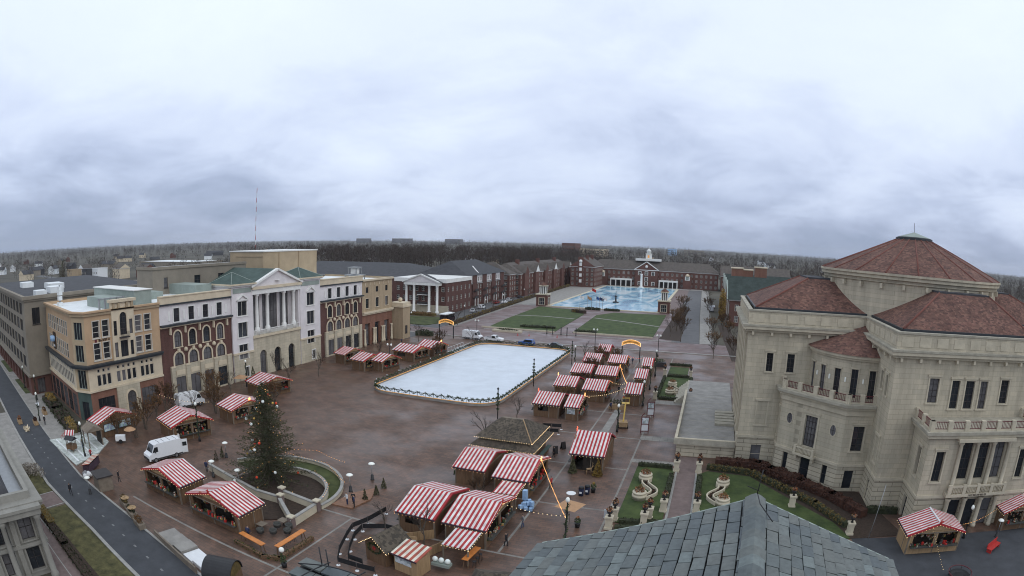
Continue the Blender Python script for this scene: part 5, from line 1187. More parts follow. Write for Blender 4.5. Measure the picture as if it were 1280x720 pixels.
hut('wide striped hut with white windows beside the left edge of the rink', -75.2, -68.2, 125.6, 132.8, rz=-.16, roofm='stripe_w', front='window', lights='bulbsoft')
hut('striped hut behind red twigs just before the left market arch', -72.6, -67.0, 134, 140.5, rz=-.16, roofm='stripe_w', front='window', lights='bulbsoft', star='bulbsoft')
hut('magenta striped hut with a white ridge, by the concert hall entrance', 25.3, 33.5, 53.1, 57.5, turn=True, front='none', lights='bulb', star='redpaint', wood='woodlight')
hut('striped hut at the right edge of the picture before the concert hall', 41.7, 49.5, 56.9, 61.0, turn=True, front='none', lights='bulb')
# the dark shingled pavilion with two roofs
t = thing('shingled_pavilion', 'dark shingled pavilion with two stacked roofs edged in small lights', 'market hut', (-25.8, 75.2, 0))
k = MB(); k.box(-29.6, -22, 71.6, 79.4, 0, 2.4, 'wood'); k.box(-29.0, -22.6, 72.3, 78.6, 2.4, 3.5, 'wood')
for y in (72.4, 75, 77.6): k.box(-21.99, -21.9, y-.9, y+.9, 1.0, 2.1, 'counter')
k.build('wall', t)
def frust(k, a, b, z0, z1, m):
    p = [(a[0], a[2], z0), (a[1], a[2], z0), (a[1], a[3], z0), (a[0], a[3], z0)]; q = [(b[0], b[2], z1), (b[1], b[2], z1), (b[1], b[3], z1), (b[0], b[3], z1)]
    for i in range(4): k.poly([p[i], p[(i+1) % 4], q[(i+1) % 4], q[i]], m)
    k.poly(p[::-1], m)
k = MB(); frust(k, (-30.4, -21.2, 70.7, 80.2), (-28.8, -22.8, 72.3, 78.6), 2.4, 3.5, 'shingle'); o = k.build('lower_roof', t)
k = MB(); bulbs(k, (-30.4, 70.62, 2.38), (-21.2, 70.62, 2.38), 26, .05); bulbs(k, (-21.1, 70.7, 2.38), (-21.1, 80.2, 2.38), 24, .05); k.build('fairy_lights', o)
k = MB(); frust(k, (-29.9, -21.7, 71.3, 79.7), (-27.4, -24.2, 75.2, 75.8), 3.52, 5.5, 'shingle'); k.poly([(-27.4, 75.2, 5.5), (-24.2, 75.2, 5.5), (-24.2, 75.8, 5.5), (-27.4, 75.8, 5.5)], 'woodgrey'); k.bar((-24.2, 75.2, 5.52), (-21.7, 71.3, 3.55), .12, .06, 'woodlight'); o = k.build('upper_roof', t)
k = MB(); bulbs(k, (-29.9, 71.22, 3.48), (-21.7, 71.22, 3.48), 24, .05); bulbs(k, (-21.6, 71.3, 3.48), (-21.6, 79.7, 3.48), 22, .05); k.build('fairy_lights', o)
k = MB(); k.box(-21.5, -20.9, 72, 78.6, .95, 1.05, 'teal'); k.box(-21.55, -21.3, 72, 78.6, 0, .95, 'wood'); k.build('counter', t)
# little shingled hut with a wreath, and its striped stall
t = thing('shingled_hut', 'small dark shingled hut with a big wreath on its gable, inside the queue barriers', 'market hut', (-26.9, 42.2, 0), -.22)
k = MB(); k.box(-1.3, 1.3, -1.55, 1.55, 0, 2.1, 'wood')
for s_ in (-1, 1): k.poly([(-1.3, s_*1.55, 2.1), (1.3, s_*1.55, 2.1), (0, s_*1.55, 3.0)][::-s_], 'wood')
k.build('wall', t, True)
k = MB()
for s_ in (-1, 1):
    q = [(s_*1.75, -1.9, 1.86), (s_*1.75, 1.9, 1.86), (0, 1.9, 3.12), (0, -1.9, 3.12)]; q = q if s_ > 0 else q[::-1]; k.hexa([*[(p[0], p[1], p[2]-.1) for p in q], *q], 'shingle')
o = k.build('roof', t, True)
k = MB(); bulbs(k, (-1.75, -1.95, 1.85), (0, -1.95, 3.1), 9, .04); bulbs(k, (0, -1.95, 3.1), (1.75, -1.95, 1.85), 9, .04); bulbs(k, (1.8, -1.9, 1.8), (1.8, 1.9, 1.8), 12, .04); k.build('fairy_lights', o, True)
k = MB()
for i in range(26): a = 2*pi*i/26; k.leaves((.62*cos(a)*1.3, -1.68, 1.75+.5*sin(a)), (.22, .16, .22), 16, 'garland', .07)
k.leaves((0, -1.7, 1.75), (.4, .14, .4), 40, 'redpaint', .08); k.build('wreath', t, True)
t = thing('striped_stall', 'small stall with faded striped roof and a white notice, beside the wreath hut', 'market stall', (-23.6, 41.3, 0), -.18)
k = MB(); k.box(-1.35, 1.35, -1.0, 1.0, 0, 1.95, 'woodlight'); k.build('wall', t, True)
k = MB(); q = [(-1.5, -1.25, 2.0), (1.5, -1.25, 2.0), (1.5, 1.2, 2.5), (-1.5, 1.2, 2.5)]; k.hexa([*[(p[0], p[1], p[2]-.07) for p in q], *q], 'stripe_y'); k.box(-1.5, 1.5, -1.29, -1.251, 1.82, 1.99, 'hemdark'); k.build('roof', t, True)
k = MB(); k.box(-1.2, .7, -1.06, -1.005, 1.0, 1.75, 'notice'); k.build('notice_board', t, True)
# a plank enclosure behind them
t = thing('plank_fence', 'low pale plank fence round the yard behind the wreath hut', 'fence', (-25, 46, 0))
for a, c in (((-27.2, 45.6), (-24.6, 48.0)), ((-24.0, 42.6), (-22.6, 46.6))):
    k = MB(); f = between(a, c); n = int(f.len/.3)
    for i in range(n): k.fbox(f, i*f.len/n+.01, (i+1)*f.len/n-.01, -.03, .03, 0, 1.05+.04*R.random(), 'woodlight')
    k.fbox(f, 0, f.len, -.08, -.031, .85, .95, 'wood'); k.build('panel', t)
t = thing('propped_picture', 'framed picture board leaning in the plank yard', 'board', (-25.3, 44.2, 0), .3); k = MB(); k.hexa([(-.6, -.1, .2), (.6, -.1, .2), (.6, -.02, .2), (-.6, -.02, .2), (-.6, .35, 1.7), (.6, .35, 1.7), (.6, .43, 1.7), (-.6, .43, 1.7)], 'woodlight'); k.build('frame', t, True); k = MB(); k.poly([(-.48, -.09, .32), (.48, -.09, .32), (.48, .325, 1.6), (-.48, .325, 1.6)], 'notice'); k.build('picture', t, True)
# bar tables with stools
def bar_table(label, x, y, ln, rz, h=1.05):
    t = thing('bar_table', label, 'table', (x, y, 0), rz, 'orange bar tables'); k = MB(); k.box(-ln/2, ln/2, -.32, .32, h-.07, h, 'woodorange'); k.build('tabletop', t, True)
    for sx in (-1, 1):
        for sy in (-1, 1): k = MB(); k.bar((sx*(ln/2-.2), sy*.26, 0), (sx*(ln/2-.35), sy*.18, h-.07), .07, .07, 'wood'); k.build('leg', t, True)
    return t
bar_table('orange bar table on the left side of the terrace by the biggest left hut', -39.4, 36.0, 3.7, -.12)
bar_table('bright orange bar table on the right side of the terrace by the biggest left hut', -36.2, 38.6, 4.6, pi/2)
bar_table('orange bar table under the lean-to awning of the nearest striped hut', -19.25, 45.1, 2.9, pi/2-.06)
def stool(x, y, lb, g):
    t = thing('bar_stool', lb, 'stool', (x, y, 0), R.random()*3, g); k = MB(); k.lathe([(.18, .70), (.2, .73), (.18, .77)], (0, 0, 0), 'iron', 10); k.build('seat', t, True)
    k = MB()
    for i in range(4): a = pi/2*i+.4; k.tube([(.12*cos(a), .12*sin(a), .7), (.22*cos(a), .22*sin(a), 0)], .018, 'iron', 5)
    k.build('frame', t, True)
for i in range(4): stool(-36.85+.1*(i % 2), 37.2+i*.85, 'black bar stool along the bright orange table on the left terrace', 'stools at the right terrace table')
for i in range(3): stool(-18.6, 44.2+i*.8, 'black bar stool beside the orange table of the nearest hut', 'stools at the nearest hut')
# queue barriers: black panels on posts with pale feet
def barrier(label, pts, g='black queue barriers'):
    t = thing('queue_barrier', label, 'barrier', (*pts[0], 0), 0, g); k, p_, ft = MB(), MB(), MB()
    for i in range(len(pts)-1):
        q = MB(); f = between(pts[i], pts[i+1]); q.fbox(f, .06, f.len-.06, -.012, .012, .42, .98, 'fencefab'); q.build('panel', t)
    for p in pts:
        q = MB(); q.tube([(*p, .05), (*p, 1.1)], .03, 'iron', 6); o = q.build('post', t); q = MB(); q.lathe([(.22, 0), (.2, .06), (.05, .08)], (*p, 0), 'white', 12); q.build('foot', o)
barrier('outer curve of black queue barriers around the wreath hut', [(-26.1, 38.6), (-28.0, 38.4), (-30.1, 38.3), (-31.2, 40.2), (-32.3, 43.2), (-32.9, 45.2), (-32.3, 47.3), (-31.9, 50.6)])
barrier('inner curve of black queue barriers beside the wreath hut', [(-27.9, 39.3), (-29.6, 39.4), (-30.6, 41.2), (-31.6, 43.6), (-31.9, 45.6), (-29.8, 46.9), (-27.9, 46.9)])
barrier('upper row of black queue barriers beyond the shingled pavilion', [(-25.2, 88.6), (-23.8, 88.9), (-22.2, 89.2)], 'black queue barriers beyond the pavilion')
barrier('lower row of black queue barriers beyond the shingled pavilion', [(-24.6, 86.0), (-23.4, 86.3), (-22.0, 86.6)], 'black queue barriers beyond the pavilion')
# patio heaters with pale round hoods
def heater(x, y, label):
    t = thing('patio_heater', label, 'patio heater', (x, y, 0), 0, 'patio heaters'); k = MB(); k.lathe([(.05, 0), (.42, .02), (.46, .08), (.3, .2), (.06, .26)], (0, 0, 2.15), 'lampglass', 16); k.build('hood', t, True)
    k = MB(); k.tube([(0, 0, .7), (0, 0, 2.15)], .045, 'steel', 8); k.build('pole', t, True); k = MB(); k.lathe([(.26, 0), (.26, .1), (.2, .12), (.2, .68), (.08, .75)], (0, 0, 0), 'iron', 12); k.build('base', t, True)
for x, y, lb in ((-56.5, 46.3, 'white topped patio heater beside the fir tree terrace, left of the garden wall'), (-60.3, 52.6, 'white topped patio heater behind the small firs at the left of the big tree'), (-38.9, 53.8, 'white topped patio heater standing by the orange deck'), (-38.6, 58.4, 'white topped patio heater on the open paving right of the big tree'), (-51.5, 46.5, 'white topped patio heater against the garden wall under the fir'), (-64.9, 29.9, 'white topped patio heater by the dark booth at the road')): heater(x, y, lb)
# string lights over the aisle
def string(label, pts, m='bulb', sag=.3, step=.5, r=.05, g=None):
    t = thing('string_lights', label, 'string lights', pts[0], 0, g); k = MB(); wv = MB()
    for a, b in zip(pts, pts[1:]):
        n = max(4, int(math.dist(a, b)/step)); bulbs(k, a, b, n, r, m, sag)
        wv.tube([(*(Vector(a).lerp(Vector(b), i/12)).xy, a[2]+(b[2]-a[2])*i/12-sag*4*(i/12)*(1-i/12)+.03) for i in range(13)], .015, 'wire', 4)
    wv.build('cable', t); k.build('bulb_row', t)
string('row of warm bulbs strung from the nearest striped hut to the garlanded lamp post', [(-18.6, 52.0, 3.6), (-12.1, 52.2, 3.2)], 'bulb', .25, .45, .05)
string('thick amber light rope from the second hut down to the garlanded lamp post', [(-18.6, 65.6, 3.6), (-12.1, 52.3, 3.0)], 'bulbsoft', .2, .3, .06)
string('amber string from the third right hut across to the small planter hut', [(-18.4, 125, 3.6), (-15.0, 111, 3.6)], 'bulbsoft', .3, .5, .07)
string('pale string of bulbs across the aisle between the third pair and the planter hut', [(-18.4, 111.5, 3.6), (-15.0, 111, 3.5)], 'bulb', .4, .4, .06)
string('low string of bulbs across the aisle before the planter hut', [(-20.5, 98.5, 3.6), (-15, 108, 3.2)], 'bulb', .5, .5, .06)
string('string of bulbs between the two farthest huts below the right arch', [(-18.7, 138.9, 3.6), (-15, 137.8, 3.6)], 'bulbred', .3, .4, .06)
string('amber cable of lights between the two huts by the concert hall', [(33.4, 54, 3.0), (41.8, 58, 3.4)], 'bulbsoft', .5, .35, .04)
string('thin string of lights falling from the magenta hut to the bottom edge', [(28.5, 53, 3.2), (28.6, 47.4, 1.2)], 'bulb', .1, .35, .035)
string('long row of small bulbs above the carts before the brick building', [(-84, 58, 4.2), (-73, 61, 4.2)], 'bulb', .5, .6, .05)
# market arches
def arch(label, x0, x1, y, rz=0):
    t = thing('market_arch', label, 'arch sign', ((x0+x1)/2, y, 0), rz, 'glowing market arch signs'); L_ = (x1-x0)/2; n = 10; k = MB(); e = MB(); ink = MB()
    zc = lambda u: 4.9+.75*(1-(u/L_)**2)
    for i in range(n):
        a, b = -L_+2*L_*i/n, -L_+2*L_*(i+1)/n
        for y_, d_ in ((-.1, .2),): k.hexa([(a, -.1, zc(a)-.75), (b, -.1, zc(b)-.75), (b, .1, zc(b)-.75), (a, .1, zc(a)-.75), (a, -.1, zc(a)+.1), (b, -.1, zc(b)+.1), (b, .1, zc(b)+.1), (a, .1, zc(a)+.1)], 'signamber')
        for dz in (.16, -.8): bulbs(e, (a, -.14, zc(a)+dz), (b, -.14, zc(b)+dz), 3, .05, 'bulb')
    bulbs(e, (-L_, -.14, zc(L_)-.75), (-L_, -.14, zc(L_)+.1), 3, .08); bulbs(e, (L_, -.14, zc(L_)-.75), (L_, -.14, zc(L_)+.1), 3, .08)
    for i in range(16):
        u = -L_*.8+1.6*L_*i/15; hgt = R.choice([.22, .3, .34]); ink.box(u-.09, u+.09, -.125, -.101, zc(u)-.5, zc(u)-.5+hgt, 'ink')
    k.build('sign_panel', t, True); e.build('bulb_edge', t, True); ink.build('lettering', t, True)
    for x in (-L_+.1, L_-.1): k = MB(); k.box(x-.12, x+.12, -.1, .1, 0, 4.3, 'iron'); k.build('post', t, True)
arch('glowing amber arch sign over the right market entrance', -22.1, -17.2, 150); arch('glowing amber arch sign over the left market entrance beyond the rink', -80.6, -75.6, 163)
# rink boards with garland
t = thing('rink_fence', 'low fence round the ice rink with looped dark garland', 'fence', (-50, 127, 0)); N_ = len(ICE)
k = MB(); k.course(ICE[::-1], -.12, .06, .3, 1.25, 'steel', True) if 0 else None
outer = rrect(-64.25, -36.75, 96.25, 157.75, 5.2)
k.course(outer[::-1], -.0, .1, .0, .5, 'concrete', True); k.course(outer[::-1], -.02, .12, .502, .58, 'signamber', True); k.course(outer[::-1], 0, .06, 1.2, 1.28, 'iron', True); o = k.build('kickboard', t)
k = MB(); seg = []
for i in range(len(outer)):
    a, b = outer[i], outer[(i+1) % len(outer)]; l = math.dist(a, b); n = max(1, round(l/1.7))
    for j in range(n): seg.append((a[0]+(b[0]-a[0])*j/n, a[1]+(b[1]-a[1])*j/n))
for p in seg[::1]: k.box(p[0]-.03, p[0]+.03, p[1]-.03, p[1]+.03, .58, 1.2, 'iron')
k.build('rail_posts', t); o = None
k = MB(); w = MB()
for i in range(len(seg)):
    a, b = seg[i], seg[(i+1) % len(seg)]
    if math.dist(a, b) < .5: continue
    pts = [(a[0]+(b[0]-a[0])*s_/4, a[1]+(b[1]-a[1])*s_/4, 1.45-(.62)*(1-abs(s_/2-1))) for s_ in range(5)]
    for q0, q1 in zip(pts, pts[1:]):
        c = [(u+v)/2 for u, v in zip(q0, q1)]; k.leaves(c, (max(.2, abs(q1[0]-q0[0])+.2), max(.2, abs(q1[1]-q0[1])+.2), abs(q1[2]-q0[2])+.2), 7, 'needle2', .13, flat=True)
    k.tube(pts, .07, 'garland', 5); 
    if i % 3 == 0: w.ball((a[0], a[1], 1.55), .13, 'white', 6, 4)
k.build('garland', t); w.build('bauble_row', t)
t = thing('skate_steps', 'white metal ramp and rails at the far left side of the rink', 'ramp', (-66, 146, 0)); k = MB(); k.box(-67.2, -64.6, 141, 151, 0, .3, 'steel'); k.build('deck', t); k = MB()
for y in range(141, 152, 2): k.box(-67.1, -67.04, y, y+.06, .3, 1.4, 'white'); k.box(-65, -64.94, y, y+.06, .3, 1.4, 'white')
k.box(-67.1, -67.04, 141, 151, 1.34, 1.4, 'white'); k.box(-65, -64.94, 141, 151, 1.34, 1.4, 'white'); k.build('railing', t)
# pine garlanded lamp posts
def lamp_post(x, y, h, label, garl=True, twin=False, g='black lamp posts'):
    t = thing('lamp_post', label, 'lamp post', (x, y, 0), 0, g); k = MB(); k.lathe([(.22, 0), (.2, .5), (.1, .7), (.07, h-.5), (.1, h-.45)], (0, 0, 0), 'iron', 8)
    if twin: k.bar((-.55, 0, h-.55), (.55, 0, h-.55), .06, .06, 'iron')
    k.build('pole', t, True)
    for s_ in ((-.5, .5) if twin else (0,)): k = MB(); k.lathe([(.08, 0), (.2, .12), (.24, .3), (.16, .5), (.03, .6)], (s_, 0, h-.5), 'lampglass', 10); k.build('globe', t, True)
    if garl:
        k = MB()
        for i in range(int((h-1)*5)): z = .5+i*.2; k.leaves((.1*cos(z*4), .1*sin(z*4), z), (.36, .36, .26), 10, 'needle2', .09)
        k.build('garland', t, True)
for a in ((-11.9, 52, 5.4, 'garlanded lamp post beside the beige umbrella'), (-13.3, 91, 4.7, 'lamp post behind the lone big hut'), (-11.2, 108, 5, 'garlanded lamp post right of the nearest small hut'), (-11.4, 121.5, 5, 'garlanded lamp post right of the middle small hut'), (-11.6, 135, 6.2, 'tall garlanded lamp post right of the farthest small hut'), (-31.5, 137, 5.5, 'lamp post with a white globe left of the fourth pair of huts')): lamp_post(*a)
for a in ((-31.9, 163.5, 6.0, 'twin globe lamp post at the street, above the row of huts'), (-68.6, 164.6, 6.0, 'twin globe lamp post beside the white delivery van'), (-13.4, 160, 6, 'twin globe lamp post at the right end of the street'), (-71.8, 118.5, 5.5, 'twin globe lamp post by the far left huts'), (-96, 172, 6, 'twin globe lamp post by the grassy mound')): lamp_post(*a, garl=False, twin=True)
for a in ((-115.5, 43.4, 5.2, 'lamp post at the far end of the dark planting bed'), (-101, 37.8, 5.2, 'lamp post beside the bench along the road'), (-77.3, 36.2, 5.4, 'garlanded lamp post on the pale deck'), (-68.9, 54.6, 6.2, 'tall lamp post in front of the hut with the dark hatch'), (-87.2, 84.5, 5.6, 'garlanded lamp post against the white tower'), (-128, 45, 5, 'lamp post before the taupe office block')): lamp_post(*a)
for i, (x, y) in enumerate(((-90.5, 200), (-92, 225), (-93.5, 250), (-95.2, 285))): lamp_post(x+2, y, 6, ['black lamp post along the far hedge, nearest', 'black lamp post along the far hedge, second from the near end', 'black lamp post along the far hedge, level with the pool pavilion', 'black lamp post along the far hedge, farthest'][i], False, False)
for (x, y, lb) in ((-35.2, 115.5, 'rink side post hung with dark boughs, middle of the right side'), (-33.3, 89.4, 'rink side post hung with dark boughs, at the near corner'), (-33.2, 141, 'rink side post hung with dark boughs, toward the far corner')):
    t = thing('bough_post', lb, 'post', (x, y, 0), 0, 'bough posts by the rink'); k = MB(); k.tube([(0, 0, 0), (0, 0, 5.6)], .09, 'iron', 7); k.lathe([(.14, 0), (.2, .15), (.03, .4)], (0, 0, 5.6), 'iron', 8); k.build('pole', t, True)
    k = MB()
    for z, s_ in ((2.2, .5), (3.0, .7), (3.5, .9), (4.2, .7), (4.8, .45)): k.leaves((0, 0, z), (s_, s_, .45), 36, 'needle2', .12)
    k.build('boughs', t, True)
# info table under a beige umbrella
t = thing('umbrella', 'beige square umbrella beside the garlanded lamp post', 'umbrella', (-12.7, 56.9, 0), -.3); k = MB(); e = [(-1.25, -1.25, 2.2), (1.25, -1.25, 2.2), (1.25, 1.25, 2.2), (-1.25, 1.25, 2.2)]
for i in range(4): k.poly([e[i], e[(i+1) % 4], (0, 0, 2.75)], 'beige')
k.build('canopy', t, True); k = MB(); k.tube([(0, 0, 0), (0, 0, 2.7)], .03, 'woodgrey', 6); k.build('pole', t, True)
def planter(label, x, y, fl='flower'):
    t = thing('planter', label, 'planter', (x, y, 0)); k = MB(); k.lathe([(.25, 0), (.33, .5), (.36, .55)], (0, 0, 0), 'iron', 10); k.build('pot', t, True); k = MB(); k.leaves((0, 0, .9), (.7, .7, .8), 90, 'needle2', .1); k.leaves((0, 0, 1.25), (.35, .35, .35), 40, fl, .09); k.build('plant', t, True)
planter('potted plant with red flowers beside the beige umbrella', -11.6, 56.1); planter('potted shrub behind the two trash bins', -12.0, 66.0, 'leafgold')
for x, y, lb in ((-13.2, 64.6, 'dark trash bin behind the white standing table'), (-12.6, 65.3, 'dark trash bin with a white label, right of its twin')):
    t = thing('trash_bin', lb, 'trash bin', (x, y, 0)); k = MB(); k.lathe([(.3, 0), (.34, .95), (.36, 1.0)], (0, 0, 0), 'navy_cloth', 12); k.build('body', t, True); k = MB(); k.lathe([(.37, 1.0), (.3, 1.2), (.1, 1.25)], (0, 0, 0), 'iron', 12); k.build('lid', t, True); k = MB(); k.box(-.15, .15, -.36, -.345, .4, .65, 'white'); k.build('sticker', t, True)
t = thing('standing_table', 'white leaf shaped standing table by the trash bins', 'table', (-14, 62.7, 0)); k = MB(); k.lathe([(.55, 1.0), (.6, 1.04), (.55, 1.08)], (0, 0, 0), 'white', 16); k.build('tabletop', t, True); k = MB(); k.tube([(0, 0, 0), (0, 0, 1)], .04, 'iron', 6); k.lathe([(.3, 0), (.28, .04)], (0, 0, 0), 'iron', 10); k.build('stand', t, True)
t = thing('cafe_table', 'small square grey cafe table near the slate roof', 'table', (-12.8, 50, 0), .2); k = MB(); k.box(-.42, .42, -.42, .42, .7, .74, 'steel'); k.build('tabletop', t, True); k = MB(); k.tube([(0, 0, 0), (0, 0, .7)], .04, 'iron', 6); k.lathe([(.3, 0), (.26, .03)], (0, 0, 0), 'iron', 10); k.build('stand', t, True)
def chair(x, y, rz, lb):
    t = thing('cafe_chair', lb, 'chair', (x, y, 0), rz, 'black cafe chairs'); k = MB(); k.box(-.2, .2, -.2, .2, .43, .46, 'iron'); k.build('seat', t, True); k = MB(); k.box(-.2, .2, .18, .21, .46, .85, 'iron'); k.build('backrest', t, True)
    for a in (-.18, .18):
        for c in (-.18, .18): k = MB(); k.box(a-.015, a+.015, c-.015, c+.015, 0, .43, 'iron'); k.build('leg', t, True)
chair(-13.6, 49.9, pi/2, 'black cafe chair left of the grey cafe table'); chair(-12.6, 50.9, 0, 'black cafe chair behind the grey cafe table')
# balloon cart, pale blue snowflake goods etc
t = thing('glass_jar_stall', 'tray of round glass ornaments below the lean-to awning', 'stall', (-21.2, 42.6, 0)); k = MB(); k.box(-.9, .9, -.4, .4, .5, .8, 'greengrey'); k.build('tray', t, True)
for i, x in enumerate((-.65, 0, .65)): k = MB(); k.ball((x, -.05, 1.1), .28, 'ballwhite', 10, 6); k.build('ornament', t, True)
t = thing('gift_sacks', 'heap of pale blue decorations by the second aisle hut', 'decoration', (-18.2, 58.6, 0)); k = MB()
for i in range(14): k.obox((R.uniform(-.5, .7), R.uniform(-.8, .8), R.uniform(0, .9)), (.4, .4, .4), R.random(), 'bluedecor')
k.build('boxes', t, True); k = MB(); k.box(-.7, -.2, .6, 1.1, .9, 2.1, 'bluedecor'); k.build('banner', t, True)
t = thing('white_sacks', 'pile of white sacks beside the shingled pavilion counter', 'sacks', (-20.6, 73.2, 0)); k = MB()
for i in range(10): k.ball((R.uniform(-.5, .5), R.uniform(-.8, .8), .3+R.random()*.6), .32, 'white', 8, 5)
k.build('sack_pile', t, True)
for i, (x, y, rz) in enumerate(((-20.2, 78.2, .5), (-19.6, 80.4, .9))):
    t = thing('menu_board', ['black menu board leaning right of the pavilion counter', 'black menu board farther right of the pavilion'][i], 'board', (x, y, 0), rz); k = MB()
    for s_ in (-1, 1): k.hexa([(-.35, s_*.3-.02, 0), (.35, s_*.3-.02, 0), (.35, s_*.3+.02, 0), (-.35, s_*.3+.02, 0), (-.35, s_*.04-.02, 1.1), (.35, s_*.04-.02, 1.1), (.35, s_*.04+.02, 1.1), (-.35, s_*.04+.02, 1.1)], 'framedark')
    k.build('panel', t, True)
# fir trees on show in the lone hut, deer
def fir(name, label, x, y, h, r, m='needle', z=0, n=900, g=None, cat='tree'):
    t = thing(name, label, cat, (x, y, z), R.random()*6, g); k = MB(); k.tube([(0, 0, 0), (0, 0, h*.95)], .05*h/2, 'bark', 6, .01); k.build('trunk', t, True); k = MB()
    for i in range(n):
        u = R.random()**1.5; zz_ = h*(.08+.92*u); rr = r*(1-u)*(.55+.45*R.random()); a = R.random()*2*pi; k.leaves((rr*cos(a), rr*sin(a), zz_-.12*rr), (.05, .05, .05), 1, m, .045*h**.5+.03)
    k.build('crown', t, True); return t
fir('display_fir', 'green fir standing at the left of the lone hut front', -16.0, 71.6, 2.2, .65); fir('display_fir', 'golden brown fir standing at the right of the lone hut front', -12.6, 71.5, 2.5, .75, 'leafgold')
t = thing('wooden_deer', 'small wooden deer between the two display firs', 'decoration', (-13.8, 71.7, 0), .4); k = MB(); k.tube([(-.35, 0, .75), (0, 0, .8), (.35, 0, .8)], .16, 'woodlight', 8); k.tube([(.33, 0, .85), (.48, 0, 1.2)], .08, 'woodlight', 6); k.tube([(.42, 0, 1.22), (.68, 0, 1.15)], .07, 'woodlight', 6, .04)
for x in (-.3, .3):
    for y in (-.09, .09): k.tube([(x, y, .7), (x, y, 0)], .035, 'woodlight', 5)
k.build('body', t, True); k = MB()
for s_ in (-1, 1): k.tube([(.46, s_*.04, 1.26), (.42, s_*.14, 1.5), (.5, s_*.2, 1.7)], .015, 'woodlight', 4)
k.build('antler', t, True)
# yellow cherry picker style lighting rig and the two standing frames, planter box
t = thing('boom_lift', 'small yellow boom lift standing beyond the lone hut', 'lift', (-12.8, 93.8, 0), .2); k = MB(); k.box(-.7, .7, -.9, .9, .3, 1.1, 'woodlight'); k.build('chassis', t, True); k = MB(); k.bar((0, -.3, 1.1), (.25, .8, 4.2), .22, .22, 'yellow'); k.build('boom', t, True); k = MB(); k.box(-.4, .9, .6, 1.4, 3.9, 4.0, 'yellow')
for x in (-.4, .87):
    for y in (.6, 1.37): k.box(x, x+.03, y, y+.03, 4.0, 4.9, 'yellow')
k.box(-.4, .9, .6, .63, 4.85, 4.9, 'yellow'); k.box(-.4, .9, 1.37, 1.4, 4.85, 4.9, 'yellow'); k.build('basket', t, True)
for x in (-.75, .75):
    for y in (-.6, .6): k = MB(); k.tube([(x-.09, y, .3), (x+.09, y, .3)], .3, 'tyre', 12); k.build('wheel', t, True)
for x, y, lb in ((-9.0, 101.2, 'tall dark red standing frame with white panes, upper of two on the paving'), (-8.9, 91.7, 'tall dark red standing frame with white panes, lower of two on the paving')):
    t = thing('freestanding_sign', lb, 'sign frame', (x, y, 0), .25); k = MB()
    for a in (-.65, .6): k.box(a, a+.1, -.08, .08, 0, 2.9, 'rail_red')
    for z in (.3, 1.5, 2.7): k.box(-.55, .6, -.06, .06, z, z+.1, 'rail_red')
    k.bar((-.65, 0, 2.9), (-.1, 0, 3.5), .1, .1, 'rail_red'); k.build('frame', t, True); k = MB(); k.box(-.5, .55, -.02, .02, .45, 1.45, 'white'); k.box(-.5, .55, -.02, .02, 1.65, 2.65, 'notice'); k.build('panel', t, True)
t = thing('planter_box', 'wooden planter box of small dark firs in front of the nearest small hut', 'planter', (-15.6, 104.6, 0)); k = MB(); k.box(-1.5, 1.5, -.5, .5, 0, .9, 'woodlight'); k.build('box', t, True); k = MB()
for i in range(5): k.leaves((-1.2+i*.6, 0, 1.4), (.55, .6, 1.2), 90, 'needle', .1)
k.build('plants', t, True)
t = thing('planter_box', 'dark planter box with shrubs behind the farthest small hut', 'planter', (-12.4, 146.5, 0)); k = MB(); k.box(-2.4, 2.4, -.8, .8, 0, 1.2, 'framedark'); k.build('box', t, True); k = MB(); k.leaves((0, 0, 1.6), (4.6, 1.6, .9), 260, 'needle2', .14); k.build('plants', t, True)
# ------------------------------------------------------------------ slate roofs of the hotel below the camera, its wing on the left
def tone(o, vals):
    a = o.data.attributes.new('tone', 'FLOAT', 'FACE')
    for i, v in enumerate(vals): a.data[i].value = v
def tiled(k, vals, A, e, n, ln, depth, pitch, w=.5, ex=.3):
    """courses of slates: e runs along the ridge from A, n down the slope on the plan"""
    c, s_ = cos(pitch), sin(pitch)
    P = lambda u, v, h: (A[0]+e[0]*u+n[0]*v*c+n[0]*h*s_, A[1]+e[1]*u+n[1]*v*c+n[1]*h*s_, A[2]-v*s_+h*c)
    for i in range(int(depth/ex+.5)):
        v0 = i*ex; u = -R.uniform(0, .22)
        while u < ln:
            ww = w*R.uniform(.86, 1.12); a, b = max(u+.012, .0), min(u+ww-.006, ln); u += ww
            if b-a < .05: continue
            lap = .05+R.uniform(-.008, .014); ra, rb = R.uniform(-.012, .018), R.uniform(-.012, .018)
            lo = [P(a, v0+ex-.035+ra, lap-.04), P(b, v0+ex-.035+rb, lap-.04), P(b, v0+.012, -.02), P(a, v0+.012, -.02)]; hi = [P(a, v0+ex-.035+ra, lap), P(b, v0+ex-.035+rb, lap+R.uniform(0, .01)), P(b, v0+.012, .014), P(a, v0+.012, .014)]
            k.hexa([*lo, *hi] if n[0]*e[1]-n[1]*e[0] < 0 else [lo[1], lo[0], lo[3], lo[2], hi[1], hi[0], hi[3], hi[2]], 'slate')
            vals += [R.random()]*6
    return P
t = thing('slate_roof', 'grey green slate gable roof end with a capped ridge, close below the camera', 'roof', (1.5, 12, 20))
A = (1.5, 12.0, 24.73); yaw = rad(3.5); d_ = Vector((-sin(yaw), -cos(yaw))); pit = rad(21.5)
k = MB(); vals = []; under = MB(); LN = 10.5
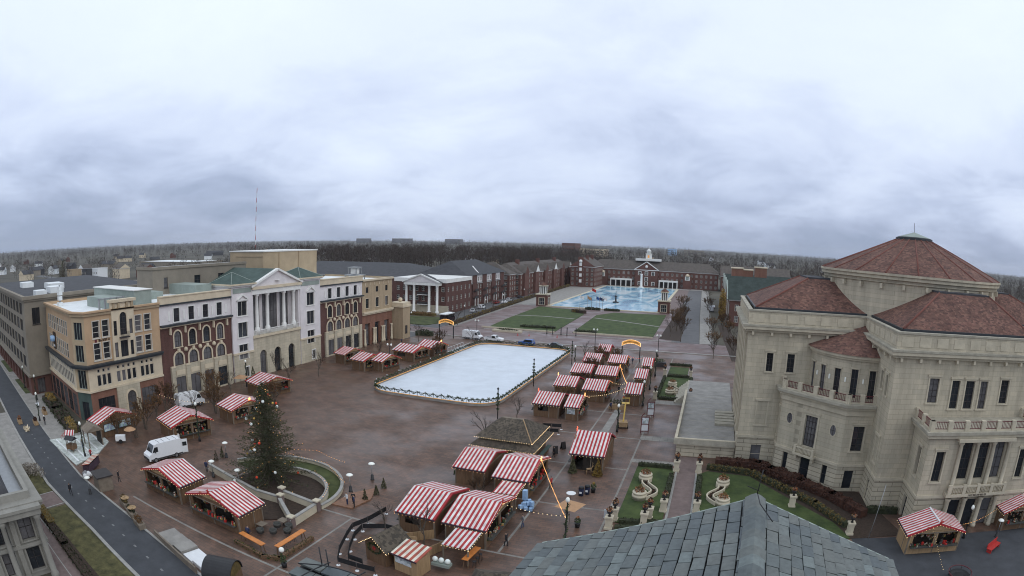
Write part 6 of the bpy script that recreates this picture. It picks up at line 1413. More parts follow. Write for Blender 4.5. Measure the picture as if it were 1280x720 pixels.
for s_ in (-1, 1):
    DPT = 5.25 if s_ < 0 else 4.05
    n = Vector((s_*cos(yaw), -s_*sin(yaw))); P = tiled(k, vals, A, d_, n, LN, DPT, pit)
    q = lambda u, v, h=-.06: P(u, v, h)
    pts = [q(0, 0), q(LN, 0), q(LN, DPT), q(0, DPT)]; under.poly(pts if s_ < 0 else pts[::-1], 'iron')  # black deck bared between courses stands in for their shadow lines
    a, b = q(.12, DPT-.35, -.1), q(LN, DPT-.35, -.1); under.poly([a, b, (b[0], b[1], 0), (a[0], a[1], 0)][::s_], 'white_stone')
    under.bar(q(-.02, .05, -.05), q(-.02, DPT, -.05), .06, .16, 'greengrey'); under.bar(q(0, DPT+.06, -.08), q(LN, DPT+.06, -.08), .14, .12, 'iron')
    g0 = q(.12, 0, -.1); under.poly([(a[0], a[1], 0), (g0[0], g0[1], 0), g0, a][::s_], 'white_stone')
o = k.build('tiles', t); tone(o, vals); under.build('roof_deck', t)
k = MB(); vals = []; side = Vector((cos(yaw), -sin(yaw)))
for j in range(30):
    v0, v1 = j*.35+.02, (j+1)*.35-.012
    X = [-.24, -.12, 0, .12, .24]; hh = lambda x: .085-abs(x)*.40-(.03 if abs(x) > .2 else 0)
    pt = lambda v, x, h: (A[0]+d_.x*v+side.x*x, A[1]+d_.y*v+side.y*x, A[2]+h)
    for x0, x1 in zip(X, X[1:]):
        k.poly([pt(v0, x0, hh(x0)+.06), pt(v0, x1, hh(x1)+.06), pt(v1, x1, hh(x1)+.01), pt(v1, x0, hh(x0)+.01)], 'slate'); k.poly([pt(v1, x0, hh(x0)+.01), pt(v1, x1, hh(x1)+.01), pt(v1, x1, hh(x1)-.05), pt(v1, x0, hh(x0)-.05)], 'slate'); k.poly([pt(v0, x0, hh(x0)-.05), pt(v0, x1, hh(x1)-.05), pt(v0, x1, hh(x1)+.05), pt(v0, x0, hh(x0)+.05)], 'slate')
    vals += [R.random()]*12
o = k.build('ridge_cap', t); tone(o, vals)
k = MB(); k.tube([(A[0], A[1]-.2, A[2]+.2), (A[0]+.05, A[1]-.15, A[2]+.75)], .012, 'iron', 5); k.tube([(A[0]-.25, A[1]-.15, A[2]+.36), (A[0]+.05, A[1]-.18, A[2]+.26)], .01, 'iron', 5); k.tube([(A[0], A[1]-.3, A[2]+.24), (A[0]+.03, A[1]-.8, A[2]+.23), (A[0]+.3, A[1]-1.3, A[2]+.07)], .013, 'iron', 5); k.build('lightning_rod', t)
t = thing('turret_roof', 'small grey slate turret roof crossed by loops of black cable, bottom edge', 'roof', (-6.15, 6.92, 20))
k = MB(); T = (-6.15, 6.92, 24.5); vals = []
tiled(k, vals, T, (1, 0), (0, -1), 1.9, 3, rad(10), .5, .3); o = k.build('tiles', t); tone(o, vals)
k = MB(); k.poly([(T[0], T[1], 24.46), (T[0]+1.9, T[1], 24.46), (T[0]+1.9, T[1]-3, 23.9), (T[0], T[1]-3, 23.9)][::-1], 'iron'); k.poly([(T[0], T[1], 0), (T[0]+1.9, T[1], 0), (T[0]+1.9, T[1], 24.45), (T[0], T[1], 24.45)][::-1], 'white_stone'); k.poly([(T[0], T[1]-3, 0), (T[0], T[1], 0), (T[0], T[1], 24.45), (T[0], T[1]-3, 23.9)][::-1], 'white_stone'); k.build('wall', t)
k = MB()
for x0, y0, x1, y1 in ((-6.1, 6.6, -4.4, 6.75), (-5.9, 6.1, -4.3, 6.3), (-5.6, 6.9, -5.9, 5.2), (-4.9, 6.95, -5.1, 5.2)): k.tube([(x0+(x1-x0)*i/8, y0+(y1-y0)*i/8, 24.6-.17*(6.92-(y0+(y1-y0)*i/8))+.14*sin(pi*i/8)) for i in range(9)], .012, 'iron', 5)
for x in (-5.75, -5.6): k.tube([(x, 6.85, 24.4), (x-.06, 6.9, 24.85)], .012, 'iron', 5)
k.build('cable', t)
# white stone wing, its end wall towards us
wg = thing('hotel_wing', 'white stone hotel wing with tall dark windows at the lower left corner', 'building', (-60, 14, 0))
u0 = Vector((-1, .167)).normalized(); v0 = Vector((-.167, -1)).normalized(); O = Vector((-51.2, 16.2))
pw = lambda a, b: tuple(O+u0*a+v0*b)
fe = between(pw(0, 22), pw(0, 0)); fb = between(pw(0, 0), pw(25, 0)); k = MB()
WW = dict(nx=2, nz=2, fm='framedark', sur=.2, surm='white_stone', bar=.06)
facade(wg, k, fe, 0, 22, 0, 7.0, [(20.2-i*3.2, z, 1.7, 2.5, dict(WW)) for i in range(6) for z in (.7, 4.0)], 'white_stone', .4)
facade(wg, k, fb, 0, 25, 0, 7.0, [(3+i*3.6, z, 1.7, 2.4, dict(WW)) for i in range(6) for z in (.7, 4.0)], 'white_stone', .4)
for i in range(7): k.fbox(fe, 21.8-i*3.2-.32, 21.8-i*3.2+.32, .003, .3, 0, 7.0, 'white_stone')
pl = [pw(0, 22), pw(0, 0), pw(25, 0)]
for d, a, b in ((.35, 3.4, 3.75), (.45, 7.0, 7.4), (.8, 7.402, 7.75), (.95, 7.752, 8.0)): k.course(pl, -.2, d, a, b, 'white_stone')
k.course(pl, -.7, -.2, 7.75, 8.7, 'white_stone'); k.poly([(*pw(0, 22), 7.9), (*pw(0, 0), 7.9), (*pw(25, 0), 7.9), (*pw(25, 22), 7.9)], 'steel')
k.poly([(*pw(25, 0), 0), (*pw(25, 22), 0), (*pw(25, 22), 8), (*pw(25, 0), 8)], 'white_stone'); k.build('wall', wg)
k = MB(); g = [pw(2.2, 22), pw(2.2, 2.4), pw(20, 2.4), pw(20, 22)]; g2 = [pw(4.6, 22), pw(4.6, 4.6), pw(17, 4.6), pw(17, 22)]
for i in range(3): k.poly([(*g[i], 8.0), (*g[i+1], 8.0), (*g2[i+1], 11), (*g2[i], 11)], 'roofgrey')
k.poly([(*p, 11) for p in g2], 'steel'); k.course(g2[:3], -.2, .2, 11, 11.6, 'white_stone'); k.build('roof', wg)
k = MB(); p = pw(-1.1, .3); k.lathe([(.5, 0), (.5, .5), (.38, .65), (.3, 6.3), (.5, 6.6), (.5, 6.98)], (*p, 0), 'white_stone', 14); k.build('column', wg); k = MB(); p = pw(-1.1, 4.6); k.lathe([(.5, 0), (.5, .5), (.38, .65), (.3, 6.3), (.5, 6.6), (.5, 6.98)], (*p, 0), 'white_stone', 14); k.build('column', wg)
k = MB(); f = between(pw(-1.7, 5.2), pw(-1.7, -.3)); k.fbox(f, 0, 5.5, -1.72, 0, 7.0, 7.6, 'white_stone'); k.fbox(f, -.1, 5.6, -1.72, .2, 7.6, 7.9, 'white_stone'); k.build('porch', wg)
k = MB(); f = between(pw(25.3, 14), pw(25.3, 0)); k.fbox(f, 0, 14, -9, 0, 0, 5.0, 'white_stone'); k.fbox(f, -.3, 14.3, -9.2, .3, 5.0, 5.5, 'white_stone'); k.fbox(f, .3, 13.7, -8.6, -.4, 5.5, 5.52, 'roofgrey'); k.build('pavilion', wg)

# ------------------------------------------------------------------ the big fir in its ringed garden
TX, TY = -49.3, 50.5
t = thing('christmas_tree', 'tall decorated fir tree with white and red baubles, inside the round garden', 'tree', (TX, TY, 0))
k = MB(); k.tube([(0, 0, 0), (0, 0, 6), (0, 0, 12.8)], .28, 'bark', 8, .03); k.build('trunk', t, True)
k = MB(); k2 = MB(); H_ = 13.1; tips = []
for i in range(420):
    u = (i+.5)/420; z = .7+(H_-.9)*u**1.05; rr = 5.6*(1-u)**.8*R.uniform(.5, 1.2)+.12; a = i*2.39996+R.uniform(-.3, .3)
    d = Vector((cos(a), sin(a), 0)); lift = R.uniform(-.06, .2); p0 = Vector((0, 0, z+.25)); p1 = d*rr+Vector((0, 0, z+lift*rr-.12*rr)); pm = (p0+p1)/2+Vector((0, 0, -.1*rr))
    k2.tube([p0, pm, p1], .03*(1.2-u), 'bark', 4, .008); tips.append((p1, rr))
    n = int(7+rr*15)
    for j in range(n):
        s_ = (j+.6)/n; b = p0.lerp(pm, s_*2) if s_ < .5 else pm.lerp(p1, s_*2-1); sp = .1+.36*(1-s_)*min(1, rr/2.2)
        q = b+Vector((R.gauss(0, sp), R.gauss(0, sp), R.gauss(-.04, .1))); ax = (d+Vector((R.gauss(0, .5), R.gauss(0, .5), R.uniform(.0, .7)))).normalized(); sd_ = ax.cross(Vector((R.gauss(0, 1), R.gauss(0, 1), R.gauss(0, 1)))).normalized(); l = R.uniform(.14, .32)
        i0 = len(k.v); k.v += [tuple(q-sd_*.055), tuple(q+sd_*.055), tuple(q+ax*l)]; k.f.append((i0, i0+1, i0+2)); k.m.append(k.mi('needle' if R.random() < .7 else 'needle2')); k.sm.append(False)
k.build('crown', t, True); k2.build('branches', t, True)
for nm, n, m_, s_ in (('white_bauble', 20, 'ballwhite', .2), ('red_bauble', 12, 'ballred', .17), ('gold_bauble', 6, 'ballgold', .15)):
    b0 = None
    for i in range(n):
        p, rr = tips[int((i+.37)*420/n*.93+R.random()*8) % 420]; 
        if b0 is None: q = MB(); q.ball((0, 0, 0), s_, m_, 10, 7); b0 = q.build(nm, t, True); b = b0
        else: b = b0.copy(); COL.objects.link(b); b.parent = t
        b.location = (p.x*.98, p.y*.98, p.z-.2)
k = MB()
for i in range(90): p, rr = tips[R.randrange(420)]; f_ = R.uniform(.6, 1); bulbs(k, (p.x*f_, p.y*f_, p.z), (p.x*f_, p.y*f_, p.z+.01), 1, .035, 'bulbsoft')
k.build('fairy_lights', t, True)
def ringwall(name, label, c, r, a0, a1, h, th, m='limetrim', n=26):
    t = thing(name, label, 'garden wall', (*c, 0)); k = MB(); pts = [(c[0]+r*cos(a0+(a1-a0)*i/n), c[1]+r*sin(a0+(a1-a0)*i/n)) for i in range(n+1)]
    k.course(pts, -th/2, th/2, 0, h, m); k.build('wall', t); k = MB(); k.course(pts, -th/2-.06, th/2+.06, h+.002, h+.14, 'kerb'); k.build('coping', t)
ringwall('garden_wall', 'inner curved stone wall around the foot of the big fir', (-46.8, 47.2), 7.35, rad(-2), rad(150), .8, .3)
ringwall('garden_wall', 'outer low curved wall round the grass ring beyond the big fir', (-48.5, 49), 9.6, rad(-8), rad(160), .45, .28)
def linewall(label, pts, h, th=.32, m='limetrim', piers=()):
    t = thing('garden_wall', label, 'garden wall', (*pts[0], 0)); k = MB(); k.course(pts, -th/2, th/2, 0, h, m); k.build('wall', t); k = MB(); k.course(pts, -th/2-.06, th/2+.06, h+.002, h+.12, 'kerb'); k.build('coping', t)
    for p in piers: k = MB(); k.box(p[0]-.32, p[0]+.32, p[1]-.32, p[1]+.32, 0, h+.3, 'walk'); k.box(p[0]-.4, p[0]+.4, p[1]-.4, p[1]+.4, h+.3, h+.45, 'limetrim'); k.build('pier', t)
linewall('long straight stone wall behind the two left striped huts', [(-58.6, 47.6), (-47.6, 45.6), (-43.7, 45.9)], .9, piers=[(-43.7, 45.9)])
linewall('stone wall corner with brick pier beside the orange table terrace', [(-43.5, 45.5), (-38.9, 42.1), (-39.1, 47.1)], .95, piers=[(-38.9, 42.1), (-39.1, 47.1)])
linewall('short stone wall right under the big fir, next to the wall corner', [(-44.9, 47.6), (-39.5, 47.1)], .9, piers=[(-44.9, 47.6)])
b = MB(); b.poly([(-48.5+9.45*cos(rad(a)), -0+49+9.45*sin(rad(a)), .06) for a in range(-8, 161, 6)], 'grass'); struct('grass_ring', b)
b = MB(); b.poly([(-46.8+7.2*cos(rad(a)), 47.2+7.2*sin(rad(a)), .1) for a in range(0, 360, 8)], 'mulch'); struct('mulch_bed', b)
M['deckbrown'] = mat('wet_brown_decking', (.22, .115, .07), .6, .25, 2)
sheet('timber_deck', [(-38.6, 49.3), (-36.0, 49.6), (-35.4, 52.9), (-36.6, 56.2), (-38.4, 53.2)], .16, 'deckbrown', .16)
string('arc of small amber lights on the paving beyond the round garden', [(-58.8, 57.6, .8), (-50, 61.5, .8), (-44, 60, .8)], 'bulbsoft', .1, .55, .05)
string('second arc of small amber lights along the outer garden wall', [(-54, 58.5, .7), (-46, 58.6, .7), (-40.3, 54.5, .7)], 'bulbsoft', .1, .5, .045)
string('short row of amber lights on the inner curved garden wall', [(-45, 54.6, 1.1), (-41, 52.2, 1.1), (-39.4, 48.8, 1.1)], 'bulbsoft', .1, .6, .045)
SF = ('small_fir', 'small dark potted fir', 'tree')
for i, (x, y, h_, lb) in enumerate(((-60.8, 50.9, 1.5, 'small dark fir left of the big tree, nearer of two'), (-60.9, 52.3, 1.6, 'small dark fir left of the big tree, farther of two'), (-36.0, 52.6, 1.5, 'small dark fir at the right edge of the orange deck, nearest'), (-35.7, 54.7, 1.3, 'small dark fir at the right edge of the orange deck, middle'), (-35.9, 56.8, 1.4, 'small dark fir at the right edge of the orange deck, farthest'))):
    fir('small_fir', lb, x, y, h_, .42, n=260)
fir('evergreen_tree', 'dark evergreen against the foot of the left white tower', -88.5, 88, 3.5, 1.2, n=500)

# ------------------------------------------------------------------ hedges, urns, serpentine planters
def hedge(label, pts, w, h, m, n=90, leaf=.13, core='leafdark', cat='hedge', z=0., name='hedge', g=None):
    t = thing(name, label, cat, (*pts[0], z), 0, g); k = MB()
    for a, b in zip(pts, pts[1:]):
        f = between(a, b); c = ((a[0]+b[0])/2, (a[1]+b[1])/2, h*.48)
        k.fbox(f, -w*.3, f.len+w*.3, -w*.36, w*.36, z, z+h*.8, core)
        st = max(1, int(f.len/max(.8, w)))
        for i in range(st):
            p = f.P((i+.5)*f.len/st, 0, z+h*.52); k.leaves(p, (f.len/st*1.25 if abs(f.ux) > .7 else w*1.1, f.len/st*1.25 if abs(f.uy) >= .7 else w*1.1, h*R.uniform(.9, 1.12)), int(n*f.len/st), m, leaf, shell=.75)
    k.build('foliage', t); return t
hedge('burgundy hedge at the foot of the concert hall corner', [(3.6, 79.6), (9.5, 79.2), (11.2, 77.2), (15.2, 73.2), (19.2, 68.6), (22.2, 63.6)], 1.9, 1.3, 'leafred', 170, .14, 'leafred')
hedge('bronze green hedge between the lawn and the burgundy hedge', [(2.2, 77.6), (8.2, 76.4), (12.4, 71.3), (16.4, 66.4), (19.4, 60.6)], 1.0, .95, 'leafolive', 130, .12, 'leafdark')
hedge('dark low hedge at the wall foot right of the burgundy hedge', [(23.6, 64.6), (27.4, 64.2)], 1.0, 1.0, 'leafdark', 120, .12)
for p, lb in ((((-2.9, 73.6), (-2.9, 64.5)), 'dark box hedge along the left side of the brown garden path'), (((1.0, 73.8), (1.0, 64.6)), 'dark box hedge along the right side of the brown garden path'), (((-7.6, 76.6), (-3.2, 76.6)), 'dark box hedge across the far end of the nearer garden'), (((-7.2, 58.3), (-3.2, 58.9)), 'dark box hedge across the near end of the nearer garden'), (((-7.4, 56.6), (-5, 57.0)), 'short black hedge between the urn pillars above the slate roof'), (((-8.5, 114.2), (-3.4, 114.2)), 'dark box hedge at the near end of the far garden'), (((-9.2, 115), (-9.2, 134)), 'dark box hedge along the left of the far garden'), (((-2.9, 115), (-2.9, 134)), 'dark box hedge along the right of the far garden'), (((-8.5, 135.2), (-3.6, 135.2)), 'dark box hedge across the far end of the far garden'), (((-9, 149), (-3.5, 149)), 'dark box hedge nearest the street beyond the gardens')):
    hedge(lb, list(p), .75, .75, 'leafdark', 90, .1)
hedge('long brown hedge between the far street and the green', [(-88.3, 188), (-91.2, 240), (-94.2, 300), (-98.3, 425)], 1.6, 1.6, 'leafolive', 14, .35, 'mulch')
hedge('clipped shrubs on the front edge of the left lawn', [(-64.5, 196), (-53.5, 197.5)], 2.2, 1.0, 'leafdark', 60, .2)
hedge('grey shrub mound at the far corner of the left lawn', [(-58.5, 250), (-54, 247)], 3, 1.6, 'leafolive', 50, .25, 'mulch')
hedge('shrubs at the near left corner of the right lawn', [(-44.5, 193.5), (-38, 194)], 1.6, .9, 'leafdark', 60, .2)
hedge('dark shrubs in front of the flagpoles', [(-56, 262.5), (-50, 262.8)], 1.6, 1.3, 'leafdark', 50, .25)
hedge('dark shrubs by the pool edge right of the flagpoles', [(-47.5, 263), (-41, 263)], 1.4, 1.1, 'leafdark', 50, .25)
hedge('golden grass and shrub bed beside the orange corner building', [(-113.5, 45.6), (-104, 43.6), (-90, 40.6)], 3.4, 1.1, 'leafdark', 60, .22, 'mulch', name='shrub_bed')
hedge('golden dry grasses at the far end of the dark planting bed', [(-114.5, 46.2), (-109, 45)], 2.0, 1.6, 'leafgold', 70, .2, 'leafolive', 'grasses', name='grass_clump')
hedge('golden dry grasses at the near end of the dark planting bed', [(-95, 42), (-89.4, 40.4)], 1.8, 1.5, 'leafgold', 50, .2, 'leafolive', 'grasses', name='grass_clump')
hedge('low dark hedge along the brick walk of the hotel wing', [(-62.5, 21.0), (-55, 19.9), (-44, 18.1), (-30, 15.6)], 1.2, .55, 'leafdark', 90, .1, 'mulch')
hedge('golden clipped plants beside the brick walk of the hotel wing', [(-65.2, 21.7), (-60.8, 20.9)], 1.3, .75, 'leafgold', 90, .1, 'leafolive')
hedge('shrub bed in front of the columned apartment portico', [(-120, 207), (-105, 207)], 3, 1.4, 'twigred', 40, .3, 'leafolive')
hedge('dark round bushes beside the end pier of the long block', [(-88, 163), (-84, 164)], 2.4, 1.8, 'leafdark', 60, .25)
sheet('grass_mound', [(-112, 184), (-96, 183), (-92.5, 197), (-101, 204), (-112, 203)], .2, 'grass', .2)
# pedestals with urns of flowers
def urn(x, y, lb):
    t = thing('urn_pedestal', lb, 'urn', (x, y, 0), 0, 'flower urns on stone pedestals'); k = MB(); k.box(-.45, .45, -.45, .45, 0, .25, 'limetrim'); k.box(-.36, .36, -.36, .36, .25, 1.35, 'limetrim'); k.box(-.46, .46, -.46, .46, 1.35, 1.55, 'limetrim'); k.build('pedestal', t, True)
    k = MB(); k.lathe([(.2, 1.55), (.1, 1.75), (.3, 2.0), (.36, 2.2), (.32, 2.22)], (0, 0, 0), 'iron', 12); k.build('urn', t, True); k = MB(); k.leaves((0, 0, 2.4), (.8, .8, .5), 110, 'flower', .09); k.leaves((0, 0, 2.6), (.4, .4, .6), 40, 'leafred', .09); k.build('flowers', t, True)
for x, y, lb in ((-2.4, 76.0, 'flower urn on a pedestal, left at the far end of the brown garden path'), (.75, 76.0, 'flower urn on a pedestal, right at the far end of the brown garden path'), (-2.9, 62.6, 'flower urn on a pedestal, left at the near end of the brown garden path'), (1.0, 63.0, 'flower urn on a pedestal, right at the near end of the brown garden path'), (-4.7, 58.7, 'flower urn on a pedestal, inner one of the pair right of the short black hedge'), (-4.3, 60.2, 'flower urn on a pedestal, farther one right of the short black hedge'), (-8.1, 59.0, 'flower urn on a pedestal beside the small white sign'), (-8.3, 56.8, 'flower urn on a pedestal left of the short black hedge'), (13.2, 66.2, 'flower urn on a pedestal standing in the bronze hedge'), (19.7, 58.7, 'flower urn on a pedestal at the right corner of the lawn'), (-9.5, 114.2, 'flower urn at the near left corner of the far garden'), (-2.4, 114.2, 'flower urn at the near right corner of the far garden'), (-9.4, 136.4, 'flower urn at the far left corner of the far garden'), (-3.2, 136.4, 'flower urn at the far right corner of the far garden')): urn(x, y, lb)
t = thing('a_board', 'small white sign standing beside an urn pillar', 'sign', (-8.9, 59.2, 0), .3); k = MB(); k.box(-.4, .4, -.03, .03, .1, 1.2, 'notice'); k.build('panel', t, True)
def serp(lb, x, y, s_, m=1):
    t = thing('serpentine_planter', lb, 'planter', (x, y, .1), 0); k = MB()
    cen = [(m*1.5*cos(pi*i/10)*.55-.0 if i <= 10 else -m*.8+m*.55*1.5*(1-cos(pi*(i-10)/10))-.0, 3.4-6.8*i/20) for i in range(21)]
    cen = [(m*.75*sin(2*pi*i/22+.5), 3.0-6.0*i/22) for i in range(23)]; cen = [(a*s_, b*s_) for a, b in cen]
    for o_ in (-.4, .4): k.course(cen, o_*s_-.09, o_*s_+.09, 0, .45, 'limetrim')
    k.build('low_wall', t, True); k = MB(); k.course(cen, -.4*s_, .4*s_, 0, .1, 'leafdark')
    for p in cen[::2]: k.leaves((p[0], p[1], .2), (.7*s_, .7*s_, .3), 16, 'leafred', .1)
    k.build('planting', t, True)
    for i, (px, py) in enumerate((cen[0], cen[-1])):
        k = MB(); k.lathe([(.8*s_, 0), (.85*s_, .35), (.92*s_, .4), (.92*s_, .6), (.8*s_, .62), (.8*s_, .8), (.88*s_, .85), (.88*s_, 1.0), (.75*s_, 1.02)], (px+m*.5*s_, py, 0), 'limetrim', 20); o = k.build('round_tub', t, True); k = MB(); k.leaves((px+m*.5*s_, py, 1.25), (1.4*s_, 1.4*s_, .8), 160, 'flower', .11); k.leaves((px+m*.5*s_, py, 1.5), (.7*s_, .7*s_, 1.0), 40, 'leafolive', .1); k.build('flowers', o, True)
serp('serpentine stone planter with two round tubs on the green lawn above the slate roof', 3.3, 68.4, 1.0, 1); serp('serpentine stone planter with two round tubs in the hazy garden left of the path', -5.3, 68.4, 1.0, -1); serp('serpentine stone planter in the far garden by the row of small huts', -5.8, 122, 1.15, -1)
# bare trees
def bare_tree(name, label, h, sp, seed, m='bark', twm='twig', leaves=0, g=None, cat='tree', stems=1):
    rng = random.Random(seed); t = thing(name, label, cat, (0, 0, 0), 0, g); k = MB(); tw = MB()
    def grow(p, d, l, r, dep):
        q = p+d*l; mid = p.lerp(q, .5)+Vector((rng.gauss(0, .04), rng.gauss(0, .04), 0))*l
        (k if dep < 2 else tw).tube([p, mid, q], r, m if dep < 2 else twm, 6 if dep < 2 else 3, r*.62, cap=False)
        if leaves and dep >= 2:
            for _ in range(leaves): tw.leaves(tuple(p.lerp(q, rng.random())), (.3, .3, .3), 1, 'twigred', .09, rng)
        if dep >= 4: return
        n = rng.choice((2, 3, 3)) if dep else 4
        for i in range(n):
            a = rng.random()*6.28; ax = d.orthogonal().normalized(); ax.rotate(Matrix.Rotation(a, 3, d)); ang = rng.uniform(.3, .75)*sp
            nd = (d*cos(ang)+ax*sin(ang)+Vector((0, 0, .12))).normalized(); grow(p.lerp(q, rng.uniform(.55, 1)), nd, l*rng.uniform(.6, .8), r*.6, dep+1)
    for s_ in range(stems):
        d = Vector((rng.gauss(0, .12*(stems > 1)+.02), rng.gauss(0, .12*(stems > 1)+.02), 1)).normalized(); grow(Vector((rng.gauss(0, .2)*(stems > 1), rng.gauss(0, .2)*(stems > 1), 0)), d, h*.36, h*.014+.02, 0)
    k.build('trunk', t, True); tw.build('crown', t, True); return t
protos = {}
def tree(kind, x, y, s_, label):
    sp = dict(bare=('bare_tree', 7, 1, 5, 0, 1), bare2=('bare_tree', 7, .85, 9, 0, 1), russet=('russet_tree', 6, 1.1, 12, 5, 3))[kind]
    if kind not in protos: t = protos[kind] = bare_tree(sp[0], label, sp[1], sp[2], sp[3], leaves=sp[4], stems=sp[5], g='bare winter trees')
    else: t = dup(protos[kind], label=label)
    t.location = (x, y, 0); t.rotation_euler = (0, 0, R.random()*6.28); t.scale = (s_,)*3
for i, a in enumerate((('russet', -80.5, 51.6, 1.05, 'russet leaved tree between the map hut and the hatch hut'), ('russet', -78.6, 47.6, .9, 'smaller russet tree just right of the map hut'), ('russet', -84.6, 57.0, .85, 'russet tree before the brick building door'), ('bare', -79.8, 62.6, .95, 'bare tree behind the hatch hut'), ('russet', -82.5, 70, .9, 'russet tree left of the hut behind the fir top'), ('bare2', -84, 76.5, .95, 'bare tree by the foot of the white tower'), ('russet', -72.5, 77.5, .95, 'russet tree right behind the fir top'), ('bare', -80.5, 91, 1.0, 'bare tree in front of the theatre portico, left'), ('bare2', -80, 101, 1.0, 'bare tree in front of the theatre portico, right'), ('bare', -88, 124, .9, 'bare tree before the right hand brick building'), ('bare2', -79.5, 126, .8, 'bare tree left of the wide hut by the rink'), ('russet', -66.3, 133.5, .8, 'russet tree beside the rink at the left, by the window hut'), ('russet', -71.5, 143.5, .8, 'russet tree in front of the left market arch'), ('russet', -74.5, 152, .85, 'russet tree right under the left market arch'), ('bare', -67, 157.5, .8, 'bare tree at the far left corner of the rink'), ('bare2', -83, 154, .9, 'bare tree beside the end pier'),
    ('russet', -86.2, 61, 1.1, 'russet tree close to the brick building, by the parked small van'), ('bare', -79.6, 57.6, .9, 'bare tree squeezed between the hatch hut and the map hut'), ('russet', -86.5, 73.5, 1.1, 'russet tree close to the brick building, near the tower corner'), ('russet', -77.8, 66.6, .9, 'russet tree left in front of the hut behind the fir top'), ('bare2', -85.6, 92.6, 1.1, 'bare tree close to the theatre wall, left end'), ('russet', -81.5, 45.6, .75, 'low russet tree between gazebo and map hut'),
    ('bare', -31.2, 78.2, .85, 'bare tree left of the shingled pavilion'), ('bare2', -24.9, 46.2, .8, 'slim bare tree in the plank yard'), ('bare', -30.4, 47.6, .6, 'thin bare sapling inside the queue barriers'), ('russet', -24.2, 59.3, .62, 'russet sapling before the second pair of huts'), ('bare2', -30.4, 91, .75, 'bare tree between pavilion and the wide hut'), ('russet', -25.5, 105.5, .68, 'russet sapling in front of the third pair of huts'), ('russet', -25.2, 118.8, .7, 'russet sapling in front of the fourth pair of huts'), ('russet', -26.2, 132.5, .8, 'russet tree in front of the hidden hut by the rink corner'), ('russet', -27, 145.5, .9, 'russet tree left of the right market arch'), ('russet', -22.6, 146.3, .8, 'russet tree right behind the arch side hut'), ('bare', -31.5, 148, .85, 'bare tree at the far right corner of the rink'))): tree(*a)
for i, (x, y, s_) in enumerate(((-86.6, 190, 1.1), (-88, 210, 1.1), (-89.4, 232, 1.2), (-91.2, 262, 1.2), (-93, 292, 1.2), (-94.4, 330, 1.25))): tree('bare', x, y, s_, ['bare street tree at the near end of the far hedge', 'bare street tree along the far hedge, second', 'bare street tree along the far hedge, third', 'bare street tree along the far hedge, beside the pool pavilion', 'bare street tree along the far hedge, beside the pool', 'bare street tree along the far hedge, farthest'][i])
for i, (x, y, s_) in enumerate(((-8.5, 188, 1.1), (-8.8, 205, 1.2), (-9.5, 224, 1.1), (-10, 246, 1.2), (2.2, 162, 1.0), (1.8, 178, 1.1), (2, 196, 1.1), (1, 215, 1.1), (.5, 262, 1.2), (-.2, 290, 1.3), (-1, 330, 1.3))): tree('russet' if i % 2 else 'bare2', x, y, s_, f"{'russet' if i % 2 else 'bare'} street tree {['left of the right street, nearest', 'left of the right street, second', 'left of the right street, third', 'left of the right street, farthest', 'by the concert hall corner at the street', 'right of the right street, second nearest', 'right of the right street, third', 'right of the right street, fourth', 'right of the right street before the dark green gables', 'right of the right street, second farthest', 'right of the right street, farthest'][i]}")
for i, (x, y, s_) in enumerate(((-12.6, 196, 1.0), (-11.2, 212, 1.15), (-13.2, 232, 1.1), (-12.4, 256, 1.25), (-13, 282, 1.3), (8.4, 168, 1.0), (8.8, 184, 1.1), (7.6, 204, 1.05), (6.4, 222, 1.15), (10, 150, .95))): tree('russet' if i % 3 else 'bare', x, y, s_*1.15, ['street tree standing in the brown strip beside the right lawn, nearest', 'street tree in the brown strip beside the right lawn, second', 'street tree in the brown strip beside the right lawn, middle', 'street tree in the brown strip beside the right lawn, fourth', 'street tree in the brown strip beside the right lawn, farthest', 'street tree right behind the concert hall corner, second nearest', 'street tree right behind the concert hall corner, third', 'street tree between the concert hall and the dark green gables, near', 'street tree between the concert hall and the dark green gables, far', 'street tree right behind the concert hall corner, nearest'][i])
t = thing('columnar_tree', 'narrow orange leaved columnar tree before the dark green gables', 'tree', (5.6, 236, 0)); k = MB(); k.tube([(0, 0, 0), (0, 0, 13)], .2, 'bark', 6, .04); k.build('trunk', t, True); k = MB(); k.leaves((0, 0, 8), (3.2, 3.2, 14), 1500, 'leafgold', .3, shell=.3); k.leaves((0, 0, 7), (3, 3, 12), 700, 'twigred', .3, shell=.3); k.build('crown', t, True)
t = thing('ornamental_grass', 'clump of pale fluffy grasses where the road meets the forecourt', 'plant', (-76.3, 25.6, 0)); k = MB()
for i in range(9): k.leaves((R.uniform(-2.6, 2.6), R.uniform(-1.3, 1.3), .7), (1.5, 1.5, 1.5), 130, 'rock', .12, shell=.5)
k.build('foliage', t, True)
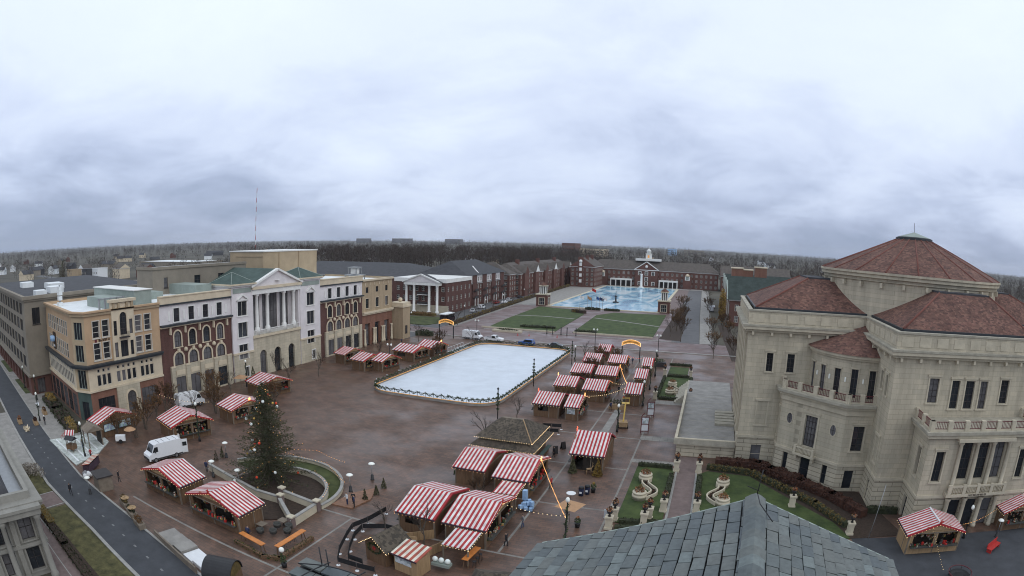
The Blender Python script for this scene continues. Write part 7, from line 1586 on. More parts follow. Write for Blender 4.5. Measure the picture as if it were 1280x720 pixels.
# ------------------------------------------------------------------ vehicles
def car(label, x, y, rz, paint, kind='car', g='parked cars', cat='car'):
    L_, Wd, H_ = dict(car=(4.5, 1.82, 1.48), suv=(4.7, 1.9, 1.72), pickup=(5.7, 1.98, 1.85), van=(6.0, 2.1, 2.7))[kind]
    t = thing('parked_car' if cat == 'car' else cat.replace(' ', '_'), label, cat, (x, y, 0), rz, g); k = MB(); h = L_/2; w = Wd/2
    prof = dict(car=[(-h, .3), (-h, .78), (-h+.1, .92), (-h*.62, .98), (-h*.36, H_), (h*.12, H_), (h*.42, .98), (h-.15, .82), (h, .66), (h, .3)],
                suv=[(-h, .35), (-h, .95), (-h+.08, 1.1), (-h*.8, H_), (h*.1, H_), (h*.4, 1.1), (h-.15, .98), (h, .8), (h, .35)],
                pickup=[(-h, .45), (-h, 1.12), (-h*.22, 1.12), (-h*.18, H_), (h*.24, H_), (h*.46, 1.18), (h-.12, 1.08), (h, .9), (h, .45)],
                van=[(-h, .4), (-h, H_-.1), (-h+.1, H_), (h*.45, H_), (h*.6, H_-.12), (h*.8, 1.45), (h-.05, 1.15), (h, .9), (h, .4)])[kind]
    n = len(prof); bev = lambda z: w-.12*max(0, (z-1.0))*(.35 if kind == 'van' else 1)
    for i in range(n):
        (xa, za), (xb, zb) = prof[i], prof[(i+1) % n]; k.poly([(xa, -bev(za), za), (xb, -bev(zb), zb), (xb, bev(zb), zb), (xa, bev(za), za)][::-1], paint)
    k.poly([(a, -bev(z), z) for a, z in prof][::-1], paint); k.poly([(a, bev(z), z) for a, z in prof], paint); k.build('body', t, True)
    g_ = MB(); zs, zt = (1.0, H_-.1) if kind != 'van' else (1.5, 2.25); sl_ = {'car': (-h*.52, h*.3, -h*.34, h*.1), 'suv': (-h*.85, h*.3, -h*.76, h*.08), 'pickup': (-h*.15, h*.36, -h*.13, h*.2), 'van': (h*.42, h*.76, h*.42, h*.62)}[kind]
    for s_ in (-1, 1): g_.poly([(sl_[0], s_*(bev(zs)+.006), zs+.04), (sl_[1], s_*(bev(zs)+.006), zs+.04), (sl_[3], s_*(bev(zt)+.006), zt), (sl_[2], s_*(bev(zt)+.006), zt)], 'carglass')
    fr = {'car': ((h*.14, H_-.04), (h*.40, 1.03)), 'suv': ((h*.12, H_-.05), (h*.38, 1.15)), 'pickup': ((h*.26, H_-.05), (h*.44, 1.24)), 'van': ((h*.61, H_-.18), (h*.79, 1.52))}[kind]
    (xa, za), (xb, zb) = fr; g_.poly([(xa+.02, -bev(za)+.12, za), (xb+.02, -bev(zb)+.12, zb), (xb+.02, bev(zb)-.12, zb), (xa+.02, bev(za)-.12, za)], 'carglass')
    if kind in ('car', 'suv'): xa, za, xb, zb = (-h*.38, H_-.05, -h*.6, 1.03) if kind == 'car' else (-h*.805, H_-.06, -h+.1, 1.12); g_.poly([(xa-.02, -w+.25, za), (xb-.02, -w+.2, zb), (xb-.02, w-.2, zb), (xa-.02, w-.25, za)], 'carglass')
    g_.build('windows', t, True)
    for sx in (-1, 1):
        for sy in (-1, 1):
            q = MB(); r_ = .33 if kind == 'car' else .38; q.tube([(sx*h*.62, sy*(w-.2), r_), (sx*h*.62, sy*(w+.02), r_)], r_, 'tyre', 14); o = q.build('wheel', t, True); q = MB(); q.tube([(sx*h*.62, sy*(w+.0), r_), (sx*h*.62, sy*(w+.03), r_)], r_*.6, 'rim', 10); q.build('rim', o, True)
            q = MB(); q.box(min(sx*h, sx*(h+.02)), max(sx*h, sx*(h+.02)), sy*w*.72-.2, sy*w*.72+.2, .68, .84, 'headlight' if sx > 0 else 'taillight'); q.build('headlight' if sx > 0 else 'tail_light', t, True)
    if kind == 'van':
        q = MB(); q.box(-h-.02, h-.3, -w-.015, w+.015, .42, .62, 'framedark'); q.box(h-.12, h+.04, -w+.1, w-.1, .42, .8, 'framedark'); q.build('bumper', t, True)
        q = MB()
        for x_ in (-h*.75, -h*.4, -h*.05, h*.25): q.box(x_-.03, x_+.03, -w+.3, w-.3, H_-.02, H_+.03, 'grey_cloth')
        q.build('roof_rib', t, True)
        for sy in (-1, 1): q = MB(); q.box(h*.58, h*.63, sy*(w+.13)-.1, sy*(w+.13)+.1, 1.5, 1.85, 'framedark'); q.build('mirror', t, True)
    if kind == 'pickup': q = MB(); q.box(-h+.15, -h*.24, -w+.15, w-.15, 1.121, 1.13, 'iron'); q.build('bed_liner', t, True)
    return t
v = car('white panel van parked on the square with its rear doors open', -67.6, 45.8, rad(-100), 'van', 'van', None, 'van')
for s_ in (-1, 1):
    k = MB(); f = F(-3.02, s_*1.0, -1, s_*.25); k.fbox(f, 0, .95, -.03, .03, .5, 2.5, 'white'); k.fbox(f, .12, .82, -.04, .04, 1.5, 2.1, 'carglass'); k.build('rear_door', v, True)
car('white delivery van at the street beyond the left corner of the rink', -70, 164.6, rad(-4), 'van', 'van', None, 'van'); car('white pickup truck beside the white delivery van', -62.8, 164.2, rad(-4), 'van', 'pickup', None, 'pickup truck')
car('bright blue car parked beyond the middle of the rink', -52, 162.6, rad(176), 'bluepaint', 'suv'); car('charcoal car parked beyond the right end of the rink', -43.2, 162.4, rad(-3), 'darkpaint', 'car')
car('silver car on the far street by the brick apartments, nearest of the moving row', -96.6, 228, rad(88), 'silver', 'car'); car('white car right behind the silver car on the far street', -98.6, 242, rad(88), 'van', 'suv'); car('red car parked on the far street before the pool pavilion', -100.2, 264, rad(88), 'redcar', 'suv'); car('white car beside the red car on the far street', -97.6, 268.5, rad(88), 'van', 'car'); car('pale car behind the red car on the far street', -98.8, 279, rad(88), 'silver', 'suv'); car('dark car farthest along the far street', -99.6, 297, rad(88), 'darkpaint', 'car')
car('pale blue van at the far end of the right street', 1.4, 286, rad(88), 'silver', 'van', None, 'van'); car('white car parked at the far right street', 2.2, 303, rad(88), 'van', 'car')
t = thing('shuttle_bus', 'dark maroon open sided shuttle bus with a pale roof on the far street', 'bus', (-93.6, 196, 0), rad(88)); k = MB(); k.box(-3.6, 3.4, -1.25, 1.25, .5, 1.5, 'maroon'); k.box(3.4, 4.4, -1.1, 1.1, .5, 1.6, 'maroon')
for x in (-3.5, -1.8, 0, 1.7, 3.3):
    for y in (-1.2, 1.2): k.box(x-.07, x+.07, y-.05, y+.05, 1.5, 2.9, 'maroon')
k.build('body', t, True); k = MB(); k.box(-3.8, 3.7, -1.35, 1.35, 2.9, 3.2, 'roofwhite'); k.box(-3.9, 3.8, -1.4, 1.4, 2.7, 2.9, 'maroon'); k.build('roof', t, True); k = MB(); k.box(-3.4, 3.3, -1.1, 1.1, 1.5, 2.7, 'carglass'); k.build('windows', t, True)
for x in (-2.4, 2.9):
    for y in (-1.3, 1.08): k = MB(); k.tube([(x, y, .45), (x, y+.22, .45)], .45, 'tyre', 12); k.build('wheel', t, True)
# ------------------------------------------------------------------ people
def person(label, x, y, rz, top, legs='jean', walk=0., hat=None, arm=0., g=None):
    bm = bmesh.new(); sk = bm.verts.layers.skin.verify(); V = {}
    def vert(n, p, r): v = bm.verts.new(p); v[sk].radius = (r, r*.86); V[n] = v
    st = .3*walk
    for n, p, r in (('pel', (0, 0, .95), .15), ('ab', (0, 0, 1.15), .14), ('ch', (0, .01, 1.36), .165), ('nk', (0, .02, 1.52), .06), ('hd', (0, .035, 1.6), .085), ('tp', (0, .04, 1.72), .08)): vert(n, p, r)
    for s_, d in ((-1, st), (1, -st)):
        vert(f'hp{s_}', (s_*.095, 0, .88), .105); vert(f'kn{s_}', (s_*.1, d*.6+.03*walk, .49), .072); vert(f'an{s_}', (s_*.1, d-.03*walk, .09), .05); vert(f'to{s_}', (s_*.11, d+.16, .045), .045)
        vert(f'sh{s_}', (s_*.19, .0, 1.42), .07); vert(f'el{s_}', (s_*.25, -d*.4-.02, 1.16), .05); vert(f'wr{s_}', (s_*.24, -d*.7+.09+arm*.12, .93+arm*.16), .036); vert(f'ha{s_}', (s_*.23, -d*.75+.13+arm*.16, .83+arm*.17), .034)
        for i, (fx, ln) in enumerate(((-.028, .075), (-.01, .09), (.01, .085), (.028, .06))): vert(f'f{i}{s_}', (s_*.23+fx, -d*.75+.15+arm*.17, .83-ln+arm*.17), .009)
        vert(f'th{s_}', (s_*.195, -d*.75+.17, .83-.03+arm*.17), .01)
    for a, b in (('pel', 'ab'), ('ab', 'ch'), ('ch', 'nk'), ('nk', 'hd'), ('hd', 'tp')): bm.edges.new((V[a], V[b]))
    for s_ in (-1, 1):
        for a, b in (('pel', 'hp'), ('hp', 'kn'), ('kn', 'an'), ('an', 'to'), ('ch', 'sh'), ('sh', 'el'), ('el', 'wr'), ('wr', 'ha'), ('ha', 'f0'), ('ha', 'f1'), ('ha', 'f2'), ('ha', 'f3'), ('ha', 'th')):
            bm.edges.new((V[a if a in V else f'{a}{s_}'], V[f'{b}{s_}']))
    V['pel'][sk].use_root = True
    me = bpy.data.meshes.new('person'); bm.to_mesh(me); bm.free(); o = bpy.data.objects.new('person', me); COL.objects.link(o)
    o.modifiers.new('s', 'SKIN').use_smooth_shade = True; o.modifiers.new('d', 'SUBSURF').levels = 1
    dg = bpy.context.evaluated_depsgraph_get(); m2 = bpy.data.meshes.new_from_object(o.evaluated_get(dg)); o.modifiers.clear(); o.data = m2; m2.materials.clear()
    for q in ('skin', top, legs, 'hair', 'black_cloth'): m2.materials.append(M[q])
    for p in m2.polygons:
        c = p.center; p.use_smooth = True
        p.material_index = 4 if c.z < .1 else 2 if c.z < .93 and abs(c.x) < .19 else 0 if (c.z > 1.5 or (c.z < .93+arm*.16 and abs(c.x) >= .19)) else 1
        if c.z > 1.66 or (c.z > 1.56 and c.y < .0): p.material_index = 3
    tag(o, label, 'person', g); o.location = (x, y, .03 if y < 30 else .005); o.rotation_euler = (0, 0, rz); WLOC[o.name] = (0, 0, 0)
    k = MB(); k.ball((0, .12, 1.625), .018, 'skin', 6, 4); k.build('nose', o, True); k = MB()
    for s_ in (-1, 1): k.ball((s_*.032, .108, 1.655), .012, 'iron', 6, 4)
    k.build('eyes', o, True)
    if hat: k = MB(); k.lathe([(.115, 1.66), (.12, 1.7), (.09, 1.79), (.01, 1.82)], (0, .03, 0), hat, 12); k.build('hat', o, True)
    return o
person('person in black walking along the road', -66.4, 27.4, rad(80), 'black_cloth', 'black_cloth', 1.)
person('person in dark clothes standing by the road side booth', -65.2, 35.4, rad(-60), 'black_cloth', 'black_cloth', .4)
person('person in a navy coat at the garden wall left of the fir', -58.4, 46.8, rad(30), 'navy_cloth', 'black_cloth', .2)
person('person in white and navy at the orange deck, left of three', -36.95, 50.2, rad(150), 'white_cloth', 'navy_cloth', 0, arm=1)
person('person in a black coat at the orange deck, middle of three', -36.4, 50.7, rad(200), 'black_cloth', 'black_cloth', .2)
person('person in a navy jacket at the orange deck, right of three', -35.9, 50.1, rad(120), 'navy_cloth', 'black_cloth', 0)
person('person in dark clothes under the right market arch', -18.7, 147, rad(180), 'navy_cloth', 'black_cloth', .6)
person('person in a red jacket under the right market arch', -20.6, 148.2, rad(170), 'red_cloth', 'jean', .5)
person('person in dark clothes before the tall brick porches', -84.6, 146.6, rad(90), 'navy_cloth', 'black_cloth', .5)
person('person in a grey coat with a pale hat on the pale deck', -97.6, 37.6, rad(60), 'black_cloth', 'black_cloth', .3, 'white')
for x_, y_, rz_, tp_, lb_ in ((-17.3, 49.4, 80, 'black_cloth', 'person in black at the counter of the nearest striped hut'), (-17.1, 54.0, 120, 'grey_cloth', 'person in a grey coat at the far end of the nearest hut counter'), (-19.9, 76.4, 100, 'black_cloth', 'person in black beside the white sacks at the pavilion'), (-17.2, 65.4, 70, 'red_cloth', 'person in red at the counter of the second aisle hut'), (-16.6, 103.2, 200, 'navy_cloth', 'person in navy in the aisle left of the planter box of firs'), (-17.2, 116, 170, 'black_cloth', 'person in black walking between the third and fourth pair of huts'), (-75.8, 36.6, 40, 'red_cloth', 'person in red on the pale deck near its right tip'), (-80.6, 37.6, 200, 'grey_cloth', 'person in grey beside the serving cart on the pale deck'), (-40.8, 36.9, 10, 'navy_cloth', 'person in navy at the left orange bar table')):
    person(lb_, x_, y_, rad(rz_), tp_, 'jean' if tp_ == 'grey_cloth' else 'black_cloth', .5)
# ------------------------------------------------------------------ props at the left
b = MB(); b.prism([(-89, 34.6), (-86, 44.2), (-80.4, 43.0), (-77.2, 39), (-75.2, 33.2)], .02, .16, 'deck'); struct('pale_deck', b)
b = MB()
for i in range(5): b.hexa([(-88.2+i*.5, 35.6+i*1.7, .163), (-76.4-i*.7, 34.2+i*1.7, .163), (-76.4-i*.7, 34.5+i*1.7, .163), (-88.2+i*.5, 35.9+i*1.7, .163), (-88.2+i*.5, 35.6+i*1.7, .18), (-76.4-i*.7, 34.2+i*1.7, .18), (-76.4-i*.7, 34.5+i*1.7, .18), (-88.2+i*.5, 35.9+i*1.7, .18)], 'roofwhite')
struct('deck_strips', b)
t = thing('gazebo', 'small grey timber gazebo between the pale deck and the map hut', 'gazebo', (-81.0, 40.2, .16), -.15); k = MB()
for x in (-1.3, 1.3):
    for y in (-1.3, 1.3): k.box(x-.09, x+.09, y-.09, y+.09, 0, 2.5, 'woodgrey')
k.box(-1.3, 1.3, 1.21, 1.29, 0, 2.3, 'interior'); k.build('gazebo_frame', t, True); k = MB(); gable_roof(k, -1.4, 1.4, -1.4, 1.4, 2.5, .85, 'x', 'woodgrey', .25); k.build('roof', t, True)
t = thing('striped_awning', 'little red and white striped awning at the back of the pale deck', 'awning', (-83.8, 36.8, .16), .9); k = MB(); q = [(-.9, -.5, 1.7), (.9, -.5, 1.7), (.9, .7, 2.2), (-.9, .7, 2.2)]; k.hexa([*[(a, b_, c-.06) for a, b_, c in q], *q], 'stripe'); k.build('canopy', t, True); k = MB()
for x in (-.8, .8): k.box(x-.04, x+.04, -.45, -.37, 0, 1.66, 'woodgrey'); k.box(x-.04, x+.04, .55, .63, 0, 2.1, 'woodgrey')
k.build('post', t, True)
t = thing('serving_cart', 'dark roofed wooden cart in the middle of the pale deck', 'cart', (-81.0, 35.6, .16), .4); k = MB(); k.box(-.8, .8, -.6, .6, .4, 1.1, 'wood'); k.build('body', t, True); k = MB(); gable_roof(k, -.9, .9, -.7, .7, 1.9, .5, 'x', 'iron', .1); k.build('roof', t, True); k = MB()
for x in (-.7, .7):
    for y in (-.5, .5): k.box(x-.04, x+.04, y-.04, y+.04, 0, 1.9, 'woodgrey')
k.build('post', t, True)
t = thing('striped_cart', 'long cart covered in dark red and white striped cloth, at the deck edge', 'cart', (-72.2, 34.6, .02), -.95); k = MB(); k.box(-2.0, 2.0, -.6, .6, .3, 1.3, 'hemdark'); k.build('body', t, True); k = MB(); q = [(-2.1, -.7, 1.32), (2.1, -.7, 1.32), (2.1, .7, 1.6), (-2.1, .7, 1.6)]; k.hexa([*[(a, b_, c-.05) for a, b_, c in q], *q], 'stripe_y'); k.build('canopy', t, True)
t = thing('sack_heap', 'heap of grey white bags at the end of the striped cart', 'bags', (-69.6, 32.4, .02)); k = MB()
for i in range(9): k.ball((R.uniform(-.7, .7), R.uniform(-.7, .7), .35+R.random()*.5), .36, 'grey_cloth' if i % 2 else 'white_cloth', 8, 5)
k.build('bag_pile', t, True)
t = thing('dark_booth', 'dark flat roofed wooden booth by the road behind the striped cart', 'booth', (-65.2, 32.6, .02), -.2); k = MB(); k.box(-1.3, 1.3, -1.1, 1.1, 0, 1.9, 'woodgrey'); k.build('wall', t, True); k = MB(); k.box(-1.5, 1.5, -1.3, 1.3, 1.9, 2.05, 'framedark'); k.build('roof', t, True)
for i, (x, y, rz, lb) in enumerate(((-102.8, 33.6, -.2, 'timber planter of red flowers on the left of the road'), (-99.6, 36.2, -.2, 'timber planter of dark shrubs on the right of the road'), (-104.5, 40.6, -.2, 'timber planter by the dark planting bed'), (-58.4, 31.8, -.25, 'wooden planter by the road nearest the dark booth'), (-55.5, 30.9, -.25, 'wooden planter by the road with pale ornaments'), (-52.6, 30.0, -.25, 'wooden planter by the road before the pale steps'))):
    t = thing('timber_planter', lb, 'planter', (x, y, .06), rz); k = MB(); k.box(-1.1, 1.1, -.45, .45, 0, .6, 'woodlight' if i < 3 else 'woodgrey'); k.build('box', t, True); k = MB(); k.leaves((0, 0, .9), (2.1, .9, .9), 170, ['flower', 'leafred', 'twigred', 'leafolive', 'leafdark', 'twigred'][i], .12); k.build('plants', t, True)
    if i in (3, 4): k = MB(); k.lathe([(.5, 1.0), (.62, 1.1), (.4, 1.22), (.05, 1.26)], (.2, .1, 0), 'woodlight', 9, False); k.build('ornament', t, True)
t = thing('bench', 'pale metal bench on the sidewalk at the far planting bed', 'bench', (-110.6, 41.4, .06), -.2); k = MB(); k.box(-1.1, 1.1, -.25, .25, .42, .48, 'white'); k.build('seat', t, True); k = MB(); k.box(-1.1, 1.1, .22, .28, .48, .9, 'white'); k.build('backrest', t, True)
for x in (-.9, .9): k = MB(); k.box(x-.04, x+.04, -.22, .22, 0, .42, 'iron'); k.build('leg', t, True)
t = thing('white_tarp', 'crumpled cream tarp at the road edge by the planters', 'tarp', (-97.6, 33.2, .04), -.2); k = MB(); k.leaves((0, 0, .25), (2.2, 1.2, .4), 40, 'cream', .45); k.box(-.9, .9, -.4, .4, 0, .3, 'cream'); k.build('sheet', t, True)
t = thing('red_bicycle', 'red painted bicycle shaped decoration beside the little striped awning', 'bicycle', (-88, 37.4, .06), 1.9); k = MB()
for x in (-.5, .5): k.tube([(x+.33*cos(2*pi*i/16), 0, .35+.33*sin(2*pi*i/16)) for i in range(17)], .03, 'redpaint', 5)
k.build('wheel', t, True); k = MB(); k.tube([(-.5, 0, .35), (-.2, 0, .8), (.35, 0, .8), (.5, 0, .35)], .03, 'redpaint', 5); k.tube([(.35, 0, .8), (.4, 0, 1.0)], .025, 'redpaint', 5); k.build('frame', t, True)
t = thing('pale_steps', 'pale broad wooden steps along the road before the barrel roofed hut', 'steps', (-44.5, 30.4, 0), -.2); k = MB()
for i in range(5): k.box(-4.6+i*1.9, -4.6+i*1.9+1.75, -1.2+.12*i, 1.2, 0, .35+.12*(i % 3), 'concrete' if i < 3 else 'white')
k.build('treads', t, True); k = MB(); k.box(-4.7, 4.8, -1.5, -1.32, 0, .8, 'woodgrey'); k.build('side_board', t, True)
t = thing('barrel_hut', 'small wooden hut with a black barrel vault roof at the bottom edge', 'market hut', (-36.2, 28.4, 0), .38); k = MB(); k.box(-1.4, 1.4, -1.4, 1.4, 0, 1.7, 'wood')
for s_ in (-1, 1): k.poly([(s_*1.4, 1.4*cos(pi*i/12), 1.7+1.25*sin(pi*i/12)) for i in range(13)][::s_], 'leafolive')
k.build('wall', t, True); k = MB()
for i in range(14):
    a0, a1 = pi*i/14, pi*(i+1)/14; k.hexa([(-1.5, 1.5*cos(a0), 1.7+1.33*sin(a0)), (-1.5, 1.5*cos(a1), 1.7+1.33*sin(a1)), (1.5, 1.5*cos(a1), 1.7+1.33*sin(a1)), (1.5, 1.5*cos(a0), 1.7+1.33*sin(a0)), (-1.5, 1.58*cos(a0), 1.7+1.41*sin(a0)), (-1.5, 1.58*cos(a1), 1.7+1.41*sin(a1)), (1.5, 1.58*cos(a1), 1.7+1.41*sin(a1)), (1.5, 1.58*cos(a0), 1.7+1.41*sin(a0))], 'iron')
k.build('barrel_roof', t, True); k = MB(); k.box(-1.45, 1.45, -1.48, -1.41, .9, 1.6, 'white'); k.box(-1.45, 1.45, -1.5, -1.405, .5, .75, 'white'); k.build('shutter', t, True)
t = thing('kiosk', 'low kiosk with brown shingles peeking over the bottom edge by the slate roof', 'kiosk', (-14.6, 39.3, 0), .2); k = MB(); k.box(-1.9, 1.9, -1.9, 1.9, 0, 2.1, 'wood'); k.build('wall', t, True); k = MB(); gable_roof(k, -2, 2, -2, 2, 2.1, 1.1, 'x', 'shingle', .2, None, 1.2); k.build('roof', t, True)
t = thing('terrace_furniture', 'dark wicker seats and tables on the terrace between the orange tables', 'furniture', (-39, 39.6, 0)); k = MB()
for x, y in ((-40.4, 38.4), (-39.2, 39.2), (-38, 40.2), (-39.8, 40.6), (-38.6, 41.2)): k.lathe([(.4, .4), (.42, .5), (.3, .5), (.28, .42)], (x, y, 0), 'iron', 10); k.lathe([(.42, .5), (.44, .85), (.38, .85), (.36, .5)], (x, y, 0), 'counter', 10)
k.build('wicker_seats', t); k = MB()
for x, y in ((-41.2, 39.6), (-39.9, 41.8)): k.box(x-.5, x+.5, y-.5, y+.5, .68, .73, 'woodgrey'); k.tube([(x, y, 0), (x, y, .68)], .06, 'iron', 6)
k.build('wooden_table', t)
hedge('evergreen garland edge along the terrace of the orange tables', [(-41.4, 35.4), (-37, 34.9), (-35.4, 35.6), (-35.3, 41)], .5, .55, 'garland', 60, .1, 'wood', 'garland', name='garland_edge')
t = thing('lantern_plant', 'potted green plant with a white globe lamp at the terrace corner', 'planter', (-34.2, 34.9, 0)); k = MB(); k.lathe([(.25, 0), (.3, .5), (.28, .52)], (0, 0, 0), 'iron', 10); k.build('pot', t, True); k = MB(); k.leaves((0, 0, .9), (.7, .7, .9), 80, 'needle2', .1); k.build('plant', t, True); k = MB(); k.tube([(0, 0, .5), (0, 0, 1.8)], .03, 'iron', 5); k.ball((0, 0, 2.0), .28, 'lampglass', 10, 7); k.build('globe_lamp', t, True)
t = thing('orange_umbrella', 'small faded orange umbrella in front of the map hut', 'umbrella', (-77.6, 46.2, 0)); k = MB(); k.lathe([(1.1, 2.0), (.6, 2.3), (.03, 2.45)], (0, 0, 0), 'beige', 10, False); k.build('canopy', t, True); k = MB(); k.tube([(0, 0, 0), (0, 0, 2.4)], .03, 'woodgrey', 6); k.build('pole', t, True)
t = thing('white_cart', 'white canvas cart with two wheels beside the orange umbrella', 'cart', (-78.6, 44.6, 0), .9); k = MB(); k.box(-.9, .9, -.5, .5, .4, 1.2, 'white'); k.build('body', t, True); k = MB()
for y in (-.55, .55): k.tube([(0, y-.03, .35), (0, y+.03, .35)], .35, 'iron', 12)
k.build('wheel', t, True)
t = thing('brown_umbrella', 'square tan umbrella at the foot of the brick building beside the tower', 'umbrella', (-87.5, 83, 0), .4); k = MB(); e = [(-1.4, -1.4, 2.2), (1.4, -1.4, 2.2), (1.4, 1.4, 2.2), (-1.4, 1.4, 2.2)]
for i in range(4): k.poly([e[i], e[(i+1) % 4], (0, 0, 2.8)], 'beige')
k.build('canopy', t, True); k = MB(); k.tube([(0, 0, 0), (0, 0, 2.7)], .03, 'woodgrey', 6); k.build('pole', t, True)
car('small white van parked close to the brick building behind bare trees', -85.6, 66.5, rad(80), 'van', 'van', None, 'van')
# street furniture by the green
for i, x in enumerate((-52.4, -50.4, -47.6, -45.6, -42.6)):
    t = thing('bollard', ['leftmost of the row of dark bollards before the brick walk', 'second of the dark bollards before the brick walk', 'middle one of the dark bollards before the brick walk', 'fourth of the dark bollards before the brick walk', 'rightmost of the dark bollards before the brick walk'][i], 'bollard', (x, 185.2, 0), 0, 'bollards at the green'); k = MB(); k.lathe([(.22, 0), (.2, .2), (.15, .3), (.14, 2.3), (.2, 2.4), (.05, 2.7)], (0, 0, 0), 'iron', 8); k.build('post', t, True)
for i, (x, y) in enumerate(((-60, 178), (-56.4, 178.6), (-47.5, 180))):
    t = thing('traffic_cone', ['leftmost orange cone on the brick street', 'middle orange cone on the brick street', 'rightmost orange cone on the brick street'][i], 'traffic cone', (x, y, 0), 0, 'orange cones'); k = MB(); k.lathe([(.3, .0), (.3, .05), (.16, .06), (.04, .75)], (0, 0, 0), 'redpaint', 8); k.build('cone', t, True)
t = thing('stone_planter', 'long low stone planter with shrubs before the left lawn', 'planter', (-65.6, 183.6, 0)); k = MB(); k.box(-5, 5, -1, 1, 0, .6, 'limetrim'); k.build('box', t, True); k = MB(); k.leaves((0, 0, .8), (8.6, 1.6, .7), 200, 'leafdark', .2); k.build('plants', t, True)
for i, (x, h_, m_) in enumerate(((-58.6, 6.8, 'white'), (-55.2, 6.6, 'beige'), (-53.2, 10.2, 'redpaint'), (-51.1, 6.6, 'bluepaint'), (-49.6, 6.4, 'navy_cloth'), (-48.2, 6.8, 'white'))):
    t = thing('flagpole', ['flagpole with a white flag, leftmost of six by the pool', 'flagpole with a dull red flag, second of six by the pool', 'tallest flagpole with a red and white flag, middle of the row', 'flagpole with a blue flag right of the tallest one', 'flagpole with a dark flag, fifth of six by the pool', 'flagpole with a white flag, rightmost of six by the pool'][i], 'flagpole', (x, 260.5, 0), 0, 'flagpoles by the pool'); k = MB(); k.tube([(0, 0, 0), (0, 0, h_)], .09, 'steel', 6, .05); k.ball((0, 0, h_), .14, 'yellow', 6, 4); k.build('pole', t, True); k = MB(); n = 8
    for j in range(n): x0, x1 = 1.9*j/n, 1.9*(j+1)/n; w0, w1 = .18*sin(j*1.1), .18*sin((j+1)*1.1); k.poly([(x0, w0, h_-1.4-.1*j), (x1, w1, h_-1.4-.1*(j+1)), (x1, w1, h_-.15-.1*(j+1)), (x0, w0, h_-.15-.1*j)], m_)
    k.build('flag', t, True)
t = thing('fountain', 'dark metal fountain figure standing in the pool', 'fountain', (-48.6, 300, .2)); k = MB(); k.lathe([(1.6, 0), (1.5, .5), (.5, .7), (.3, 3), (1.0, 3.3), (.2, 3.6), (.1, 6)], (0, 0, 0), 'iron', 12); k.build('basin', t, True)
t = thing('fountain', 'pale stone fountain column at the far end of the pool', 'fountain', (-49, 412, .2)); k = MB(); k.lathe([(2, 0), (1.8, 1), (.9, 1.3), (.7, 9), (1, 10)], (0, 0, 0), 'paint', 12); k.build('column', t, True)
t = thing('red_bench', 'red metal bench in the dark court by the right hand hut', 'bench', (38.6, 52.6, .02), .6); k = MB(); k.box(-1.4, 1.4, -.4, .4, .4, .5, 'redpaint'); k.build('seat', t, True); k = MB(); k.box(-1.4, 1.4, .36, .44, .5, 1.0, 'redpaint'); k.build('backrest', t, True)
for x in (-1.2, 1.2): k = MB(); k.box(x-.08, x+.08, -.36, .36, 0, .4, 'redpaint'); k.build('leg', t, True)
lamp_post(35.4, 56.2, 4.2, 'short globe lamp post between the two huts by the concert hall', False)
heater(40.6, 55.6, 'white topped patio heater left of the right edge hut')
t = thing('round_grill', 'round black metal fire bowl with rails at the bottom right', 'grill', (30.8, 46.8, .02)); k = MB(); k.lathe([(1.1, 0), (1.3, .7), (1.2, .75), (.9, .5)], (0, 0, 0), 'iron', 18); k.build('bowl', t, True); k = MB(); k.tube([(1.5*cos(2*pi*i/20), 1.5*sin(2*pi*i/20), 1.0) for i in range(21)], .05, 'rail_red', 5)
for i in range(6): a = pi/3*i; k.tube([(1.5*cos(a), 1.5*sin(a), 0), (1.5*cos(a), 1.5*sin(a), 1)], .04, 'iron', 5)
k.build('railing', t, True)
t = thing('thin_pole', 'thin leaning white pole before the concert hall corner', 'pole', (22, 57.5, 0)); k = MB(); k.tube([(0, 0, 0), (.6, .3, 6.5)], .04, 'steel', 6); k.build('shaft', t, True)

# ------------------------------------------------------------------ far woods
def woods(name, spots, seed, cm='twig', tm='barkfar'):
    rng = random.Random(seed); k = MB(); V_, Fc, mi = k.v, k.f, (k.mi(cm), k.mi(tm))
    for x, y, h, n in spots:
        a = math.atan2(x, y); px, py = cos(a), -sin(a)
        i0 = len(V_); w = .011*h; V_ += [(x-px*w, y-py*w, 0), (x+px*w, y+py*w, 0), (x+px*w*.3, y+py*w*.3, h*.8), (x-px*w*.3, y-py*w*.3, h*.8)]; Fc.append((i0, i0+1, i0+2, i0+3)); k.m.append(mi[1]); k.sm.append(False)
        for _ in range(n):
            u = rng.random(); rr = h*.3*math.sqrt(max(0, 1-(2*u-.9)**2*.8)); an = rng.random()*6.28; q = rr*math.sqrt(rng.random())
            c = Vector((x+q*cos(an), y+q*sin(an), h*(.28+.7*u))); d = Vector((cos(an)*.6+rng.gauss(0, .3), sin(an)*.6+rng.gauss(0, .3), 1)).normalized(); sd_ = d.cross(Vector((rng.gauss(0, 1), rng.gauss(0, 1), rng.gauss(0, .3)))).normalized(); l = h*rng.uniform(.09, .2); ww = h*rng.uniform(.012, .03)*(12/n)**.5*1.3
            i0 = len(V_); V_ += [tuple(c-sd_*ww), tuple(c+sd_*ww), tuple(c+d*l)]; Fc.append((i0, i0+1, i0+2)); k.m.append(mi[0]); k.sm.append(False)
    return k.build(name, kind='stuff')
rng = random.Random(77)
def clear(x, y):
    return not (-260 < x < 70 and y < 462) and not (-470 < x < -190 and 100 < y < 215) and not (-530 < x < -430 and 225 < y < 330) and not (-720 < x < -500 and 400 < y < 700) and y > 60
sp1, sp2, sp3, sp4 = [], [], [], []
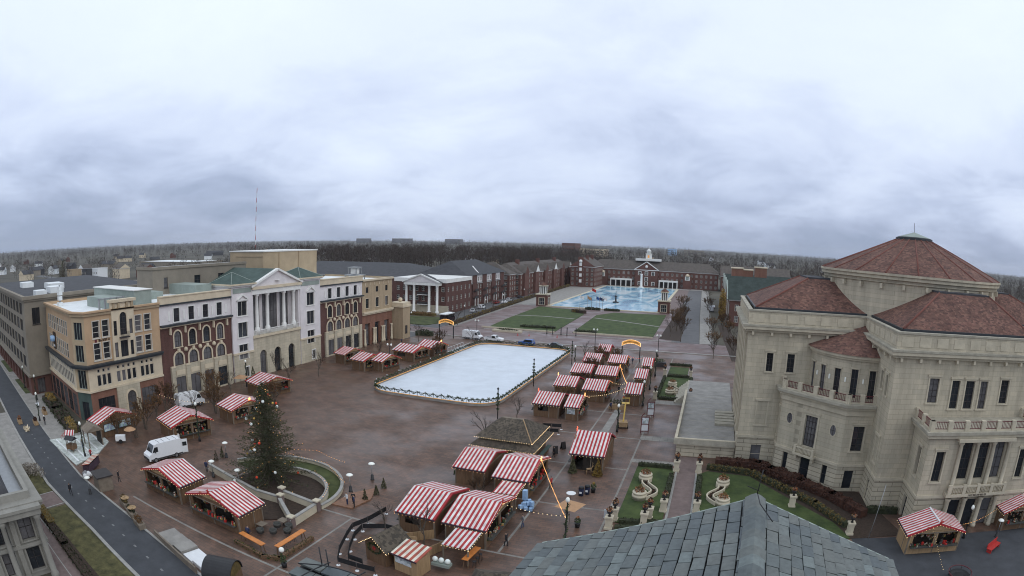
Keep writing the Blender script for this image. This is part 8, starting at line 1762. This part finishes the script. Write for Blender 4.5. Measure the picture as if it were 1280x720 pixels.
while len(sp1) < 2000:
    th = rng.uniform(-80, 34); d = rng.uniform(330, 900); x, y = d*sin(rad(th)), d*cos(rad(th))
    if not clear(x, y): continue
    dense = 1 if (-460 < x < -150 and 430 < y < 900) else .62
    if rng.random() > dense: continue
    if -76 < th < -48 and d < 780 and rng.random() < .86: continue
    sp1.append((x, y, rng.uniform(10, 16) if dense < 1 else rng.uniform(17, 24), 60))
while len(sp2) < 5000:
    th = rng.uniform(-80, 44); d = rng.uniform(850, 2600)
    if th < -46 and d < 1700 and rng.random() < .75: continue
    x, y = d*sin(rad(th)), d*cos(rad(th)); sp2.append((x, y, rng.uniform(12, 20), 20))
while len(sp3) < 6000:
    th = rng.uniform(-82, 60); d = 2500*math.exp(rng.random()*1.15); x, y = d*sin(rad(th)), d*cos(rad(th)); sp3.append((x, y, rng.uniform(14, 22)*(1+d/16000), 9))
woods('woodland', sp1, 1); woods('woodland', sp2, 2, 'twig'); woods('woodland', sp3, 3, 'twig')
for i, (x, y, h_, r_) in enumerate(((-352, 470, 17, 5), (-338, 476, 15, 5), (-326, 492, 14, 4), (70, 520, 19, 5), (82, 528, 20, 5), (94, 540, 18, 5), (60, 540, 16, 4.5), (-565, 260, 17, 4), (-556, 258, 20, 4), (-548, 252, 16, 4), (-533, 246, 18, 4), (-522, 238, 12, 3.5))):
    fir('evergreen_tree', ['bright evergreen in the bare woods above the tan block, tallest', 'second evergreen beside the tallest one in the bare woods', 'third evergreen in the bare woods above the tan block', 'tall evergreen beyond the dark green gables, left', 'tall evergreen beyond the dark green gables, middle', 'tall evergreen beyond the dark green gables, right', 'short evergreen beyond the dark green gables', 'leftmost evergreen of the far left group', 'tallest evergreen of the far left group', 'evergreen in the middle of the far left group', 'evergreen right of the middle of the far left group', 'short evergreen nearest the far left houses'][i], x, y, h_, r_, n=700, m='needle', g='far evergreens')
# roofs of houses among the woods
HC = ('white', 'roofgrey', 'cream', 'brickfar', 'taupe', 'roofwhite'); k = None
for i in range(56):
    while True:
        th = rng.uniform(-45, 24) if i < 28 else rng.uniform(-76, -48); d = rng.uniform(500, 1500) if i < 28 else rng.uniform(420, 1300); x, y = d*sin(rad(th)), d*cos(rad(th))
        if clear(x, y): break
    wdt = rng.uniform(9, 15)*(2.6 if i % 5 == 0 else 1.2); c_ = HC[i % 6]
    pos = 'left of the mast' if th < -45 else 'above the theatre' if th < -30 else 'above the brick apartments' if th < -16 else 'behind city hall' if th < -2 else 'right of city hall'
    t = thing('house', f"small distant {dict(white='white', roofgrey='dark grey', cream='cream', brickfar='reddish', taupe='taupe', roofwhite='pale')[c_]} house among bare trees {pos}", 'house', (x, y, 0), rng.random()*3, 'distant houses in the woods')
    k = MB(); k.box(-wdt/2, wdt/2, -4.5, 4.5, 0, 6, c_); k.build('wall', t, True); k = MB(); gable_roof(k, -wdt/2, wdt/2, -4.5, 4.5, 6, 4, 'x', 'roofgrey' if i % 3 else 'roofbrown', .5, c_); k.build('roof', t, True)

hz = MB(); hz.box(-9300, 9300, -9300, 9300, -1, 146, 'wire'); h_ = hz.build('haze', kind='stuff')
hm_ = bpy.data.materials.new('haze'); hm_.use_nodes = True; n_ = hm_.node_tree; n_.nodes.remove(n_.nodes['Principled BSDF'])
pv = n_.nodes.new('ShaderNodeVolumePrincipled'); pv.inputs['Color'].default_value = (.88, .91, .97, 1); pv.inputs['Density'].default_value = .000055; pv.inputs['Anisotropy'].default_value = .1
n_.links.new(pv.outputs[0], n_.nodes['Material Output'].inputs['Volume']); h_.data.materials.clear(); h_.data.materials.append(hm_)
SC.cycles.volume_bounces = 0
